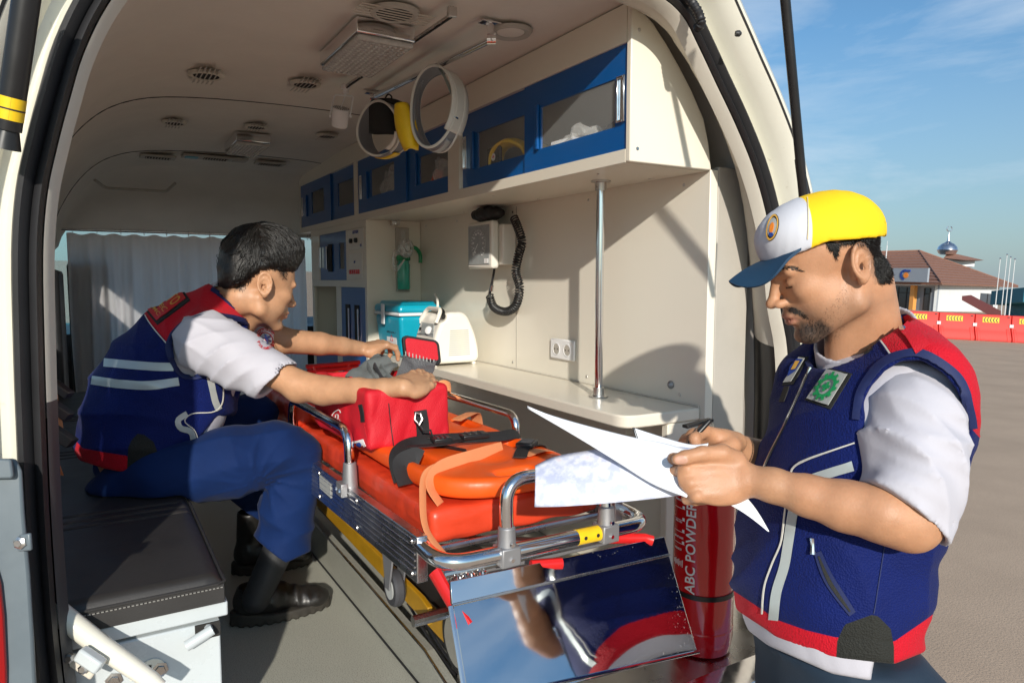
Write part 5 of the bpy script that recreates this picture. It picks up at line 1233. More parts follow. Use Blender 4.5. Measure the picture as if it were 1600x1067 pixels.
def z2stub(C):
    q = local(C, HC2, HR2, HS2); return np.where((q[:, 2] < -.05) & (q[:, 2] > -.13) & (q[:, 0] > .02), .02-.7*np.abs(q[:, 2]+.085), -.02)
zs2 = head_zones(HC2, HR2, HS2, {'hair': z2hair, 'stubble': z2stub})
zoned(M['skin_b'], [('stubble', (.25, .16, .11), .012, .25, .01, 300), ('lips', (.36, .14, .10), .003, .7), ('lash', (.03, .015, .01), .0007, .9), ('brow', (.03, .02, .015), .003, .85, .006, 500), ('hair', (.015, .012, .010), .009, .93, .010, 350)])
bx = lambda pts, pad: boxof(pts, pad)
body_part('body', [(hn2, *bx([h2(.13, 0, -.12), h2(-.12, .09, .13), h2(-.12, -.09, .13), h2(.13, .05, -.1), nb2, c3(352, 500, DN)], .05), .0032), (arm1, *bx([P3(340, 545, 1.87), E1, P3(620, 606, 1.54)], .055), .005), (arm1, *bx([P3(618, 606, 1.54), P3(700, 580, 1.64)], .065), .0024), (arm2, *bx([S2, E2, P3(540, 540, 2.26)], .055), .005), (arm2, *bx([P3(545, 545, 2.28), P3(640, 540, 2.3)], .065), .0026), (core2, *bx([p for p, r in TR+BEL], .24), .012)], 'skin_b', med, zs2)
# ---- hair: a full swept-over top with loose locks
def hair_f(P):
    q = local(P, HC2, HR2, HS2); d = ell(q, A(-.012, 0, .070), (.106, .088, .088)); d = smin(d, ell(q, A(.056, 0, .110), (.050, .062, .030)), .03); d = smin(d, ell(q, A(.015, 0, .136), (.085, .064, .040)), .03)
    d = smin(d, ell(q, A(-.055, 0, .015), (.055, .070, .06)), .03)
    low = .048-.42*np.clip(-q[:, 0]-.01, 0, .2)*1.5+.25*np.clip(q[:, 0]-.03, 0, .1)
    low = np.where(q[:, 0] < -.035, .040-1.35*(-q[:, 0]-.035), low); low = np.maximum(low, -.050)
    w = .002*wav(q, 16, 91)+.0025*folds(q+.010*np.stack([wav(q, 9, 92)]*3, 1), (.25, 1, .35), 40, 93)
    return smax(d+w*1.0-.001, low-q[:, 2], .010)*HS2
hr_ = body_part('hair', [(hair_f, *bx([h2(x, y, z) for x in (-.13, .12) for y in (-.1, .1) for z in (-.06, .16)], .02), .0032)], 'hair_black', med)
bvh2 = bvh_of(hr_); rnd = random.Random(3); m = MB()
for k in range(2600):
    u, v = rnd.random(), rnd.random(); th = rnd.uniform(-2.6, 2.6); x0 = rnd.uniform(-.11, .10); 
    q = A(x0, .10*math.sin(th), .08+.10*math.cos(th)); o = V(c2w(h2(*q)[None])[0]); c = V(c2w(h2(-.01, 0, .055)[None])[0]); h, n, i, dd = bvh2.ray_cast(o+(o-c)*.6, (c-o).normalized())
    if h is None: continue
    fw = V(VR*HR2[0, 0]+VU*HR2[1, 0]+VF*HR2[2, 0]); dn = -V(VR*HR2[0, 2]+VU*HR2[1, 2]+VF*HR2[2, 2]); sw = fw*rnd.uniform(.35, 1.0)*(1 if x0 > -.05 else -.1)+dn*rnd.uniform(.2, .9)+V((rnd.uniform(-.12, .12), rnd.uniform(-.12, .12), rnd.uniform(-.1, .1)))
    t = (sw-n*sw.dot(n)).normalized(); L_ = rnd.uniform(.035, .075); pts = []; p = h+n*.0005
    for s_ in range(5):
        pts.append(p); p = p+t*L_/4; nn = (p-c).normalized(); h3, n3, i3, d3 = bvh2.ray_cast(p+nn*.03, -nn)
        if h3 is not None: p = h3+n3*(.0012+.0022*math.sin(s_*.9)*(1+rnd.random()))
        t = (t+V((rnd.uniform(-.08, .08), rnd.uniform(-.08, .08), rnd.uniform(-.08, .08)))+dn*.12).normalized()
    m.tube(pts, [(.0012, .0007), (.0015, .0008), (.0013, .0007), (.0009, .0005), (.0003, .0002)], 4)
part('hair_locks', m, 'hair_black', hr_, smooth=180, kind='stuff', fix=False)
mb_ = [o for o in med.children if o.name.startswith('body')][0]; bvm = bvh_of(mb_)
fur('eyebrow', bvm, [[(455, 425), (464, 421), (469, 424), (462, 428)]], 120, .006, lambda x, y: (3, .5), 'hair_black', med, .1, .0005, 14, .3)
fur('side_hair', bvm, [[(345, 405), (352, 448), (378, 455), (394, 436), (402, 424), (420, 420), (436, 424), (441, 436), (447, 436), (450, 420), (440, 408), (380, 400)]], 1500, .0065, lambda x, y: (1.0, 3.5), 'hair_black', med, .2, .0006, 15)
# ---- shirt
def sl_cut(a, b, P, flipv):
    t = b-a; n = nz(A(-t[1], t[0], 0)); n = n if n@flipv > 0 else -n; return (P-a)@n
ca, cb = P3(408, 617, 1.80), P3(466, 570, 1.80)
def sleeve1(P):
    d = chain(P, [(P3(322, 535, 1.90), .078), (P3(375, 562, 1.84), .076), (P3(425, 590, 1.80), .064), (P3(470, 612, 1.76), .058)], .02)
    d = d+.005-.014*folds(P, (.75, .5, .3), 8, 21)-.009*folds(P, (-.3, .9, .2), 11, 22)+.003*wav(P, 8, 23); d = smax(d, sl_cut(ca, cb, P, A(1, -.6, 0)), .003)
    inn = chain(P, [(P3(405, 580, 1.81), .050), (P3(475, 612, 1.75), .054)], .02); return smax(d, -inn, .003)
ca2, cb2 = P3(428, 552, 2.2), P3(432, 515, 2.2)
def sleeve2(P):
    d = chain(P, [(S2, .066), (P3(425, 528, 2.22), .062), (P3(460, 535, 2.22), .058)], .02)+.004*folds(P, (.75, .5, .3), 12, 25)
    return smax(d, sl_cut(ca2, cb2, P, A(1, 0, 0)), .003)
def collar2(P):
    ax = nz(h2(-.04, 0, -.05)-nb2); t = (P-nb2)@ax; r = np.linalg.norm(P-nb2-t[:, None]*ax, axis=1); return smax(np.abs(r-.067)-.003, np.abs(t-.006)-.034, .004)
body_part('shirt', [(sleeve1, *bx([S1, ca, cb, P3(320, 500, 1.9), P3(440, 600, 1.8)], .085), .0045), (sleeve2, *bx([S2, ca2, cb2], .075), .005), (collar2, nb2-.12, nb2+.12, .0035), (lambda P: smax(trunk2(P)+.008, (P-w2c((.2, 2.0, 1.2)))@lat, .01), *bx([P3(280, 500, 1.85), P3(420, 640, 1.85)], .08), .007)], 'shirt_white', med)
# ---- vest
ha, hb_ = [(120, 705), (128, 722), (160, 733), (202, 741), (245, 738), (268, 706), (290, 690), (320, 680)], 0
HX = [110, 127, 160, 202, 240, 262, 285, 306, 340]; HY = [712, 720, 731, 740, 741, 712, 706, 690, 650]
ARM2 = [(266, 533), (280, 515), (300, 503), (330, 498), (360, 499), (392, 510), (420, 540), (420, 620), (380, 640), (355, 590), (331, 583), (300, 588), (280, 583), (268, 560)]
def vest2(P):
    d = smin(trunk2(P), sph(P, P3(322, 535, 1.90), .070), .03); xx, yy = pix(P); pz = polyd(xx, yy, ARM2)*.0017; d = np.where((P-w2c((.2, 2.02, 1.2)))@lat < 0, smax(d, pz, .006), d)
    d = d+.004-.012*folds(P, (.2, 1, .1), 5, 51)-.009*folds(P, (.8, .6, 0), 5, 52)+.005*wav(P, 4, 53)
    d = smax(d, -cap(P, nb2, h2(-.03, 0, -.02), .069, .066), .006)
    low = np.interp(xx, HX, HY); d = smax(d, (yy-low)*.0017, .004)
    return d
def hem2(C): x, y = pix(C); return (y-np.interp(x, [110, 127, 160, 200, 262, 285], [695, 701, 707, 711, 706, 705])-0)*.0017
def hem2b(C):
    x, y = pix(C); a = polyd(x, y, [(120, 690), (129, 700), (160, 706), (199, 712), (202, 745), (160, 760), (110, 730)]); b = polyd(x, y, [(241, 722), (245, 711), (258, 705), (268, 700), (275, 712), (262, 735), (240, 750)]); return np.maximum(a, b)*.0017
rib2 = [(198, 745), (200, 700), (205, 688), (215, 677), (225, 679), (240, 690), (247, 708), (240, 750)]
RY = [(337, 420), (322, 428), (280, 441), (240, 462), (223, 486), (232, 502), (262, 536), (275, 520), (300, 503), (345, 497), (395, 505), (402, 490), (420, 470)]
vz2 = {'redy': lambda C: polyd(*pix(C), RY)*.0017, 'hem': hem2b, 'rib': lambda C: polyd(*pix(C), rib2)*.0017}
zoned(M['vest_navy_b'], [('redy', (.52, .005, .018), .0006, 1), ('hem', (.52, .005, .018), .0006, 1), ('rib', (.022, .023, .02), .0006, 1)])
ve2 = body_part('vest', [(vest2, *bx([p for p, r in TR+BEL], .27), .0052)], 'vest_navy_b', med, vz2, 'blue mesh safety vest with red shoulders and hem')
b2 = bvh_of(ve2)
put('armhole_binding', ribbon_on(b2, [(330, 584), (300, 589), (281, 584), (268, 560), (265, 534), (280, 513), (300, 501), (330, 495), (360, 496), (397, 507)], 7, .0015, .003, 4), 'navy_binding', ve2)
put('neck_binding', ribbon_on(b2, [(330, 452), (345, 462), (362, 476), (380, 490)], 6, .001, .0025, 4), 'navy_binding', ve2)
put('piping', ribbon_on(b2, [(223, 486), (232, 502), (246, 520), (262, 537)], 1.6, .002, .0015, 4), 'piping_white', ve2)
for pts in ([(158, 566), (200, 570), (240, 573), (271, 573)], [(144, 594), (190, 600), (235, 602), (279, 596)]):
    put('reflective_stripe', ribbon_on(b2, pts, 13, .0012, .001, 5), 'reflective', ve2, label='pale grey reflective stripe')
put('reflective_stripe', ribbon_on(b2, [(326, 584), (331, 605), (336, 628), (342, 640)], 10, .0012, .001, 4), 'reflective', ve2)
put('reflective_stripe', ribbon_on(b2, [(292, 646), (278, 656), (282, 668), (298, 674), (302, 690)], 9, .0012, .001, 4), 'reflective', ve2)
put('piping', ribbon_on(b2, [(344, 580), (348, 600), (346, 630), (332, 643), (300, 646), (288, 658), (304, 672), (309, 688)], 1.5, .0018, .0012, 4), 'piping_white', ve2)
bp = put('back_patch', patch_on(b2, [(276, 442), (297, 470), (246, 508), (226, 484)], 10, 10, .0015, .003), 'rib_black', ve2, label='black edged red patch with gold lettering on the shoulder blade')
PQ = [A(276, 447), A(291, 468), A(246, 502), A(230, 484)]
put('patch_face', patch_on(b2, PQ, 10, 10, .0048, .0012), 'print_red', bp)
def text_on(bv, body, quad, parent, mtl, name='lettering', off=.0062, th=.0012, size=1.0, sx=1.0):
    """lettering laid over a four cornered area of a surface; quad = left-bottom, right-bottom, right-top, left-top"""
    t = text_mb(body, 1.0, 0, sx); xs = [p[0] for p in t.v]; ys = [p[1] for p in t.v]; x0, x1, y0, y1 = min(xs), max(xs), min(ys), max(ys); q = [A(*c) for c in quad]; out = []; last = None
    for x, y, z in t.v:
        u, v = (x-x0)/(x1-x0), (y-y0)/(y1-y0); p = q[0]*(1-u)*(1-v)+q[1]*u*(1-v)+q[2]*u*v+q[3]*(1-u)*v; h = hit(bv, p[0], p[1], off) or last; last = h; out.append(h)
    if any(o is None for o in out): return
    t.v = [tuple(o) for o in out]; return part(name, t, mtl, parent, fix=False)
def pq(s, t): a, b, c, d = PQ; return a*(1-s)*(1-t)+b*s*(1-t)+c*s*t+d*(1-s)*t
for wd_, t0, t1 in (('NTO', .46, .10), ('TEC', .70, .56), ('JMC', .92, .78)): text_on(b2, wd_, [pq(.12, t0), pq(.88, t0), pq(.88, t1), pq(.12, t1)], bp, 'print_gold')
# sleeve badge
shirt2 = [o for o in med.children if o.name.startswith('shirt')][0]; bs = bvh_of(shirt2)
e0 = put('sleeve_badge', disc_on(bs, 415, 530, 16, 19, .001, .001, ang=-.5), 'print_white', shirt2, label='round white badge with red lettering and a blue star')
if e0:
    put('badge_ring', disc_on(bs, 415, 530, 15.5, 18.3, .0022, .0008, ang=-.5, r0=.92), 'print_red', e0); put('badge_ring', disc_on(bs, 415, 530, 10, 12, .0022, .0008, ang=-.5, r0=.86), 'print_red', e0)
    put('badge_centre', disc_on(bs, 415, 530, 8.5, 10, .0022, .0008, ang=-.5), 'print_white', e0)
    for a in (0, 1.05, 2.09):
        c_, s_ = math.cos(a+.4), math.sin(a+.4); put('star_bar', poly_on(bs, [(415+c_*8-s_*1.6, 530+s_*8+c_*1.6), (415+c_*8+s_*1.6, 530+s_*8-c_*1.6), (415-c_*8+s_*1.6, 530-s_*8-c_*1.6), (415-c_*8-s_*1.6, 530-s_*8+c_*1.6)], .0036+a*.0002, .0006), 'print_blue', e0)
    for wrd, a0, a1, rr in (('EMERGENCY', 3.5, 5.9, 1), ('PARAMEDIC', 2.75, .35, -1)):
        for k, ch in enumerate(wrd):
            a = a0+(a1-a0)*k/(len(wrd)-1); cx_, cy_ = 415+12.8*math.cos(a), 530+15.2*math.sin(a); tx, ty = -math.sin(a)*rr, math.cos(a)*rr; nx_, ny_ = math.cos(a)*rr, math.sin(a)*rr; w_, h_ = 1.7, 2.1
            text_on(bs, ch, [(cx_-tx*w_-nx_*h_, cy_-ty*w_-ny_*h_), (cx_+tx*w_-nx_*h_, cy_+ty*w_-ny_*h_), (cx_+tx*w_+nx_*h_, cy_+ty*w_+ny_*h_), (cx_-tx*w_+nx_*h_, cy_-ty*w_+ny_*h_)], e0, 'print_red', off=.0032, th=.0005)
# ---- trousers
HIP1, KN1, AN1 = P3(235, 742, 1.94), P3(458, 715, 1.94), P3(432, 905, 1.94)
def tr1(P):
    d = chain(P, [(P3(210, 755, 2.0), .082), (P3(255, 744, 1.96), .086), (P3(360, 722, 1.93), .088), (P3(430, 706, 1.94), .078), (P3(461, 712, 1.94), .066)], .03)
    s = chain(P, [(P3(462, 714, 1.94), .064), (P3(450, 790, 1.94), .070), (P3(438, 888, 1.94), .077), (P3(436, 930, 1.94), .078)], .02)
    s = smin(d, s, .025)
    d2 = chain(P, [(P3(210, 735, 2.20), .10), (P3(300, 690, 2.28), .095), (P3(395, 650, 2.33), .075)], .03)
    s2 = chain(P, [(P3(398, 650, 2.33), .068), (P3(392, 750, 2.34), .068), (P3(386, 850, 2.34), .070)], .02)
    e = np.minimum(s, smin(d2, s2, .02)); e = smin(s, e, .01); e = smin(e, ell(P, P3(212, 760, 2.1), (.11, .06, .16)), .03)
    kc = P3(415, 745, 1.90); rr = np.linalg.norm(P-kc, axis=1); fan = np.sin(np.arctan2(P[:, 1]-kc[1], P[:, 0]-kc[0])*13+2*wav(P, 3, 88))
    e = e+.003-.008*np.clip(fan, 0, 1)**3*np.exp(-rr/.11)-.012*folds(P, (.45, 1, .1), 6, 81)-.009*folds(P, (-.6, .8, .1), 6, 82)+.003*wav(P, 7, 83)
    x, y = pix(P); cutp = np.interp(x, [380, 388, 425, 470, 492], [880, 888, 890, 868, 858]); e2 = smax(e, (y-np.where((P-w2c((.3, 2.14, 1)))@lat < 0, cutp, 842))*.0018, .003)
    z = (P@UPV); return smax(e2, (w2c((0, 2, .972))@UPV)-z-.9*np.clip((P@wx)-(w2c((.17, 2, 1))@wx), 0, .5), .004)
body_part('trousers', [(tr1, *bx([P3(150, 780, 2.0), P3(520, 660, 1.9), P3(436, 900, 1.94), P3(386, 850, 2.34), P3(205, 640, 2.3)], .09), .0055)], 'trouser_navy', med)
def sock(P): return chain(P, [(P3(434, 860, 1.95), .042), (P3(400, 935, 1.95), .038)], .01)+.002*folds(P, (0, 1, 0), 30, 5)
body_part('sock', [(sock, *bx([P3(432, 860, 1.95), P3(402, 935, 1.95)], .06), .005)], 'sock_black', med)
# ---- shoes
def shoe2(heel, toe, h=.062, boot=0):
    ax = nz(toe-heel); L_ = np.linalg.norm(toe-heel); up = UPV; sd_ = np.cross(ax, up); R = np.stack([ax, sd_, up], 1)
    def up_f(P):
        q = (P-heel)@R; x = q[:, 0]/L_
        d = cap(q, A(.045, 0, .060), A(.10, 0, .060), .042, .042); d = smin(d, cap(q, A(.10, 0, .060), A(L_-.045, 0, .036), .042, .030), .03); d = smin(d, ell(q, A(L_-.05, 0, .034), (.055, .046, .026)), .02)
        d = smin(d, cap(q, A(.045, 0, .06), A(.055, 0, .095+boot), .036, .040), .02)
        d = d+.0035*np.abs(np.sin(q[:, 0]*110+6*np.abs(q[:, 1])))*np.clip((q[:, 0]-.10)*14, 0, 1)*np.clip((L_-.03-q[:, 0])*20, 0, 1)+.0012*wav(q, 20, 7)
        d = smax(d, -cap(q, A(.052, 0, .10+boot), A(.052, 0, .16+boot), .032, .036), .004)
        d = smax(d, q[:, 2]-(.100+boot-.10*np.clip(q[:, 0]-.06, -.05, .02)), .004); return smax(d, .014-q[:, 2], .004)
    def so_f(P):
        q = (P-heel)@R; w = .042+.006*np.sin((q[:, 0]/L_-.55)*4); dx = np.maximum(-q[:, 0], q[:, 0]-L_); e = ell(q*A(1, 1, 0), A(L_*.5, 0, 0), (L_*.53, .052, 1)); tz = .028+.012*np.clip(1-q[:, 0]/.10, 0, 1)
        d = smax(e, np.maximum(-q[:, 2]-.0+.006*np.clip((q[:, 0]-L_*.7)*6, 0, 1)*0, q[:, 2]-tz), .006); return d+.0015*np.sign(np.sin(q[:, 0]*260))*np.exp(-(q[:, 2]/.010)**2)
    lo, hi = boxof([heel, toe, heel+up*(.13+boot), toe+up*.08], .065); return up_f, so_f, lo, hi
HE1, TO1 = w2c(onz(364, 976, .551)), w2c(onz(512, 944, .551))
uf, sf, lo, hi = shoe2(HE1, TO1); s1 = body_part('shoe', [(uf, lo, hi, .0035)], 'shoe_black', med, label='worn black leather shoe'); body_part('sole', [(sf, lo, hi, .004)], 'sole_black', s1)
HE2, TO2 = w2c((.36, 2.36, .551)), w2c((.60, 2.33, .551))
uf, sf, lo, hi = shoe2(HE2, TO2, boot=.10); s1 = body_part('shoe', [(uf, lo, hi, .0045)], 'shoe_black', med, label='black boot of the far leg'); body_part('sole', [(sf, lo, hi, .005)], 'sole_black', s1)
# ================================================================ stretcher
st = thing('stretcher', 'wheeled ambulance stretcher with aluminium frame, chrome rails and red mattress', 'stretcher', (.73, 2.0, .65))
zt = lambda y: 1.030-(y-1.17)*.030
def beam(x0, x1, y0, y1, h, name='side_beam'):
    m = MB(); m.prism([(x0, y0, zt(y0)-h), (x1, y0, zt(y0)-h), (x1, y0, zt(y0)), (x0, y0, zt(y0))], (0, 0, 0)); m = MB()
    a = [(x0, y0, zt(y0)-h), (x1, y0, zt(y0)-h), (x1, y0, zt(y0)), (x0, y0, zt(y0))]; b = [(x0, y1, zt(y1)-h), (x1, y1, zt(y1)-h), (x1, y1, zt(y1)), (x0, y1, zt(y1))]
    m.add(a+b, [(0, 3, 2, 1), (4, 5, 6, 7), (0, 1, 5, 4), (1, 2, 6, 5), (2, 3, 7, 6), (3, 0, 4, 7)]); return part(name, m, 'aluminium', st, bevel=.002)
bm = beam(.494, .516, 1.165, 3.1, .088); beam(.958, .980, 1.165, 3.1, .06)
for k in range(6):                        # extrusion ribs on the near beam
    m = MB(); zz = .010+.0125*k; m.tube([(.4935, 1.175, zt(1.175)-zz), (.4935, 3.09, zt(3.09)-zz)], .0018, 5); part('rib', m, 'aluminium', bm)
for y in (1.185, 1.50, 1.80, 2.2):
    for dz in (.012, .074): m = MB(); m.lathe([(.006, 0), (.005, .003)], (.4925, y, zt(y)-dz), (-1, 0, 0), 10); part('rivet', m, 'steel_brushed', bm)
m = MB(); m.box((.492, 1.58+.12, zt(1.7)-.055), (.4935, 1.80, zt(1.7)-.02)); part('rating_label', m, 'patch_grey', bm)
# end loop tube
z0 = 1.0
lp_ = fillet([(.507, 1.20, 1.012), (.507, 1.085, 1.002), (.985, 1.085, .995), (.985, 1.30, 1.0)], .06, 8)
m = MB(); m.tube(lp_, .0150, 18); el = part('end_tube', m, 'chrome', st)
def clamp(c, h=.05, r=.020, parent=st):
    m = MB(); m.lathe([(r*.8, h), (r*.85, h*.4), (r, 0), (r, -.012)], c, (0, 0, 1), 14); m.obox(V(c)+V((0, 0, -.004)), (r*1.0, 0, 0), (0, r*.98, 0), (0, 0, .018)); o = part('clamp', m, 'cast_grey', parent, bevel=.003)
    for dz in (.02, -.008): m = MB(); m.lathe([(.0045, 0), (.004, .003)], V(c)+V((0, -r, dz)), (0, -1, 0), 8); part('rivet', m, 'chrome', o)
    return o
for x in (.638, .869): clamp((x, 1.085, 1.0))
lp_ = fillet([(.638, 1.085, 1.04), (.638, 1.088, 1.135), (.869, 1.10, 1.128), (.869, 1.085, 1.04)], .055, 9)
m = MB(); m.tube(lp_, .0128, 16); part('foot_rail', m, 'chrome', st)
m = MB(); m.tube([(.795, 1.085, .998), (.85, 1.085, .997)], .0156, 16); yl = part('warning_label', m, 'yellow', el)
for x in (.808, .838): m = MB(); m.lathe([(.004, 0), (.004, .0006)], (x, 1.0694, .999), (0, -1, 0), 8); part('mark', m, 'print_black', yl)
for x, ya, yb, zp in ((.505, 1.585, 2.13, 1.150), (.972, 1.60, 2.25, 1.135)):
    for y in (ya, yb):
        m = MB(); m.lathe([(.015, .045), (.017, .02), (.019, -.03)], (x, y, zt(y)+.012), (0, 0, 1), 14); m.box((x-.028, y-.02, zt(y)-.02), (x-.012, y+.02, zt(y)+.012)); o = part('rail_mount', m, 'cast_grey', st, bevel=.002)
        for q in (-.012, .012): m = MB(); m.lathe([(.005, 0), (.004, .004)], (x-.0285, y+q, zt(y)-.004), (-1, 0, 0), 6); part('bolt', m, 'chrome', o)
    m = MB(); m.tube(fillet([(x, ya, zt(ya)+.03), (x, ya+.004, zp), (x, yb, zp-.006), (x, yb, zt(yb)+.03)], .06, 9), .0118, 16); part('side_rail', m, 'chrome', st)
# deck slats and frame below
for y in [1.2+.11*k for k in range(16)]:
    m = MB(); m.tube([(.515, y, .985-(y-1.17)*.03), (.958, y, .985-(y-1.17)*.03)], .007, 8); part('deck_bar', m, 'steel_brushed', st)
m = MB(); m.box((.53, 1.19, .955), (.95, 3.0, .965)); m = MB(); m.box((.54, 1.16, .93), (.94, 1.19, .955)); part('cross_member', m, 'cast_grey', st, bevel=.003)
m = MB(); m.tube([(.53, 1.13, .965), (.95, 1.13, .96)], .008, 10); part('lock_bar', m, 'steel_brushed', st)
m = MB(); m.tube([V((.545+.0045*k/4, 1.12+.012*math.sin(k*1.2), .95+.012*math.cos(k*1.2))) for k in range(60)], .0022, 6); part('spring', m, 'chrome', st)
m = MB(); m.tube([(.515, 1.135, .972), (.53, 1.09, .925), (.545, 1.06, .895)], [(.016, .010), (.014, .009), (.012, .009)], 10); part('release_lever', m, 'red_plastic', st)
m = MB(); m.tube([(.90, 1.12, .965), (.985, 1.10, .955), (1.0, 1.09, .95)], [(.011, .008)]*3, 10); part('release_lever', m, 'red_plastic', st)
m = MB(); m.tube([(.70, 1.10, .955), (.765, 1.09, .95)], [(.012, .009)]*2, 10); part('release_lever', m, 'red_plastic', st)
# castor
cs = MB(); cs.prism([(.498, 1.30, .945), (.498, 1.36, .945), (.498, 1.345, .865), (.498, 1.325, .865)], (.004, 0, 0)); cs.prism([(.528, 1.30, .945), (.528, 1.36, .945), (.528, 1.345, .865), (.528, 1.325, .865)], (.004, 0, 0)); cs.box((.498, 1.30, .938), (.532, 1.36, .946))
cs = part('castor_fork', cs, 'cast_grey', st, bevel=.001)
m = MB(); m.lathe([(.012, -.011), (.034, -.011), (.038, -.006), (.038, .006), (.034, .011), (.012, .011)], (.515, 1.335, .865), (1, 0, 0), 24); part('wheel', m, 'hose_grey', cs)
m = MB(); m.lathe([(.022, -.0125), (.022, .0125)], (.515, 1.335, .865), (1, 0, 0), 18); part('wheel_hub', m, 'patch_grey', cs)
# undercarriage: yellow lift beams, axle, cables
uc = thing('lift_platform', 'yellow and dark loading platform mechanism under the stretcher', 'platform', (.8, 2.0, .56))
for x, z, w in ((.60, .770, .020), (.655, .70, .022)):
    m = MB(); m.prism([(x, 1.36, z-w), (x, 1.36, z+w), (x, 1.40, z+w+.008), (x, 2.6, z+w+.03), (x, 2.6, z-w+.03)], (.012, 0, 0)); part('lift_beam', m, 'yellow_paint', uc, bevel=.002)
m = MB(); m.lathe([(.07, -.02), (.078, -.015), (.078, .015), (.07, .02)], (.66, 1.30, .73), (1, 0, 0), 28); wl = part('road_wheel', m, 'rubber_black', uc)
m = MB(); m.lathe([(.055, -.023), (.05, -.018), (.05, .018), (.055, .023)], (.66, 1.30, .73), (1, 0, 0), 24); part('wheel_rim', m, 'chrome', wl)
for a, b, r in (((.54, 1.30, .80), (.94, 1.30, .80), .012), ((.66, 1.33, .62), (.98, 1.30, .60), .014), ((.70, 1.6, .62), (.80, 1.22, .60), .010), ((.64, 1.6, .86), (.95, 1.25, .90), .012)):
    m = MB(); m.tube([a, b], r, 10); part('axle', m, 'steel_brushed', uc)
for k in range(4):
    m = MB(); m.tube(spline([(.66+.02*k, 1.62, .68), (.68, 1.4, .60+.02*k), (.71+.02*k, 1.22, .62), (.80, 1.14, .575)], 8), .004, 6); part('cable', m, 'rubber_black', uc)
m = MB(); m.box((.70, 1.25, .64), (.98, 2.6, .70)); part('tray', m, 'black_plastic', uc, bevel=.004)
m = MB(); m.prism([(.632, 1.16, .553), (.700, 1.16, .553), (.700, 1.16, .59), (.632, 1.22, .60), ], (0, 0, 0)); 
sk = MB(); ys_ = [1.17, 1.45, 1.9, 2.4, 3.2]; zs_ = [.585, .640, .652, .662, .66]
for i in range(5): sk.v += [(.625, ys_[i], .551), (.632, ys_[i], zs_[i]), (.655, ys_[i], zs_[i]), (.655, ys_[i], .551)]
for i in range(4):
    for j in range(4): sk.f.append((i*4+j, i*4+(j+1) % 4, i*4+4+(j+1) % 4, i*4+4+j))
sk.f += [(0, 1, 2, 3), (16, 17, 18, 19)]; s_ = part('side_skirt', sk, 'skirt_vinyl', uc, smooth=0)
m = MB(); m.tube([(.6318, ys_[i]+.002, zs_[i]+.0015) for i in range(5)], .0035, 6); part('skirt_edge', m, 'steel_brushed', s_)
m = MB(); m.tube([(.6235, y, .5535) for y in (1.18, 2.0, 3.0)], .003, 6); part('skirt_joint', m, 'rubber_black', s_)
# mattress
def matt(P):
    yy = np.clip(P[:, 1], 1.26, 2.95); d = rbox(P, A(.745, 2.08, 1.024), (.205, .875, .034), .015)
    d = d+.0022*folds(P, (.3, 1, 0), 9, 11)*np.exp(-((P[:, 2]-1.05)/.03)**2)+.0022*wav(P, 9, 12)
    e = np.abs(P[:, 2]-1.022); d = d-.0016*np.exp(-(e/.004)**2)
    pk = np.exp(-((P[:, 0]-.60)**2+(P[:, 1]-1.22)**2)/.0015); return d+.0025*pk*np.sin(P[:, 2]*260)
mt = solid('mattress', matt, (.50, 1.16, .97), (.99, 3.0, 1.09), .0065, 'red_vinyl', st)
# ---- orange spine board on the mattress
sb = thing('spine_board', 'orange plastic spine board with hand holes lying on the red mattress', 'spine board', (.73, 2.0, 1.06))
def board(P):
    q = P.copy(); y = q[:, 1]; hw = .168+.006*np.clip((y-1.2)*3, 0, 1); x = np.abs(q[:, 0]-.735)
    tip = np.clip((1.30-y)/.12, 0, 1); hw = hw-.055*tip**2
    d2 = np.maximum(x-hw, np.maximum(1.175-y, y-2.95)); d2 = smax(x-hw, 1.175-y, .07); zc = 1.090; d = smax(d2, np.abs(q[:, 2]-zc)-.021, .018)
    for (cx_, cy_, a, b) in HOLES: d = smax(d, -(np.sqrt(((q[:, 0]-cx_)/a)**4+((q[:, 1]-cy_)/b)**4)**.5-1)*min(a, b), .010)
    d = smax(d, -ell(q, A(.735, 1.75, 1.165), (.10, .70, .062)), .015); d = smax(d, -ell(q, A(.735, 1.31, 1.135), (.055, .045, .030)), .01)
    return d
HOLES = [(.610, 1.42, .022, .065), (.862, 1.42, .022, .065), (.604, 1.70, .020, .06), (.868, 1.70, .020, .06), (.604, 2.0, .020, .06), (.868, 2.0, .02, .06), (.735, 1.215, .045, .018), (.868, 2.3, .02, .06)]
solid('board', board, (.54, 1.14, 1.06), (.93, 2.98, 1.125), .006, 'orange', sb)
def strap_path(pts, w, mtl, name, parent, t=.0014, n=8): m = MB(); P = spline(pts, n); m.tube(P, [(t, w)]*len(P), 8, flat=(0, 0, 1)); return part(name, m, mtl, parent)
strap_path([(.55, 1.16, .985), (.525, 1.19, 1.03), (.535, 1.23, 1.075), (.56, 1.27, 1.112), (.62, 1.30, 1.119), (.70, 1.34, 1.116)], .0105, 'tan_strap', 'tan_strap', sb)
strap_path([(.575, 1.235, 1.060), (.562, 1.255, 1.095), (.60, 1.285, 1.118), (.70, 1.33, 1.119), (.80, 1.38, 1.114)], .016, 'tan_strap', 'tan_strap', sb)
strap_path([(.80, 1.29, 1.117), (.86, 1.31, 1.117), (.902, 1.33, 1.10), (.91, 1.34, 1.07)], .019, 'tan_strap', 'tan_strap', sb)
strap_path([(.84, 1.70, 1.120), (.88, 1.72, 1.126), (.93, 1.76, 1.12), (.955, 1.79, 1.07)], .018, 'tan_strap', 'tan_strap', sb)
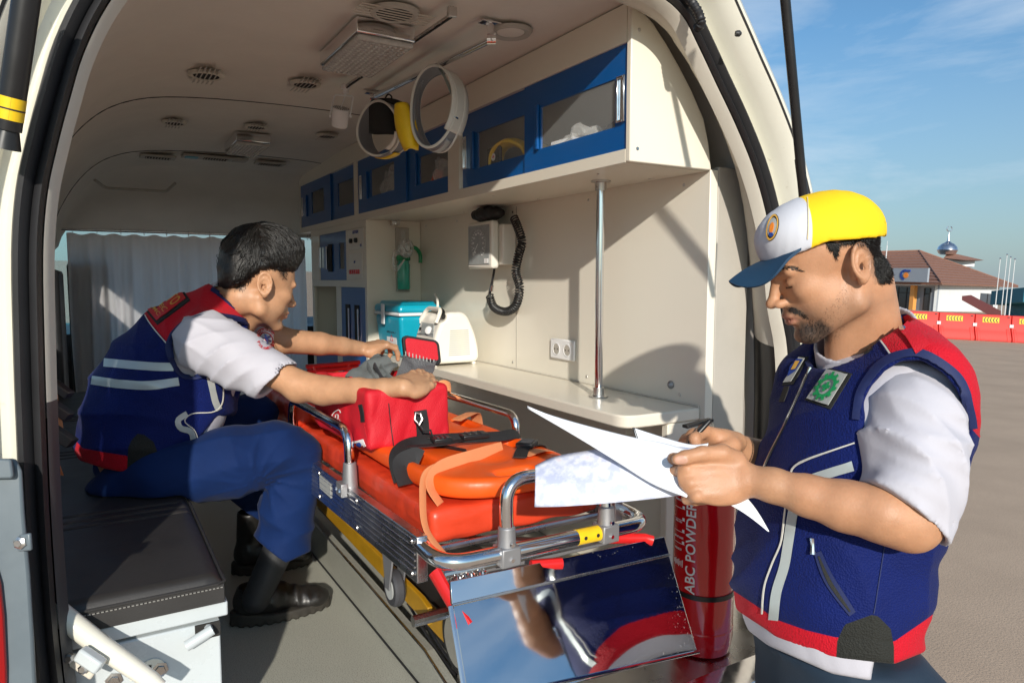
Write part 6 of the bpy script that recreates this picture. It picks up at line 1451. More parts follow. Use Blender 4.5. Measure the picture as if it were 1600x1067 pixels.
strap_path([(.90, 2.02, 1.115), (.955, 2.02, 1.128), (.975, 2.01, 1.155), (.945, 2.0, 1.168), (.915, 2.01, 1.145), (.90, 2.03, 1.12)], .02, 'tan_strap', 'tan_strap', sb)
bs_ = strap_path([(.555, 1.40, 1.066), (.553, 1.42, 1.105), (.575, 1.45, 1.122), (.63, 1.50, 1.124), (.70, 1.49, 1.126), (.76, 1.46, 1.128), (.84, 1.46, 1.122), (.895, 1.47, 1.118), (.915, 1.475, 1.08)], .016, 'black_webbing', 'black_strap', sb)
strap_path([(.60, 1.48, 1.121), (.68, 1.44, 1.126), (.75, 1.47, 1.124)], .013, 'black_webbing', 'black_strap', sb)
strap_path([(.78, 1.27, 1.119), (.83, 1.33, 1.122), (.89, 1.36, 1.114), (.912, 1.37, 1.07)], .016, 'black_webbing', 'black_strap', sb)
strap_path([(.553, 1.36, 1.07), (.551, 1.385, 1.108), (.585, 1.39, 1.121), (.60, 1.385, 1.115)], .020, 'black_webbing', 'black_strap', sb)
for c, dr, L_ in (((.77, 1.465, 1.131), (1, -.05, 0), .034), ((.69, 1.475, 1.129), (1, -.15, 0), .022), ((.845, 1.345, 1.126), (.7, .6, 0), .026)):
    u = V(dr).normalized(); w = V((-u.y, u.x, 0)); m = MB(); m.obox(c, u*L_, w*.020, (0, 0, .006)); b_ = part('buckle', m, 'black_plastic', sb, bevel=.003)
    for q in (-.5, 0, .5): m = MB(); m.obox(V(c)+u*L_*q+V((0, 0, .0065)), u*.002, w*.014, (0, 0, .0012)); part('rib', m, 'hose_grey', b_)
# ---- red bag
bg_ = thing('first_aid_bag', 'open red first aid bag with white cross and black strap on the spine board', 'bag', (.63, 1.75, 1.11))
def bag(P):
    q = P-A(.632, 1.735, 1.195); ang = .06; c_, s_ = math.cos(ang), math.sin(ang); x = q[:, 0]*c_+q[:, 1]*s_; y = -q[:, 0]*s_+q[:, 1]*c_; Q = np.stack([x, y, q[:, 2]], 1)
    d = rbox(Q, A(0, 0, -.020), (.110, .19, .073), .016); d = d+.005*folds(Q, (.5, .3, 1), 11, 41)+.004*folds(Q, (1, .1, -.6), 9, 42)+.003*wav(Q, 9, 43)
    d = smax(d, -rbox(Q, A(.0, .02, .075), (.078, .15, .085), .02), .008); return d
solid('bag_shell', bag, (.48, 1.50, 1.06), (.80, 2.0, 1.33), .0045, 'red_cloth', bg_)
bb = bvh_of([o for o in bg_.children][0])
put('seam', ribbon_on(bb, [(566, 640), (571, 670), (580, 702)], 1.2, .0008, .001, 4), 'red_cloth', bg_); put('seam', ribbon_on(bb, [(607, 630), (610, 660), (615, 700)], 1.4, .0008, .001, 4), 'black_webbing', bg_)
sp_ = put('lug_strap', ribbon_on(bb, [(656, 641), (660, 668), (661, 700)], 20, .0015, .002, 4), 'black_webbing', bg_)
put('pocket_zip', ribbon_on(bb, [(564, 632), (567, 645), (568, 659)], 5.5, .0015, .002, 3), 'black_webbing', bg_)
put('cross_outline', ribbon_on(bb, [(521, 660), (521, 655), (525, 655), (525, 648), (529, 648), (529, 655), (532, 656), (531, 661), (528, 661), (528, 666), (524, 665), (524, 660), (521, 660)], 1.3, .0012, .0006, 2), 'print_white', bg_)
put('shield_outline', ribbon_on(bb, [(519, 667), (518, 655), (522, 645), (530, 640), (533, 645)], 1.3, .0012, .0006, 2), 'print_white', bg_)
lb_ = put('maker_label', patch_on(bb, [(551, 690), (568, 686), (572, 697), (554, 701)], 5, 4, .0015, .001), 'print_white', bg_)
put('label_mark', disc_on(bb, 562, 694, 4, 3.4, .0032, .0006), 'print_blue', lb_)
h_ = 1.66
m = MB(); m.tube([at(650, 645, h_), at(648, 655, h_-.004), at(655, 664, h_-.006), at(660, 655, h_-.004), at(657, 646, h_)], .0026, 8, closed=True); part('snap_hook', m, 'steel_brushed', sp_)
m = MB(); m.tube([at(653, 660, h_-.004), at(661, 672, h_-.006), at(673, 672, h_-.006), at(676, 684, h_-.004), at(668, 684, h_-.004)], .0026, 8); part('snap_hook', m, 'black_plastic', sp_)
m = MB(); m.tube(spline([at(672, 672, h_-.002), at(678, 684, h_), at(682, 698, h_), at(700, 700, h_-.02), at(730, 706, h_-.05)], 6), [(.0015, .011)]*25, 8, flat=VU); part('shoulder_strap', m, 'black_webbing', bg_)
def quad_sheet(name, corners, mtl, parent, th=.006, n=8, bump=0, seed=0, bev=0):
    c = [V(q) for q in corners]; nn = (c[1]-c[0]).cross(c[3]-c[0]).normalized(); m = MB()
    def fn(u, v): p = c[0]*(1-u)*(1-v)+c[1]*u*(1-v)+c[2]*u*v+c[3]*(1-u)*v; return p+nn*bump*noise.noise(V((u*3, v*3, seed)))*2
    m.sheet(fn, n, n, th); return part(name, m, mtl, parent, bevel=bev)
def roundrect(name, ctr, ux_, uy_, hw, hh, r, th, mtl, parent):
    ctr, ux_, uy_ = V(ctr), V(ux_).normalized(), V(uy_).normalized(); pts = []
    for sx_, sy_, a0 in ((1, 1, 0), (-1, 1, 90), (-1, -1, 180), (1, -1, 270)):
        for k in range(5): a = math.radians(a0+22.5*k); pts.append(ctr+ux_*(sx_*(hw-r)+r*math.cos(a))+uy_*(sy_*(hh-r)+r*math.sin(a)))
    m = MB(); m.prism(pts, ux_.cross(uy_).normalized()*th); return part(name, m, mtl, parent, bevel=.0015)
fx = (ony(686, 541, 1.75)-ony(634, 533, 1.75)).normalized(); fy = V((0, .25, 1)).normalized()
fl = roundrect('flap', ony(660, 547, 1.74), fx, fy, .054, .034, .014, -.012, 'black_webbing', bg_)
roundrect('flap_lining', ony(660, 546, 1.725), fx, fy, .046, .026, .010, -.006, 'red_cloth', fl)
fm = quad_sheet('mesh_pocket', [ony(620, 592, 1.70), ony(672, 590, 1.68), ony(683, 566, 1.73), ony(632, 548, 1.75)], 'grey_mesh', bg_, .010, 10, .004)
quad_sheet('mesh_edge', [ony(630, 553, 1.73), ony(683, 572, 1.715), ony(684, 564, 1.725), ony(634, 546, 1.74)], 'black_webbing', fm, .006)
for k in range(9): a = ony(634+5.5*k, 556+1.6*k, 1.715); m = MB(); m.tube([a, a+V((0, 0, .012))], .0012, 5); part('elastic', m, 'patch_grey', fm)
ln = quad_sheet('grey_lining', [ony(541, 590, 1.80), ony(590, 600, 1.72), ony(622, 572, 1.78), ony(590, 555, 1.92)], 'grey_cloth', bg_, .006, 10, .008, 3)
m = MB(); m.tube([ony(541, 590, 1.798), ony(590, 554, 1.92), ony(603, 557, 1.89)], .0035, 8); part('lining_binding', m, 'black_webbing', ln)
for k, (a, b, c_) in enumerate((((575, 570), (590, 598), (612, 598)), ((585, 572), (600, 596), (622, 594)), ((595, 574), (612, 594), (632, 592)))):
    m = MB(); P = spline([ony(*a, 1.80), ony(*b, 1.72), ony(*c_, 1.70)], 5); m.tube(P, [(.012, .004)]*len(P), 8); part('inner_divider', m, 'hose_grey' if k % 2 else 'grey_cloth', bg_)
# ---- folded red chair frame behind the bag
ch = thing('folding_chair', 'folded red tubular chair frame lying behind the first aid bag', 'chair', (.62, 2.5, 1.03))
for pts in ([(478, 573), (520, 570), (562, 566)], [(480, 580), (520, 577), (560, 573)], [(488, 571), (500, 592), (530, 597)], [(545, 566), (540, 590)], [(470, 592), (520, 596), (545, 594)]):
    m = MB(); m.tube([ony(x, y, 2.45) for x, y in pts], .008, 10); part('frame_tube', m, 'red_plastic', ch)
m = MB(); m.obox(ony(505, 598, 2.45), (.08, 0, 0), (0, .10, 0), (0, 0, .006)); part('seat_cloth', m, 'red_cloth', ch, bevel=.004)
def rolled(P): return rbox(P, A(.60, 2.35, 1.09), (.09, .20, .045), .03)+.006*folds(P, (1, .4, .6), 9, 15)+.004*wav(P, 9, 16)
pl_ = thing('folded_red_blanket', 'crumpled red sheet on the far end of the stretcher', 'blanket', (.6, 2.35, 1.05)); solid('cloth', rolled, (.48, 2.1, 1.02), (.72, 2.6, 1.16), .008, 'red_vinyl', pl_)

# ================================================================ polished ramp panel
rp = thing('loading_ramp', 'mirror polished steel ramp panel leaning at the end of the stretcher', 'ramp', (.8, 1.05, .7))
A0, A1_ = V(at(706, 946, 1.235)), V(at(1046, 867, 1.50)); B1, B0 = V(at(1090, 1018, 1.43)), V(at(733, 1110, 1.15))
nr = (A1_-A0).cross(B0-A0).normalized(); nr = nr if nr.dot(VF) < 0 else -nr
m = MB(); m.prism([A0, A1_, B1, B0], -nr*.010); part('mirror_panel', m, 'steel_mirror', rp, bevel=.002)
L0, L1 = V(at(704, 908, 1.245)), V(at(1038, 838, 1.515)); n2 = (L1-L0).cross(A0-L0).normalized(); n2 = n2 if n2.dot(VF) < 0 else -n2
m = MB(); m.prism([L0, L1, A1_+VU*.002, A0+VU*.002], -n2*.006); part('top_flange', m, 'steel_mirror', rp, bevel=.001)
m = MB(); m.tube([A0+nr*.001+VU*.001, A1_+nr*.001+VU*.001], .0025, 6); part('hinge_line', m, 'steel_brushed', rp)
m = MB(); m.tube([A0-nr*.004, B0-nr*.004], .0055, 8); part('side_edge', m, 'chrome', rp)
m = MB(); m.tube([V(at(846, 1072, 1.20))+nr*.004, B1+nr*.004], .0035, 8); part('lower_bead', m, 'chrome', rp)
m = MB(); rnd = random.Random(5); tx = (A1_-A0); ty = (B0-A0)
for k in range(700):
    u, v = rnd.random()**.55, rnd.random(); r = rnd.uniform(.0006, .0021)
    if v < .10 and u > .25: p = L0+(L1-L0)*u+(A0-L0)*rnd.random()*.9; nn = n2
    else: p = A0+tx*u+(B0-A0).lerp(B1-A1_, u)*v; nn = nr
    if u < .45 and rnd.random() < .8: continue
    e1 = nn.orthogonal().normalized(); e2 = nn.cross(e1); k0 = len(m.v); m.v.append(tuple(p+nn*r*.5))
    for j in range(6): a = j*1.047; m.v.append(tuple(p+nn*.0001+e1*r*math.cos(a)+e2*r*math.sin(a)))
    m.f += [(k0, k0+1+j, k0+1+(j+1) % 6) for j in range(6)]
part('water_drops', m, 'clear', rp, kind='stuff', smooth=180, fix=False)

# ================================================================ fire extinguisher
fe = thing('fire_extinguisher', 'red dry powder fire extinguisher with black band standing at the rear sill', 'fire extinguisher', (1.315, 1.25, .56))
EC = V((1.315, 1.245, .56)); ER = .0765
m = MB(); m.lathe([(.060, .0), (.070, .004), (ER-.002, .03), (ER-.002, .035), (ER, .04), (ER, .48), (ER*.93, .51), (ER*.6, .535), (.022, .545), (.020, .56)], EC, n=48); part('cylinder', m, 'red_gloss', fe)
m = MB(); m.lathe([(ER-.001, .060), (ER+.0008, .062), (ER+.0008, .066), (ER-.001, .068)], EC, n=48); part('base_ridge', m, 'red_gloss', fe)
m = MB(); m.lathe([(ER-.001, .152), (ER+.0022, .152), (ER+.0022, .164), (ER-.001, .164)], EC, n=48); part('rubber_band', m, 'black_plastic', fe)
m = MB(); m.lathe([(.018, .555), (.018, .58), (.010, .585)], EC, n=16); vv = part('valve', m, 'steel_brushed', fe)
m = MB(); m.obox(EC+V((-.03, 0, .585)), (.045, 0, .004), (0, .010, 0), (0, 0, .004)); part('valve_lever', m, 'black_plastic', vv, bevel=.002)
vd = math.atan2(-EC.y, -EC.x)
def cylmap(phi0, z0, off=.0009, rot=0):
    def f(p):
        x, y = (p[0], p[1]) if not rot else (-p[1], p[0])
        a = vd+phi0+x/ER; return EC+V((math.cos(a)*(ER+off+p[2]), math.sin(a)*(ER+off+p[2]), z0+y))
    return f
t = text_mb('ABC POWDER', .036, .0004, 1.0); t.map(cylmap(-.40, .282, .0009, 1)); part('lettering', t, 'print_white', fe, fix=False)
def plate(w, h, phi, z, mtl='print_white', off=.0005, n=8):
    m = MB(); m.sheet(lambda u, v: cylmap(phi, z, off)(((u-.5)*w, (v-.5)*h, 0)), n, 1, .0004); return part('label_plate', m, mtl, fe, fix=False)
plate(.034, .022, -.95, .435)
t = text_mb('POWDER', .0105, .0002); t.map(cylmap(-.95, .435, .0012)); part('lettering', t, 'print_red', fe, fix=False)
for z, s_ in ((.415, 'ABCDE 1234'), (.408, 'kg 6'), (.395, 'POWDER'), (.34, 'PULL PIN'), (.30, 'AIM AT BASE'), (.27, 'SQUEEZE')):
    t = text_mb(s_, .0065, .0002); t.map(cylmap(-.93, z, .0009)); part('lettering', t, 'print_white', fe, fix=False)
for z in (.375, .345, .315, .285): plate(.040, .0010, -.90, z); plate(.007, .007, -.70, z+.004)
for k in range(9): plate(.0018, .010+.004*(k % 3), -1.15+.055*k, .235, n=2)

# ================================================================ things on and over the counter
co_ = thing('cooler_box', 'cyan cooler box with white latches on the far end of the counter', 'cooler box', (1.31, 3.17, 1.142))
cc = A(1.31, 3.175, 1.25)
def taper(P, c, z0, z1, b0, b1, r):
    t = np.clip((P[:, 2]-z0)/(z1-z0), 0, 1); hx_ = b0[0]+(b1[0]-b0[0])*t; hy_ = b0[1]+(b1[1]-b0[1])*t
    qx, qy, qz = np.abs(P[:, 0]-c[0])-hx_+r, np.abs(P[:, 1]-c[1])-hy_+r, np.abs(P[:, 2]-(z0+z1)/2)-(z1-z0)/2+r
    q = np.stack([qx, qy, qz], 1); return np.linalg.norm(np.maximum(q, 0), axis=1)+np.minimum(q.max(1), 0)-r
solid('cooler_body', lambda P: taper(P, cc, 1.143, 1.335, (.088, .145), (.104, .164), .02), (1.19, 2.98, 1.13), (1.44, 3.37, 1.36), .005, 'cyan', co_)
solid('cooler_lid', lambda P: smin(taper(P, cc, 1.347, 1.385, (.110, .170), (.104, .164), .015), rbox(P, A(1.31, 3.175, 1.388), (.085, .14, .012), .01), .01), (1.19, 2.98, 1.33), (1.44, 3.37, 1.42), .004, 'cyan', co_)
m = MB(); m.box((1.203, 3.008, 1.334), (1.417, 3.342, 1.348)); part('lid_seal', m, 'pure_white', co_, bevel=.004)
for p in ((1.200, 3.20), (1.200, 3.07)): 
    if p[1] > 3.1: m = MB(); m.box((1.193, p[1]-.02, 1.29), (1.2, p[1]+.02, 1.385)); part('latch', m, 'pure_white', co_, bevel=.003)
m = MB(); m.box((1.30, 3.000, 1.300), (1.41, 3.006, 1.318)); m.tube(fillet([(1.38, 2.998, 1.31), (1.39, 2.99, 1.40), (1.40, 3.05, 1.43)], .03), .006, 8); part('handle', m, 'white_plastic', co_)
lb = MB(); lb.box((1.2145, 3.075, 1.20), (1.2155, 3.20, 1.272)); lb.map(lambda p: V((p.x-(p.z-1.24)*.02, p.y, p.z))); lb = part('label', lb, 'print_white', co_)
t = text_mb('EMERGENCY', .020, .0003); t.map(frame_map((1.2126, 3.137, 1.256), (0, -1, 0), (0, 0, 1))); part('lettering', t, 'print_black', lb)
m = MB(); c_ = V((1.2136, 3.137, 1.226)); m.tube([c_+V((0, .016, -.012)), c_+V((0, 0, .016)), c_+V((0, -.016, -.012))], .0018, 6, closed=True); part('warning_mark', m, 'print_red', lb)
ne = thing('suction_unit', 'white portable suction unit with two dials and vent slots on the counter', 'medical device', (1.30, 2.75, 1.142))
def unit(P):
    x, z = P[:, 0]-1.305, P[:, 2]-1.150; t = np.clip(z/.215, 0, 1); hl_ = .112*(1-t**2.1*.58); cxo = .004+.0*t
    d = smax(np.abs(x-cxo)-hl_, np.abs(z-.1085)-.1085, .03); d = smax(d, np.abs(P[:, 1]-2.745)-.105, .022)
    d = smax(d, -ell(P, A(1.235, 2.69, 1.345), (.035, .09, .022)), .01); return d
un_ = solid('unit_shell', unit, (1.16, 2.61, 1.13), (1.45, 2.88, 1.40), .0045, 'white_plastic', ne)
bu = bvh_of(un_)
for k in range(13): 
    z = 1.185+.0085*k; w = .052*(1-k*.012); m = MB(); m.box((1.325-w, 2.6385, z), (1.325+w*.9, 2.6415, z+.0035)); part('vent_slot', m, 'trim_grey', ne)
m = MB(); m.tube(fillet([(1.225, 2.66, 1.322), (1.25, 2.66, 1.378), (1.26, 2.82, 1.378), (1.235, 2.84, 1.325)], .03), .009, 10); part('carry_handle', m, 'white_plastic', ne)
m = MB(); m.tube(fillet([(1.262, 2.66, 1.345), (1.272, 2.70, 1.372), (1.285, 2.76, 1.36)], .02), .011, 10); part('hose_port', m, 'black_plastic', ne)
cpn = put('control_panel', patch_on(bu, [(642, 502), (679, 508), (677, 527), (640, 520)], 6, 4, .001, .004), 'dial', ne)
for x, y in ((645, 512), (672, 517)):
    h = hit(bu, x, y, .004); 
    if h: m = MB(); m.lathe([(.017, 0), (.017, .008), (.013, .010)], h, V((-.85, -.45, .3)), 20); part('dial', m, 'pure_white', ne)
h = hit(bu, 659, 514, .006)
if h: m = MB(); m.lathe([(.006, 0), (.006, .004)], h, V((-.85, -.45, .3)), 12); part('switch', m, 'print_black', ne)
for x, y in ((1.22, 2.66), (1.40, 2.66), (1.22, 2.83), (1.40, 2.83)): m = MB(); m.lathe([(.009, 0), (.009, .010)], (x, y, 1.1415), n=10); part('foot', m, 'white_plastic', ne)
# oxygen flow meter, humidifier and mask on the column's side
ox = thing('oxygen_humidifier', 'green oxygen humidifier bottle with clear mask on the cabinet side', 'oxygen mask', (1.37, 3.35, 1.44))
oc_ = V((1.355, 3.325, 0))
m = MB(); m.lathe([(.030, 1.452), (.033, 1.458), (.033, 1.575), (.028, 1.585), (.028, 1.595)], oc_, n=24); part('bottle', m, 'green_clear', ox)
m = MB(); m.lathe([(.0325, 1.453), (.0325, 1.50)], oc_+V((0, 0, .0)), n=24); m.map(lambda p: V((oc_.x+(p.x-oc_.x)*.92, oc_.y+(p.y-oc_.y)*.92, p.z))); part('water', m, 'green_clear', ox)
m = MB(); m.lathe([(.034, 1.596), (.036, 1.600), (.036, 1.622), (.016, 1.630)], oc_, n=24); part('bottle_cap', m, 'green_plastic', ox)
m = MB(); m.tube([oc_+V((0, 0, 1.46)), oc_+V((0, 0, 1.62))], .003, 6); part('dip_tube', m, 'clear_film', ox)
m = MB(); m.lathe([(.010, 1.63), (.012, 1.65), (.012, 1.735), (.008, 1.745)], oc_, n=16); part('flow_tube', m, 'clear', ox)
m = MB(); m.lathe([(.016, 0), (.018, .02), (.018, .04)], oc_+V((0, .04, 1.66)), (0, -1, 0), 16); part('regulator', m, 'chrome', ox)
m = MB(); m.tube(spline([oc_+V((.03, 0, 1.655)), oc_+V((.06, -.01, 1.66)), oc_+V((.082, -.02, 1.63)), oc_+V((.084, -.02, 1.585))], 6), [.010]*19, 10); part('green_knob', m, 'green_plastic', ox)
m = MB()
for k in range(3): m.tube(spline([oc_+V((-.0, -.03, 1.61)), oc_+V((-.045-.01*k, -.05, 1.625+.01*k)), oc_+V((-.075, -.05, 1.595-.015*k)), oc_+V((-.05, -.045, 1.565-.01*k)), oc_+V((-.01, -.04, 1.60))], 7), .0028, 6)
part('tubing', m, 'clear_film', ox, kind='stuff')
def maskf(P): q = P-A(1.35, 3.275, 1.655); return np.abs(ell(q, A(0, 0, 0), (.038, .030, .048)))-.002
solid('mask', maskf, (1.29, 3.22, 1.58), (1.41, 3.33, 1.73), .005, 'clear_film', ox)
m = MB(); m.box((1.33, 3.352, 1.44), (1.40, 3.369, 1.76)); part('wall_bracket', m, 'trim_grey', ox, bevel=.002)
m = MB(); m.box((1.30, 3.33, 1.77), (1.34, 3.355, 1.80)); m.tube([(1.32, 3.33, 1.785), (1.32, 3.29, 1.785)], .008, 8); part('hook', m, 'steel_brushed', ox)
# blood pressure gauge
bp_ = thing('blood_pressure_gauge', 'wall blood pressure gauge with black coiled tube and cuff', 'blood pressure gauge', (1.44, 2.52, 1.55))
gx = 1.37
m = MB(); m.prism([(gx, 2.445, 1.545), (gx, 2.655, 1.545), (gx, 2.655, 1.735), (gx, 2.445, 1.735)], (.035, 0, 0)); gbx = part('gauge_case', m, 'white_plastic', bp_, bevel=.010)
m = MB(); m.prism([(gx+.036, 2.42, 1.56), (gx+.036, 2.63, 1.56), (gx+.036, 2.63, 1.72), (gx+.036, 2.42, 1.72)], (.062, 0, 0)); part('wall_housing', m, 'white_plastic', bp_, bevel=.006)
m = MB(); m.box((gx-.003, 2.462, 1.562), (gx-.0005, 2.64, 1.72)); fc = part('dial_face', m, 'dial', bp_, bevel=.002)
m = MB(); m.tube([V((gx-.0045, 2.551+.062*math.cos(a), 1.645+.058*math.sin(a))) for a in [-.9+5.0*k/30 for k in range(31)]], .0014, 5); part('scale_arc', m, 'patch_grey', fc)
for k in range(22):
    a = -.9+5.0*k/21; m = MB(); m.tube([V((gx-.0045, 2.551+r*math.cos(a), 1.645+r*math.sin(a))) for r in (.052, .060)], .0009, 4); part('scale_tick', m, 'print_white', fc)
for k in range(0, 11): a = 4.1-5.0*k/10; t = text_mb(str(k*30), .011, .0002); t.map(frame_map((gx-.0045, 2.551+.043*math.cos(a), 1.645+.043*math.sin(a)), (0, -1, 0), (0, 0, 1))); part('numeral', t, 'print_white', fc, fix=False)
m = MB(); m.tube([(gx-.006, 2.551, 1.645), (gx-.006, 2.595, 1.60)], .0012, 5); part('needle', m, 'print_white', fc)
m = MB(); m.box((gx-.005, 2.468, 1.566), (gx-.0032, 2.50, 1.585)); part('maker_plate', m, 'print_white', fc)
def cuff(P): return ell(P, A(1.40, 2.53, 1.765), (.050, .11, .030))+.009*folds(P, (.3, 1, .5), 12, 17)+.005*wav(P, 14, 18)
solid('cuff', cuff, (1.32, 2.38, 1.72), (1.462, 2.67, 1.796), .005, 'black_webbing', bp_)
def coil(path, r, turns, tr): 
    P = spline(path, 40); L_ = [0]
    for a, b in zip(P[:-1], P[1:]): L_.append(L_[-1]+(b-a).length)
    n = turns*10; out = []
    for k in range(n+1):
        s = L_[-1]*k/n; i = max(0, min(len(P)-2, int(np.searchsorted(L_, s))-1)); t = (P[i+1]-P[i]).normalized(); u = V((1, 0, 0)); u = (u-t*u.dot(t)).normalized(); w = t.cross(u); p = P[i].lerp(P[i+1], (s-L_[i])/max(1e-6, L_[i+1]-L_[i])); a = 2*math.pi*k/10
        out.append(p+(u*math.cos(a)+w*math.sin(a))*r)
    m = MB(); m.tube(out, tr, 6); return m
X_c = 1.425
cp_ = [onx(x, y, X_c) for x, y in ((803, 340), (815, 375), (810, 400), (806, 425), (812, 450), (806, 477), (790, 487), (772, 480), (765, 462))]
part('coiled_tube', coil(cp_, .0150, 58, .0034), 'black_plastic', bp_, smooth=60)
m = MB(); m.tube(spline([onx(765, 462, X_c), onx(767, 450, X_c), onx(772, 424, X_c), onx(772, 415, X_c)], 5), .005, 8); tb = part('straight_tube', m, 'rubber_black', bp_)
m = MB(); m.tube([onx(768, 455, X_c), onx(769, 446, X_c)], .0075, 8); part('ferrule', m, 'chrome', tb)

# ================================================================ neck collars hanging from the grab bar
def collar_ring(name, cx, cy, d, rx, ry, w, label, mats, seed, tilt, gap=None):
    c = at(cx, cy, d); k = d/FPX; v = thing(name, label, 'neck collar', c, 'neck collars hanging from the grab bar'); ax = (VF+VR*tilt[0]+VU*tilt[1]).normalized()
    u0 = (VR-ax*VR.dot(ax)).normalized(); w0 = (VU-ax*VU.dot(ax)).normalized(); n = 72
    def pt(a, r=1.0, h=0):
        wob = 1+.05*math.sin(2*a+seed)+.03*math.sin(3*a+seed*2); return c+u0*(rx*k*r*wob*math.cos(a))+w0*(ry*k*r*wob*math.sin(a))+ax*h
    a0, a1 = (0, 2*math.pi) if gap is None else gap
    hh = lambda a: w*(.65+.45*math.sin(a+seed)**2)
    def fn(u, v_): a = a0+(a1-a0)*u; return pt(a, 1+.02*math.sin(v_*3.14), (v_-.5)*2*hh(a))
    m = MB(); m.sheet(fn, n, 6, .004); part('collar_band', m, mats[0], v, smooth=180)
    for s_, mt_ in ((-1, 'piping_white'), (1, 'piping_white')):
        m = MB(); m.tube([pt(a0+(a1-a0)*i/n, 1.0, s_*hh(a0+(a1-a0)*i/n)) for i in range(n+1)], .0042, 8); part('foam_edge', m, mt_, v)
    return v, pt, hh, ax
v, pt, hh, ax = collar_ring('neck_collar', 600, 203, 2.42, 39, 43, .034, 'left hanging neck collar, grey band with a black pad', ('collar_grey', ), 1.2, (.55, .15))
pb = at(603, 183, 2.40); m = MB(); m.sheet(lambda u, v_: pb+VR*(.052*(2*u-1))+VU*(.060*(2*v_-1)*(1-.15*abs(2*u-1)**3))+VF*(.025*(2*u-1)**2), 12, 8, .014); part('black_pad', m, 'black_webbing', v, smooth=180)
m = MB(); m.sheet(lambda u, v_: pt(3.3+1.9*u, 1.07, (v_-.5)*.055), 20, 3, .006); part('grey_shell', m, 'cast_grey', v, smooth=180)
m = MB(); m.sheet(lambda u, v_: pt(4.3+1.0*u, 1.10, (v_-.5)*.030), 20, 3, .003); part('orange_trim', m, 'yellow', v, smooth=180)
m = MB(); m.sheet(lambda u, v_: pt(5.2+.9*u, .93, (v_-.5)*.09), 14, 4, .006); part('chin_piece', m, 'white_plastic', v, smooth=180)
m = MB(); m.tube(spline([pt(1.9, 1.25, .0), pt(2.4, 1.2, .02), pt(2.6, 1.32, .03), pt(2.9, 1.12, .02)], 6), [(.0015, .006)]*19, 6); part('loose_strap', m, 'cast_grey', v)
m = MB(); m.tube(spline([at(600, 158, 2.45), at(606, 148, 2.47), at(612, 152, 2.45), at(610, 160, 2.43)], 5), .003, 6); part('hanging_loop', m, 'black_webbing', v)
v, pt, hh, ax = collar_ring('neck_collar', 683, 170, 2.16, 40, 62, .034, 'right hanging neck collar, white padded with a yellow strip and chrome buckles', ('collar_grey', ), .3, (.45, .05))
yb_ = at(640, 197, 2.17); m = MB(); m.sheet(lambda u, v_: yb_+VR*(.026*(2*u-1)*(1-.5*(2*v_-1)**2)+.030*(v_-.5)*-1-.012)+VU*(.070*(2*v_-1))+VF*(.02*(2*u-1)**2), 10, 14, .010); part('yellow_shell', m, 'yellow', v, smooth=180)
m = MB(); m.sheet(lambda u, v_: pt(2.1+3.2*u, 1.05, (v_-.5)*.030), 40, 3, .007); part('grey_shell', m, 'cast_grey', v, smooth=180)
m = MB(); m.sheet(lambda u, v_: pt(-.75+1.9*u, 1.03, (v_-.5)*.100), 20, 5, .006); part('padded_panel', m, 'piping_white', v, smooth=180)
for a in (-.25, .05, .3): m = MB(); q = pt(a, .965, -.015); m.obox(q, VU*.013, ax*.013, (pt(a)-at(683, 170, 2.16)).normalized()*.003); part('buckle', m, 'chrome', v, bevel=.001)
m = MB(); m.tube([pt(1.25, .98, -.02), pt(.8, .80, -.02), pt(.1, .88, -.02), pt(-.4, .95, -.02)], [(.0015, .011)]*4, 6); part('strap', m, 'reflective', v)
m = MB(); m.tube(spline([at(676, 104, 2.14), at(684, 100, 2.16), at(690, 106, 2.14)], 5), .003, 6); part('hanging_loop', m, 'steel_brushed', v)

# ================================================================ papers and pen
def bez_sheet(C4, bend, n=22, m_=14):      # corners in view measure (px, py, d) bottom-left.. with a bow along the normal
    c = [V(at(*q)) for q in C4]; nn = (c[1]-c[0]).cross(c[3]-c[0]).normalized()
    def fn(u, v): p = c[0]*(1-u)*(1-v)+c[1]*u*(1-v)+c[2]*u*v+c[3]*(1-u)*v; return p+nn*bend(u, v)
    m = MB(); m.sheet(fn, n, m_, .0004); return m
def strip_sheet(top, bot, n=30):           # two measured edges, ruled between
    T = spline([at(*q) for q in top], 12); B = spline([at(*q) for q in bot], 12)
    def pk(P, u): k = u*(len(P)-1); i = min(int(k), len(P)-2); return P[i].lerp(P[i+1], k-i)
    m = MB(); m.sheet(lambda u, v: pk(T, u).lerp(pk(B, u), v)+VU*(.004*math.sin(math.pi*v)), n, 10, .0004); return m
o = solo('paper_sheet', strip_sheet([(824, 637, 1.30), (900, 660, 1.26), (985, 682, 1.22), (1040, 692, 1.21), (1106, 712, 1.19)], [(824, 638, 1.298), (900, 682, 1.24), (965, 722, 1.20), (1020, 756, 1.17), (1073, 777, 1.14)]), 'paper', 'top white sheet with a long corner pointing left, held by the standing man', 'paper', at(1000, 700, 1.2), 'papers in the standing man\'s hands', smooth=180)
bpp = bvh_of(o); rnd = random.Random(9); m = MB()
for (x0, y0, x1, y1) in ((1034, 702, 1076, 705), (1036, 708, 1068, 710), (985, 690, 1020, 697), (1000, 708, 1040, 716), (1010, 716, 1046, 724)):
    x = x0
    while x < x1:
        w_ = rnd.uniform(1.5, 4.5); yy = y0+(y1-y0)*(x-x0)/(x1-x0); a, b = hit(bpp, x, yy+rnd.uniform(-1, 1), .0006), hit(bpp, x+w_, yy+rnd.uniform(-1, 1), .0006)
        if a and b: m.tube([a, b], .0002, 3)
        x += w_+rnd.uniform(.5, 2.5)
part('faint_print', m, 'dial', o, kind='stuff', fix=False)
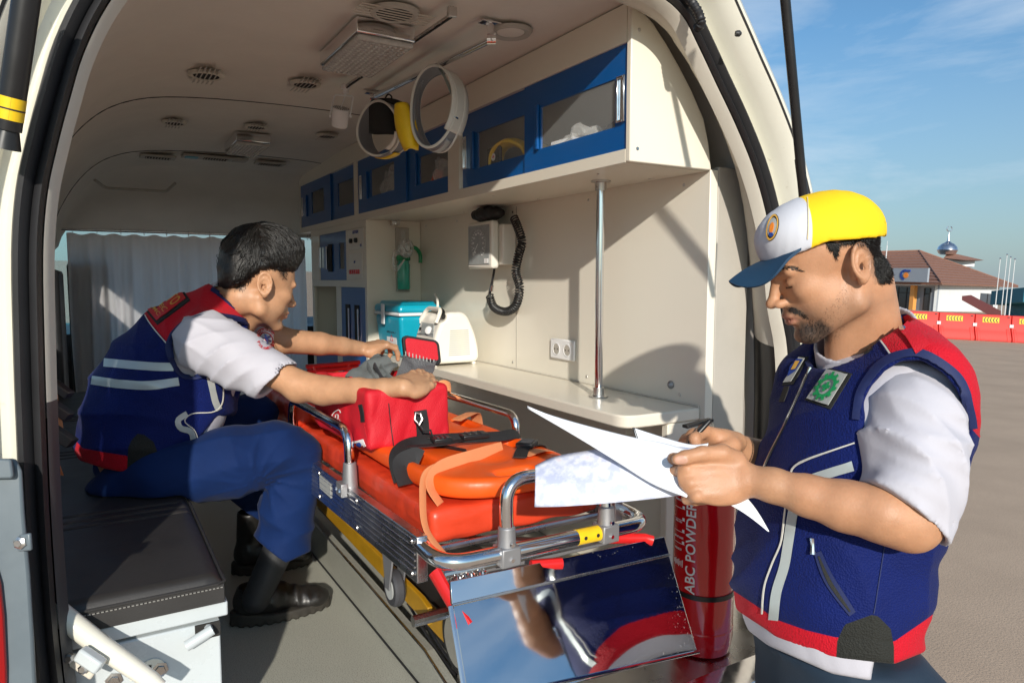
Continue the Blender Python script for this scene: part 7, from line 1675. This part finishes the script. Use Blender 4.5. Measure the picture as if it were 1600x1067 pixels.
solo('paper_sheet', strip_sheet([(990, 668, 1.235), (1040, 684, 1.235), (1080, 694, 1.235), (1107, 692, 1.235)], [(992, 686, 1.225), (1040, 700, 1.22), (1080, 708, 1.22), (1104, 716, 1.22)]), 'paper', 'folded back sheet showing between the top sheet and the pen', 'paper', at(1050, 690, 1.23), 'papers in the standing man\'s hands', smooth=180)
m = MB(); m.tube([at(989, 668, 1.233), at(994, 686, 1.223)], .0012, 6); m.tube([at(991, 668, 1.233), at(997, 686, 1.223)], .0008, 6); solo('binder_clip', m, 'print_black', 'thin black clip on the edge of the folded sheet', 'clip', at(991, 675, 1.23))
def curl(u, v): 
    T = spline([at(836, 727, 1.27), at(870, 712, 1.28), at(930, 702, 1.26), at(990, 694, 1.24), at(1093, 700, 1.20)], 10); B = spline([at(835, 792, 1.22), at(880, 791, 1.20), at(950, 786, 1.19), at(1020, 779, 1.18), at(1093, 770, 1.17)], 10)
    k = u*(len(T)-1); i = min(int(k), len(T)-2); a = T[i].lerp(T[i+1], k-i); b = B[i].lerp(B[i+1], k-i); return a.lerp(b, v)-VF*(.020*math.sin(math.pi*v)*(1-u*.6))
m = MB(); m.sheet(curl, 34, 14, .0004)
pc = solo('paper_sheet', m, 'paper_print', 'curled translucent sheet with faint blue print under the white sheets', 'paper', at(950, 750, 1.2), 'papers in the standing man\'s hands', smooth=180)
o = strip_sheet([(1128, 782, 1.16), (1150, 780, 1.16), (1166, 776, 1.16)], [(1200, 830, 1.12), (1201, 830, 1.12), (1202, 830, 1.12)], 10)
solo('paper_sheet', o, 'paper', 'sheet corner pointing down below the near hand', 'paper', at(1160, 800, 1.15), 'papers in the standing man\'s hands', smooth=180)
a, b = at(1072, 697, 1.285), at(1108, 658, 1.30)
pn = thing('pen', 'black ballpoint pen held in the standing man\'s far hand', 'pen', a); d = (b-a).normalized(); L_ = (b-a).length
m = MB(); m.tube([a, a+d*.008, a+d*.012, b], [.0008, .0022, .0045, .0047], 14); part('barrel', m, 'black_plastic', pn)
m = MB(); m.tube([b-d*.022+VR*-.006, b+d*.0+VR*-.005], [(.0016, .002)]*2, 6); m.tube([b, b+d*.004], .0026, 8); part('pen_clip', m, 'black_plastic', pn)

# ================================================================ outside
AN = math.radians(2.6)
def un(px, py): dx, dy = px-800, py-533.5; return 800+dx*math.cos(AN)+dy*math.sin(AN), 533.5-dx*math.sin(AN)+dy*math.cos(AN)
def ez(px, py, z=0): return onz(*un(px, py), z)
def ed(px, py, d): return at(*un(px, py), d)
m = MB(); R_ = 900
for i in range(31):
    for j in range(31): x = -R_+2*R_*(i/30); y = -R_+2*R_*(j/30); m.v.append((x, y, 0))
for i in range(30):
    for j in range(30): m.f.append((i*31+j, (i+1)*31+j, (i+1)*31+j+1, i*31+j+1))
g = solo('ground', m, 'asphalt', 'sunlit beige grey asphalt apron', 'ground', kind='structure'); del g['category']; ext(g)
# distant low hills with trees
def hillmesh(d, base, amp, seed, x0=1380, x1=1760):
    m = MB(); n = 60
    for i in range(n+1):
        px = x0+(x1-x0)*i/n; h = amp*(.6+.5*noise.noise(V((i*.16, seed, 0)))+.35*noise.noise(V((i*.6, seed, 5)))); p = at(px, 437, d); m.v += [(p.x, p.y, -3), (p.x, p.y, base+h), (p.x+40, p.y+25, -3)]
    for i in range(n): a = i*3; m.f += [(a, a+3, a+4, a+1), (a+1, a+4, a+5, a+2)]
    return m
mat('far_green', (.075, .10, .055), .95, var=.3, vscale=.08, bump=.5, bscale=.3); mat('far_blue', (.16, .22, .24), .95, var=.15, vscale=.03)
h = solo('hills', hillmesh(620, 1, 11, 3), 'far_blue', 'pale blue hills on the horizon', 'hills', kind='structure'); del h['category']; ext(h)
h = solo('woodland', hillmesh(330, .5, 3.2, 8), 'far_green', 'green woodland below the hills', 'woodland', kind='structure'); del h['category']; ext(h)
# barriers
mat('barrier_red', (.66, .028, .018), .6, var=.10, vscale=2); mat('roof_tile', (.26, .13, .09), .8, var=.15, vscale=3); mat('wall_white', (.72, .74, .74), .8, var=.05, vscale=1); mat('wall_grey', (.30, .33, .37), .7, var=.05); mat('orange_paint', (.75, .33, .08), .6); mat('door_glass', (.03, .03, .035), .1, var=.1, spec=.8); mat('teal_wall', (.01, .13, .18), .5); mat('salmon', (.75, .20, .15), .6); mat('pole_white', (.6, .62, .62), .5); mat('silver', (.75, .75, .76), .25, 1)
P0 = V(ez(1463, 528)); st_ = (V(ez(1600, 535.5))-P0); st_ = st_/2.42; st_.z = 0; Lb = st_.length; ub_ = st_.normalized(); nb_ = V((-ub_.y, ub_.x, 0)); nb_ = nb_ if nb_.dot(VF) < 0 else -nb_
def barrier(o3, first=True):
    b = thing('traffic_barrier', '', 'barrier', o3, 'red water filled barriers across the apron'); w = Lb*.98; e = lambda x, y, z: o3+ub_*x+nb_*y+V((0, 0, z))
    prof = [(.28, 0), (.28, .12), (.16, .36), (.11, .48), (.09, 1.0), (-.09, 1.0), (-.11, .48), (-.16, .36), (-.28, .12), (-.28, 0)]
    m = MB(); m.prism([e(.0, y, z) for y, z in prof], ub_*w); part('barrier_body', m, 'barrier_red', b, bevel=.02)
    for x in (.06, w-.16): m = MB(); m.prism([e(x, y+.012*np.sign(y), z*.999) for y, z in prof[:4]]+[e(x, .02, .48), e(x, .02, 0)], ub_*.10); part('rib', m, 'barrier_red', b, bevel=.01)
    m = MB(); m.prism([e(.25, .1035, .70), e(.25, .0965, .90), e(.82, .0965, .90), e(.82, .1035, .70)], nb_*.004); cpn_ = part('chevron_plate', m, 'yellow', b)
    for k in range(5):
        x = .28+k*.105; m = MB(); m.prism([e(x, .105, .80), e(x+.05, .101, .89), e(x+.085, .101, .89), e(x+.035, .105, .80), e(x+.085, .109, .71), e(x+.05, .109, .71)], nb_*.004); part('chevron', m, 'print_black', cpn_)
    m = MB(); m.obox(e(w-.10, .10, .93), ub_*.04, nb_*.012, (0, 0, .018)); part('filler_cap', m, 'print_black', b)
    for x in (.02, w-.02): m = MB(); m.obox(e(x, .11, .60), ub_*.035, nb_*.03, (0, 0, .06)); part('lug', m, 'pole_white', b)
    return b
blab = {-3: 'barrier mostly hidden behind the standing man', -2: 'red barrier just right of the standing man\'s neck', -1: 'red barrier with chevron plate above the shoulder strap', 0: 'red barrier in front of the white wall with the rising salmon beam', 1: 'red barrier just right of the one before the salmon beam', 2: 'red barrier cut by the right edge of the photo', 3: 'last red barrier beyond the right edge'}
b0_ = barrier(P0); b0_['label'] = 'middle one of the red barriers right of the standing man'
for k in (-2, -1, 1, 2):
    c = copy_tree(b0_, P0+st_*k); c['label'] = {-2: 'leftmost red barrier, partly hidden behind the standing man\'s shoulder', -1: 'red barrier directly left of the middle one', 1: 'red barrier directly right of the middle one', 2: 'red barrier cut off by the right edge of the picture'}[k]; ext(c)
ext(b0_)
# the hall with hipped roof and silver dome
hb_o = thing('hipped_roof_hall', 'white building with brown tiled hipped roof and a silver dome', 'building', V((ed(1470, 480, 95).x, ed(1470, 480, 95).y, 0)))
def w3(px, py, d): return V(ed(px, py, d))
cN = w3(1466, 443, 86); cL = w3(1330, 441, 98); cR = w3(1562, 447, 104)
def wall(name, a, b, z0, z1, mtl, th=.3):
    a = V((a.x, a.y, z0)); b = V((b.x, b.y, z0)); n = (b-a).cross(V((0, 0, 1))).normalized(); n = n if n.dot(VF) < 0 else -n; m = MB(); m.prism([a, b, V((b.x, b.y, z1)), V((a.x, a.y, z1))], -n*th); return part(name, m, mtl, hb_o), n
ztop = cN.z
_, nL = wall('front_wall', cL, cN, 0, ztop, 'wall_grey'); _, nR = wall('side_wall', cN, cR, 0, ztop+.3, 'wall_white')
for k, (x0, x1) in enumerate(((1398, 1436), (1449, 1457))):
    a, b = cL.lerp(cN, (x0-1330)/136), cL.lerp(cN, (x1-1330)/136); a.z = b.z = 0; m = MB(); m.prism([a+nL*.02, b+nL*.02, b+nL*.02+V((0, 0, ztop*.83)), a+nL*.02+V((0, 0, ztop*.83))], nL*.08); dr = part('glazed_door', m, 'door_glass', hb_o)
    for t in ([0, .33, .66, 1] if k == 0 else [0, 1]): q = a.lerp(b, t)+nL*.12; m = MB(); m.obox(q+V((0, 0, ztop*.41)), (b-a).normalized()*.06, nL*.03, (0, 0, ztop*.41)); part('mullion', m, 'print_black', dr)
    q = (a+b)/2+nL*.12+V((0, 0, ztop*.62)); m = MB(); m.obox(q, (b-a)/2, nL*.03, (0, 0, .05)); part('mullion', m, 'print_black', dr)
for x in (1385, 1439): a = cL.lerp(cN, (x-1330)/136); a.z = 0; m = MB(); m.obox(a+nL*.8+V((0, 0, ztop*.47)), (cN-cL).normalized()*.28, nL*.28, (0, 0, ztop*.47)); part('orange_column', m, 'orange_paint', hb_o)
a, b = cL.lerp(cN, .20), cL.lerp(cN, .98); m = MB(); m.obox((a+b)/2+nL*.8+V((0, 0, -.15)), (b-a)/2, nL*1.1, (0, 0, .16)); part('canopy', m, 'wall_white', hb_o)
a, b = w3(1381, 445, 90), w3(1448, 444, 84.5); zz0, zz1 = ztop+.05, ztop+1.75
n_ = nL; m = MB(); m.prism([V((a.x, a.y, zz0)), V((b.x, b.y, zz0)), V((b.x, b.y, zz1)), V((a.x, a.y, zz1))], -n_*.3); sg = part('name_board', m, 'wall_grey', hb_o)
sc_ = (V((a.x, a.y, (zz0+zz1)/2))).lerp(V((b.x, b.y, (zz0+zz1)/2)), .5)+n_*.05; ux_ = (b-a); ux_.z = 0; ux_.normalize()
def arcs(r0, r1, a0, a1, mtl, dx=0, dz=0, nm='logo_arc', off=0):
    m = MB(); m.sheet(lambda u, v: sc_+n_*off+ux_*(dx+(r0+(r1-r0)*v)*math.cos(a0+(a1-a0)*u))+V((0, 0, dz+(r0+(r1-r0)*v)*math.sin(a0+(a1-a0)*u))), 20, 2, .05); part(nm, m, mtl, sg)
arcs(.42, .66, 1.2, 4.6, 'print_blue', -.1); arcs(.0, .34, 0, 6.28, 'print_orange', .12, -.05, 'logo_disc', .06); m = MB(); m.obox(sc_+ux_*.25+V((0, 0, .5)), ux_*.42, n_*.05, (0, 0, .11)); part('logo_bar', m, 'print_blue', sg)
# roof: two visible planes laid in courses
e1, e2, e3 = w3(1322, 441, 96), w3(1471, 443.5, 83.5), w3(1590, 448, 108); r1, r2 = w3(1330, 396, 104), w3(1436, 393, 100)
def courses(lowa, lowb, topa, topb, n):
    for k in range(n):
        t0, t1 = k/n, (k+1)/n; a, b = lowa.lerp(topa, t0), lowb.lerp(topb, t0); c, d = lowb.lerp(topb, t1), lowa.lerp(topa, t1); nn = (b-a).cross(d-a).normalized(); nn = nn if nn.z > 0 else -nn
        m = MB(); m.prism([a, b, c, d], nn*.05); m.add([tuple(a+nn*.05), tuple(b+nn*.05), tuple(b+nn*.16), tuple(a+nn*.16), tuple(d+nn*.05), tuple(c+nn*.05)], [(0, 1, 2, 3), (3, 2, 5, 4)]); part('roof_course', m, 'roof_tile', hb_o, smooth=0)
courses(e1, e2, r1, r2, 11); courses(e2, e3, r2, r2+(e3-e2)*.001, 12)
for a, b in ((e2, r2), (r2, e3), (r1, r2)): m = MB(); m.tube([a+V((0, 0, .12)), b+V((0, 0, .12))], .13, 6); part('ridge_cap', m, 'roof_tile', hb_o)
m = MB(); m.tube([e1-V((0, 0, .05)), e2-V((0, 0, .05)), e3-V((0, 0, .05))], .10, 6); part('gutter', m, 'roof_tile', hb_o)
c0 = w3(1490, 404, 108); k = 108/FPX
m = MB(); m.add([tuple(c0+V((-30*k, -3, -.4))), tuple(c0+VR*28*k-VF*3+V((0, 0, -.5))), tuple(c0+VR*10*k+VF*4+V((0, 0, -.3))), tuple(w3(1482, 394, 108))]+[tuple(c0+VR*-28*k-VF*2+V((0, 0, -.3)))], [(0, 1, 3), (1, 2, 3), (2, 4, 3), (4, 0, 3), (0, 4, 2, 1)]); part('upper_roof', m, 'roof_tile', hb_o, smooth=0)
m = MB(); q = w3(1490, 408, 108); m.obox(q-V((0, 0, .5)), VR*20*k, VF*2, (0, 0, .5)); part('lantern', m, 'wall_white', hb_o)
dc = w3(1480.5, 389, 107); m = MB(); kk = 107/FPX
m.lathe([(9*kk, -9*kk), (12*kk, -7*kk), (14.5*kk, -2*kk), (13*kk, 3*kk), (9*kk, 7.5*kk), (5*kk, 9.5*kk), (2*kk, 12*kk), (.8*kk, 22*kk), (.5*kk, 26*kk)], dc, n=28); dm = part('dome', m, 'silver', hb_o)
m = MB(); q = dc+V((0, 0, 31*kk)); m.tube([q+VR*(4*kk*math.cos(a))+V((0, 0, 4*kk*math.sin(a))) for a in [-4.3+5.4*i/14 for i in range(15)]], .07, 6); part('crescent', m, 'silver', dm)
a, b = cN.lerp(cR, .66), cN.lerp(cR, .90); m = MB(); m.prism([V((a.x, a.y, .6))+nR*.02, V((b.x, b.y, .6))+nR*.02, V((b.x, b.y, 2.6))+nR*.02, V((a.x, a.y, 2.6))+nR*.02], nR*.06); wn = part('window', m, 'door_glass', hb_o); q = (a+b)/2; q.z = 1.6; m = MB(); m.obox(q+nR*.1, (0, 0, 1.0), nR*.03, (b-a).normalized()*.06); part('mullion', m, 'print_black', wn)
ext(hb_o)
# beam, poles, teal kiosk
a, b = w3(1510, 465, 60), w3(1556, 490, 56); m = MB(); m.obox((a+b)/2, (b-a)/2, VF*.6, VU*.18); bmm = solo('sloping_beam', m, 'salmon', 'salmon pink beam sloping down behind the barriers', 'beam', (a+b)/2); ext(bmm)
for k, (px, top, d, lb) in enumerate(((1558, 404, 66, 'leftmost and nearest to the wall of the four white flagpoles'), (1568, 398, 70, 'second white flagpole from the left by the hall corner'), (1574, 402, 64, 'third white flagpole from the left by the hall corner'), (1581, 405, 62, 'rightmost of the four white flagpoles'))):
    bs = w3(px-4, 490, d); tp = w3(px, top, d); bs.z = 0; m = MB(); m.tube([(bs.x, bs.y, 0), (bs.x, bs.y, tp.z)], [.048, .03], 8); fp = thing('flagpole', lb, 'flagpole', bs, 'white flagpoles by the hall'); part('pole', m, 'pole_white', fp); m = MB(); m.lathe([(.06, -.06), (.09, 0), (.06, .06)], (bs.x, bs.y, tp.z), n=8); part('finial', m, 'silver', fp); ext(fp)
bs = w3(1381, 440, 62); tp = w3(1384, 384, 62); m = MB(); m.tube([(bs.x, bs.y, 0), (bs.x, bs.y, tp.z)], .045, 8); m.tube([(bs.x, bs.y, tp.z), (bs.x, bs.y, tp.z+.4)], .02, 6); o = solo('lamp_mast', m, 'pole_white', 'thin white mast in front of the roof beside the standing man\'s neck', 'mast', (bs.x, bs.y, 0)); ext(o)
kb = w3(1592, 470, 75); ko = thing('teal_kiosk', 'teal flat roofed kiosk at the right edge', 'kiosk', (kb.x, kb.y, 0))
k_ = 75/FPX; m = MB(); t0 = w3(1574, 452, 75); m.obox(V((t0.x, t0.y, t0.z-.75))+VR*(60*k_), VR*(60*k_), VF*2.5, (0, 0, .75)); part('kiosk_roof', m, 'teal_wall', ko); m = MB(); q = w3(1594, 470, 76); m.obox(V((q.x, q.y, (t0.z-1.5)/2))+VR*(45*k_), VR*(45*k_), VF*2, (0, 0, (t0.z-1.5)/2)); part('kiosk_wall', m, 'teal_wall', ko); ext(ko)
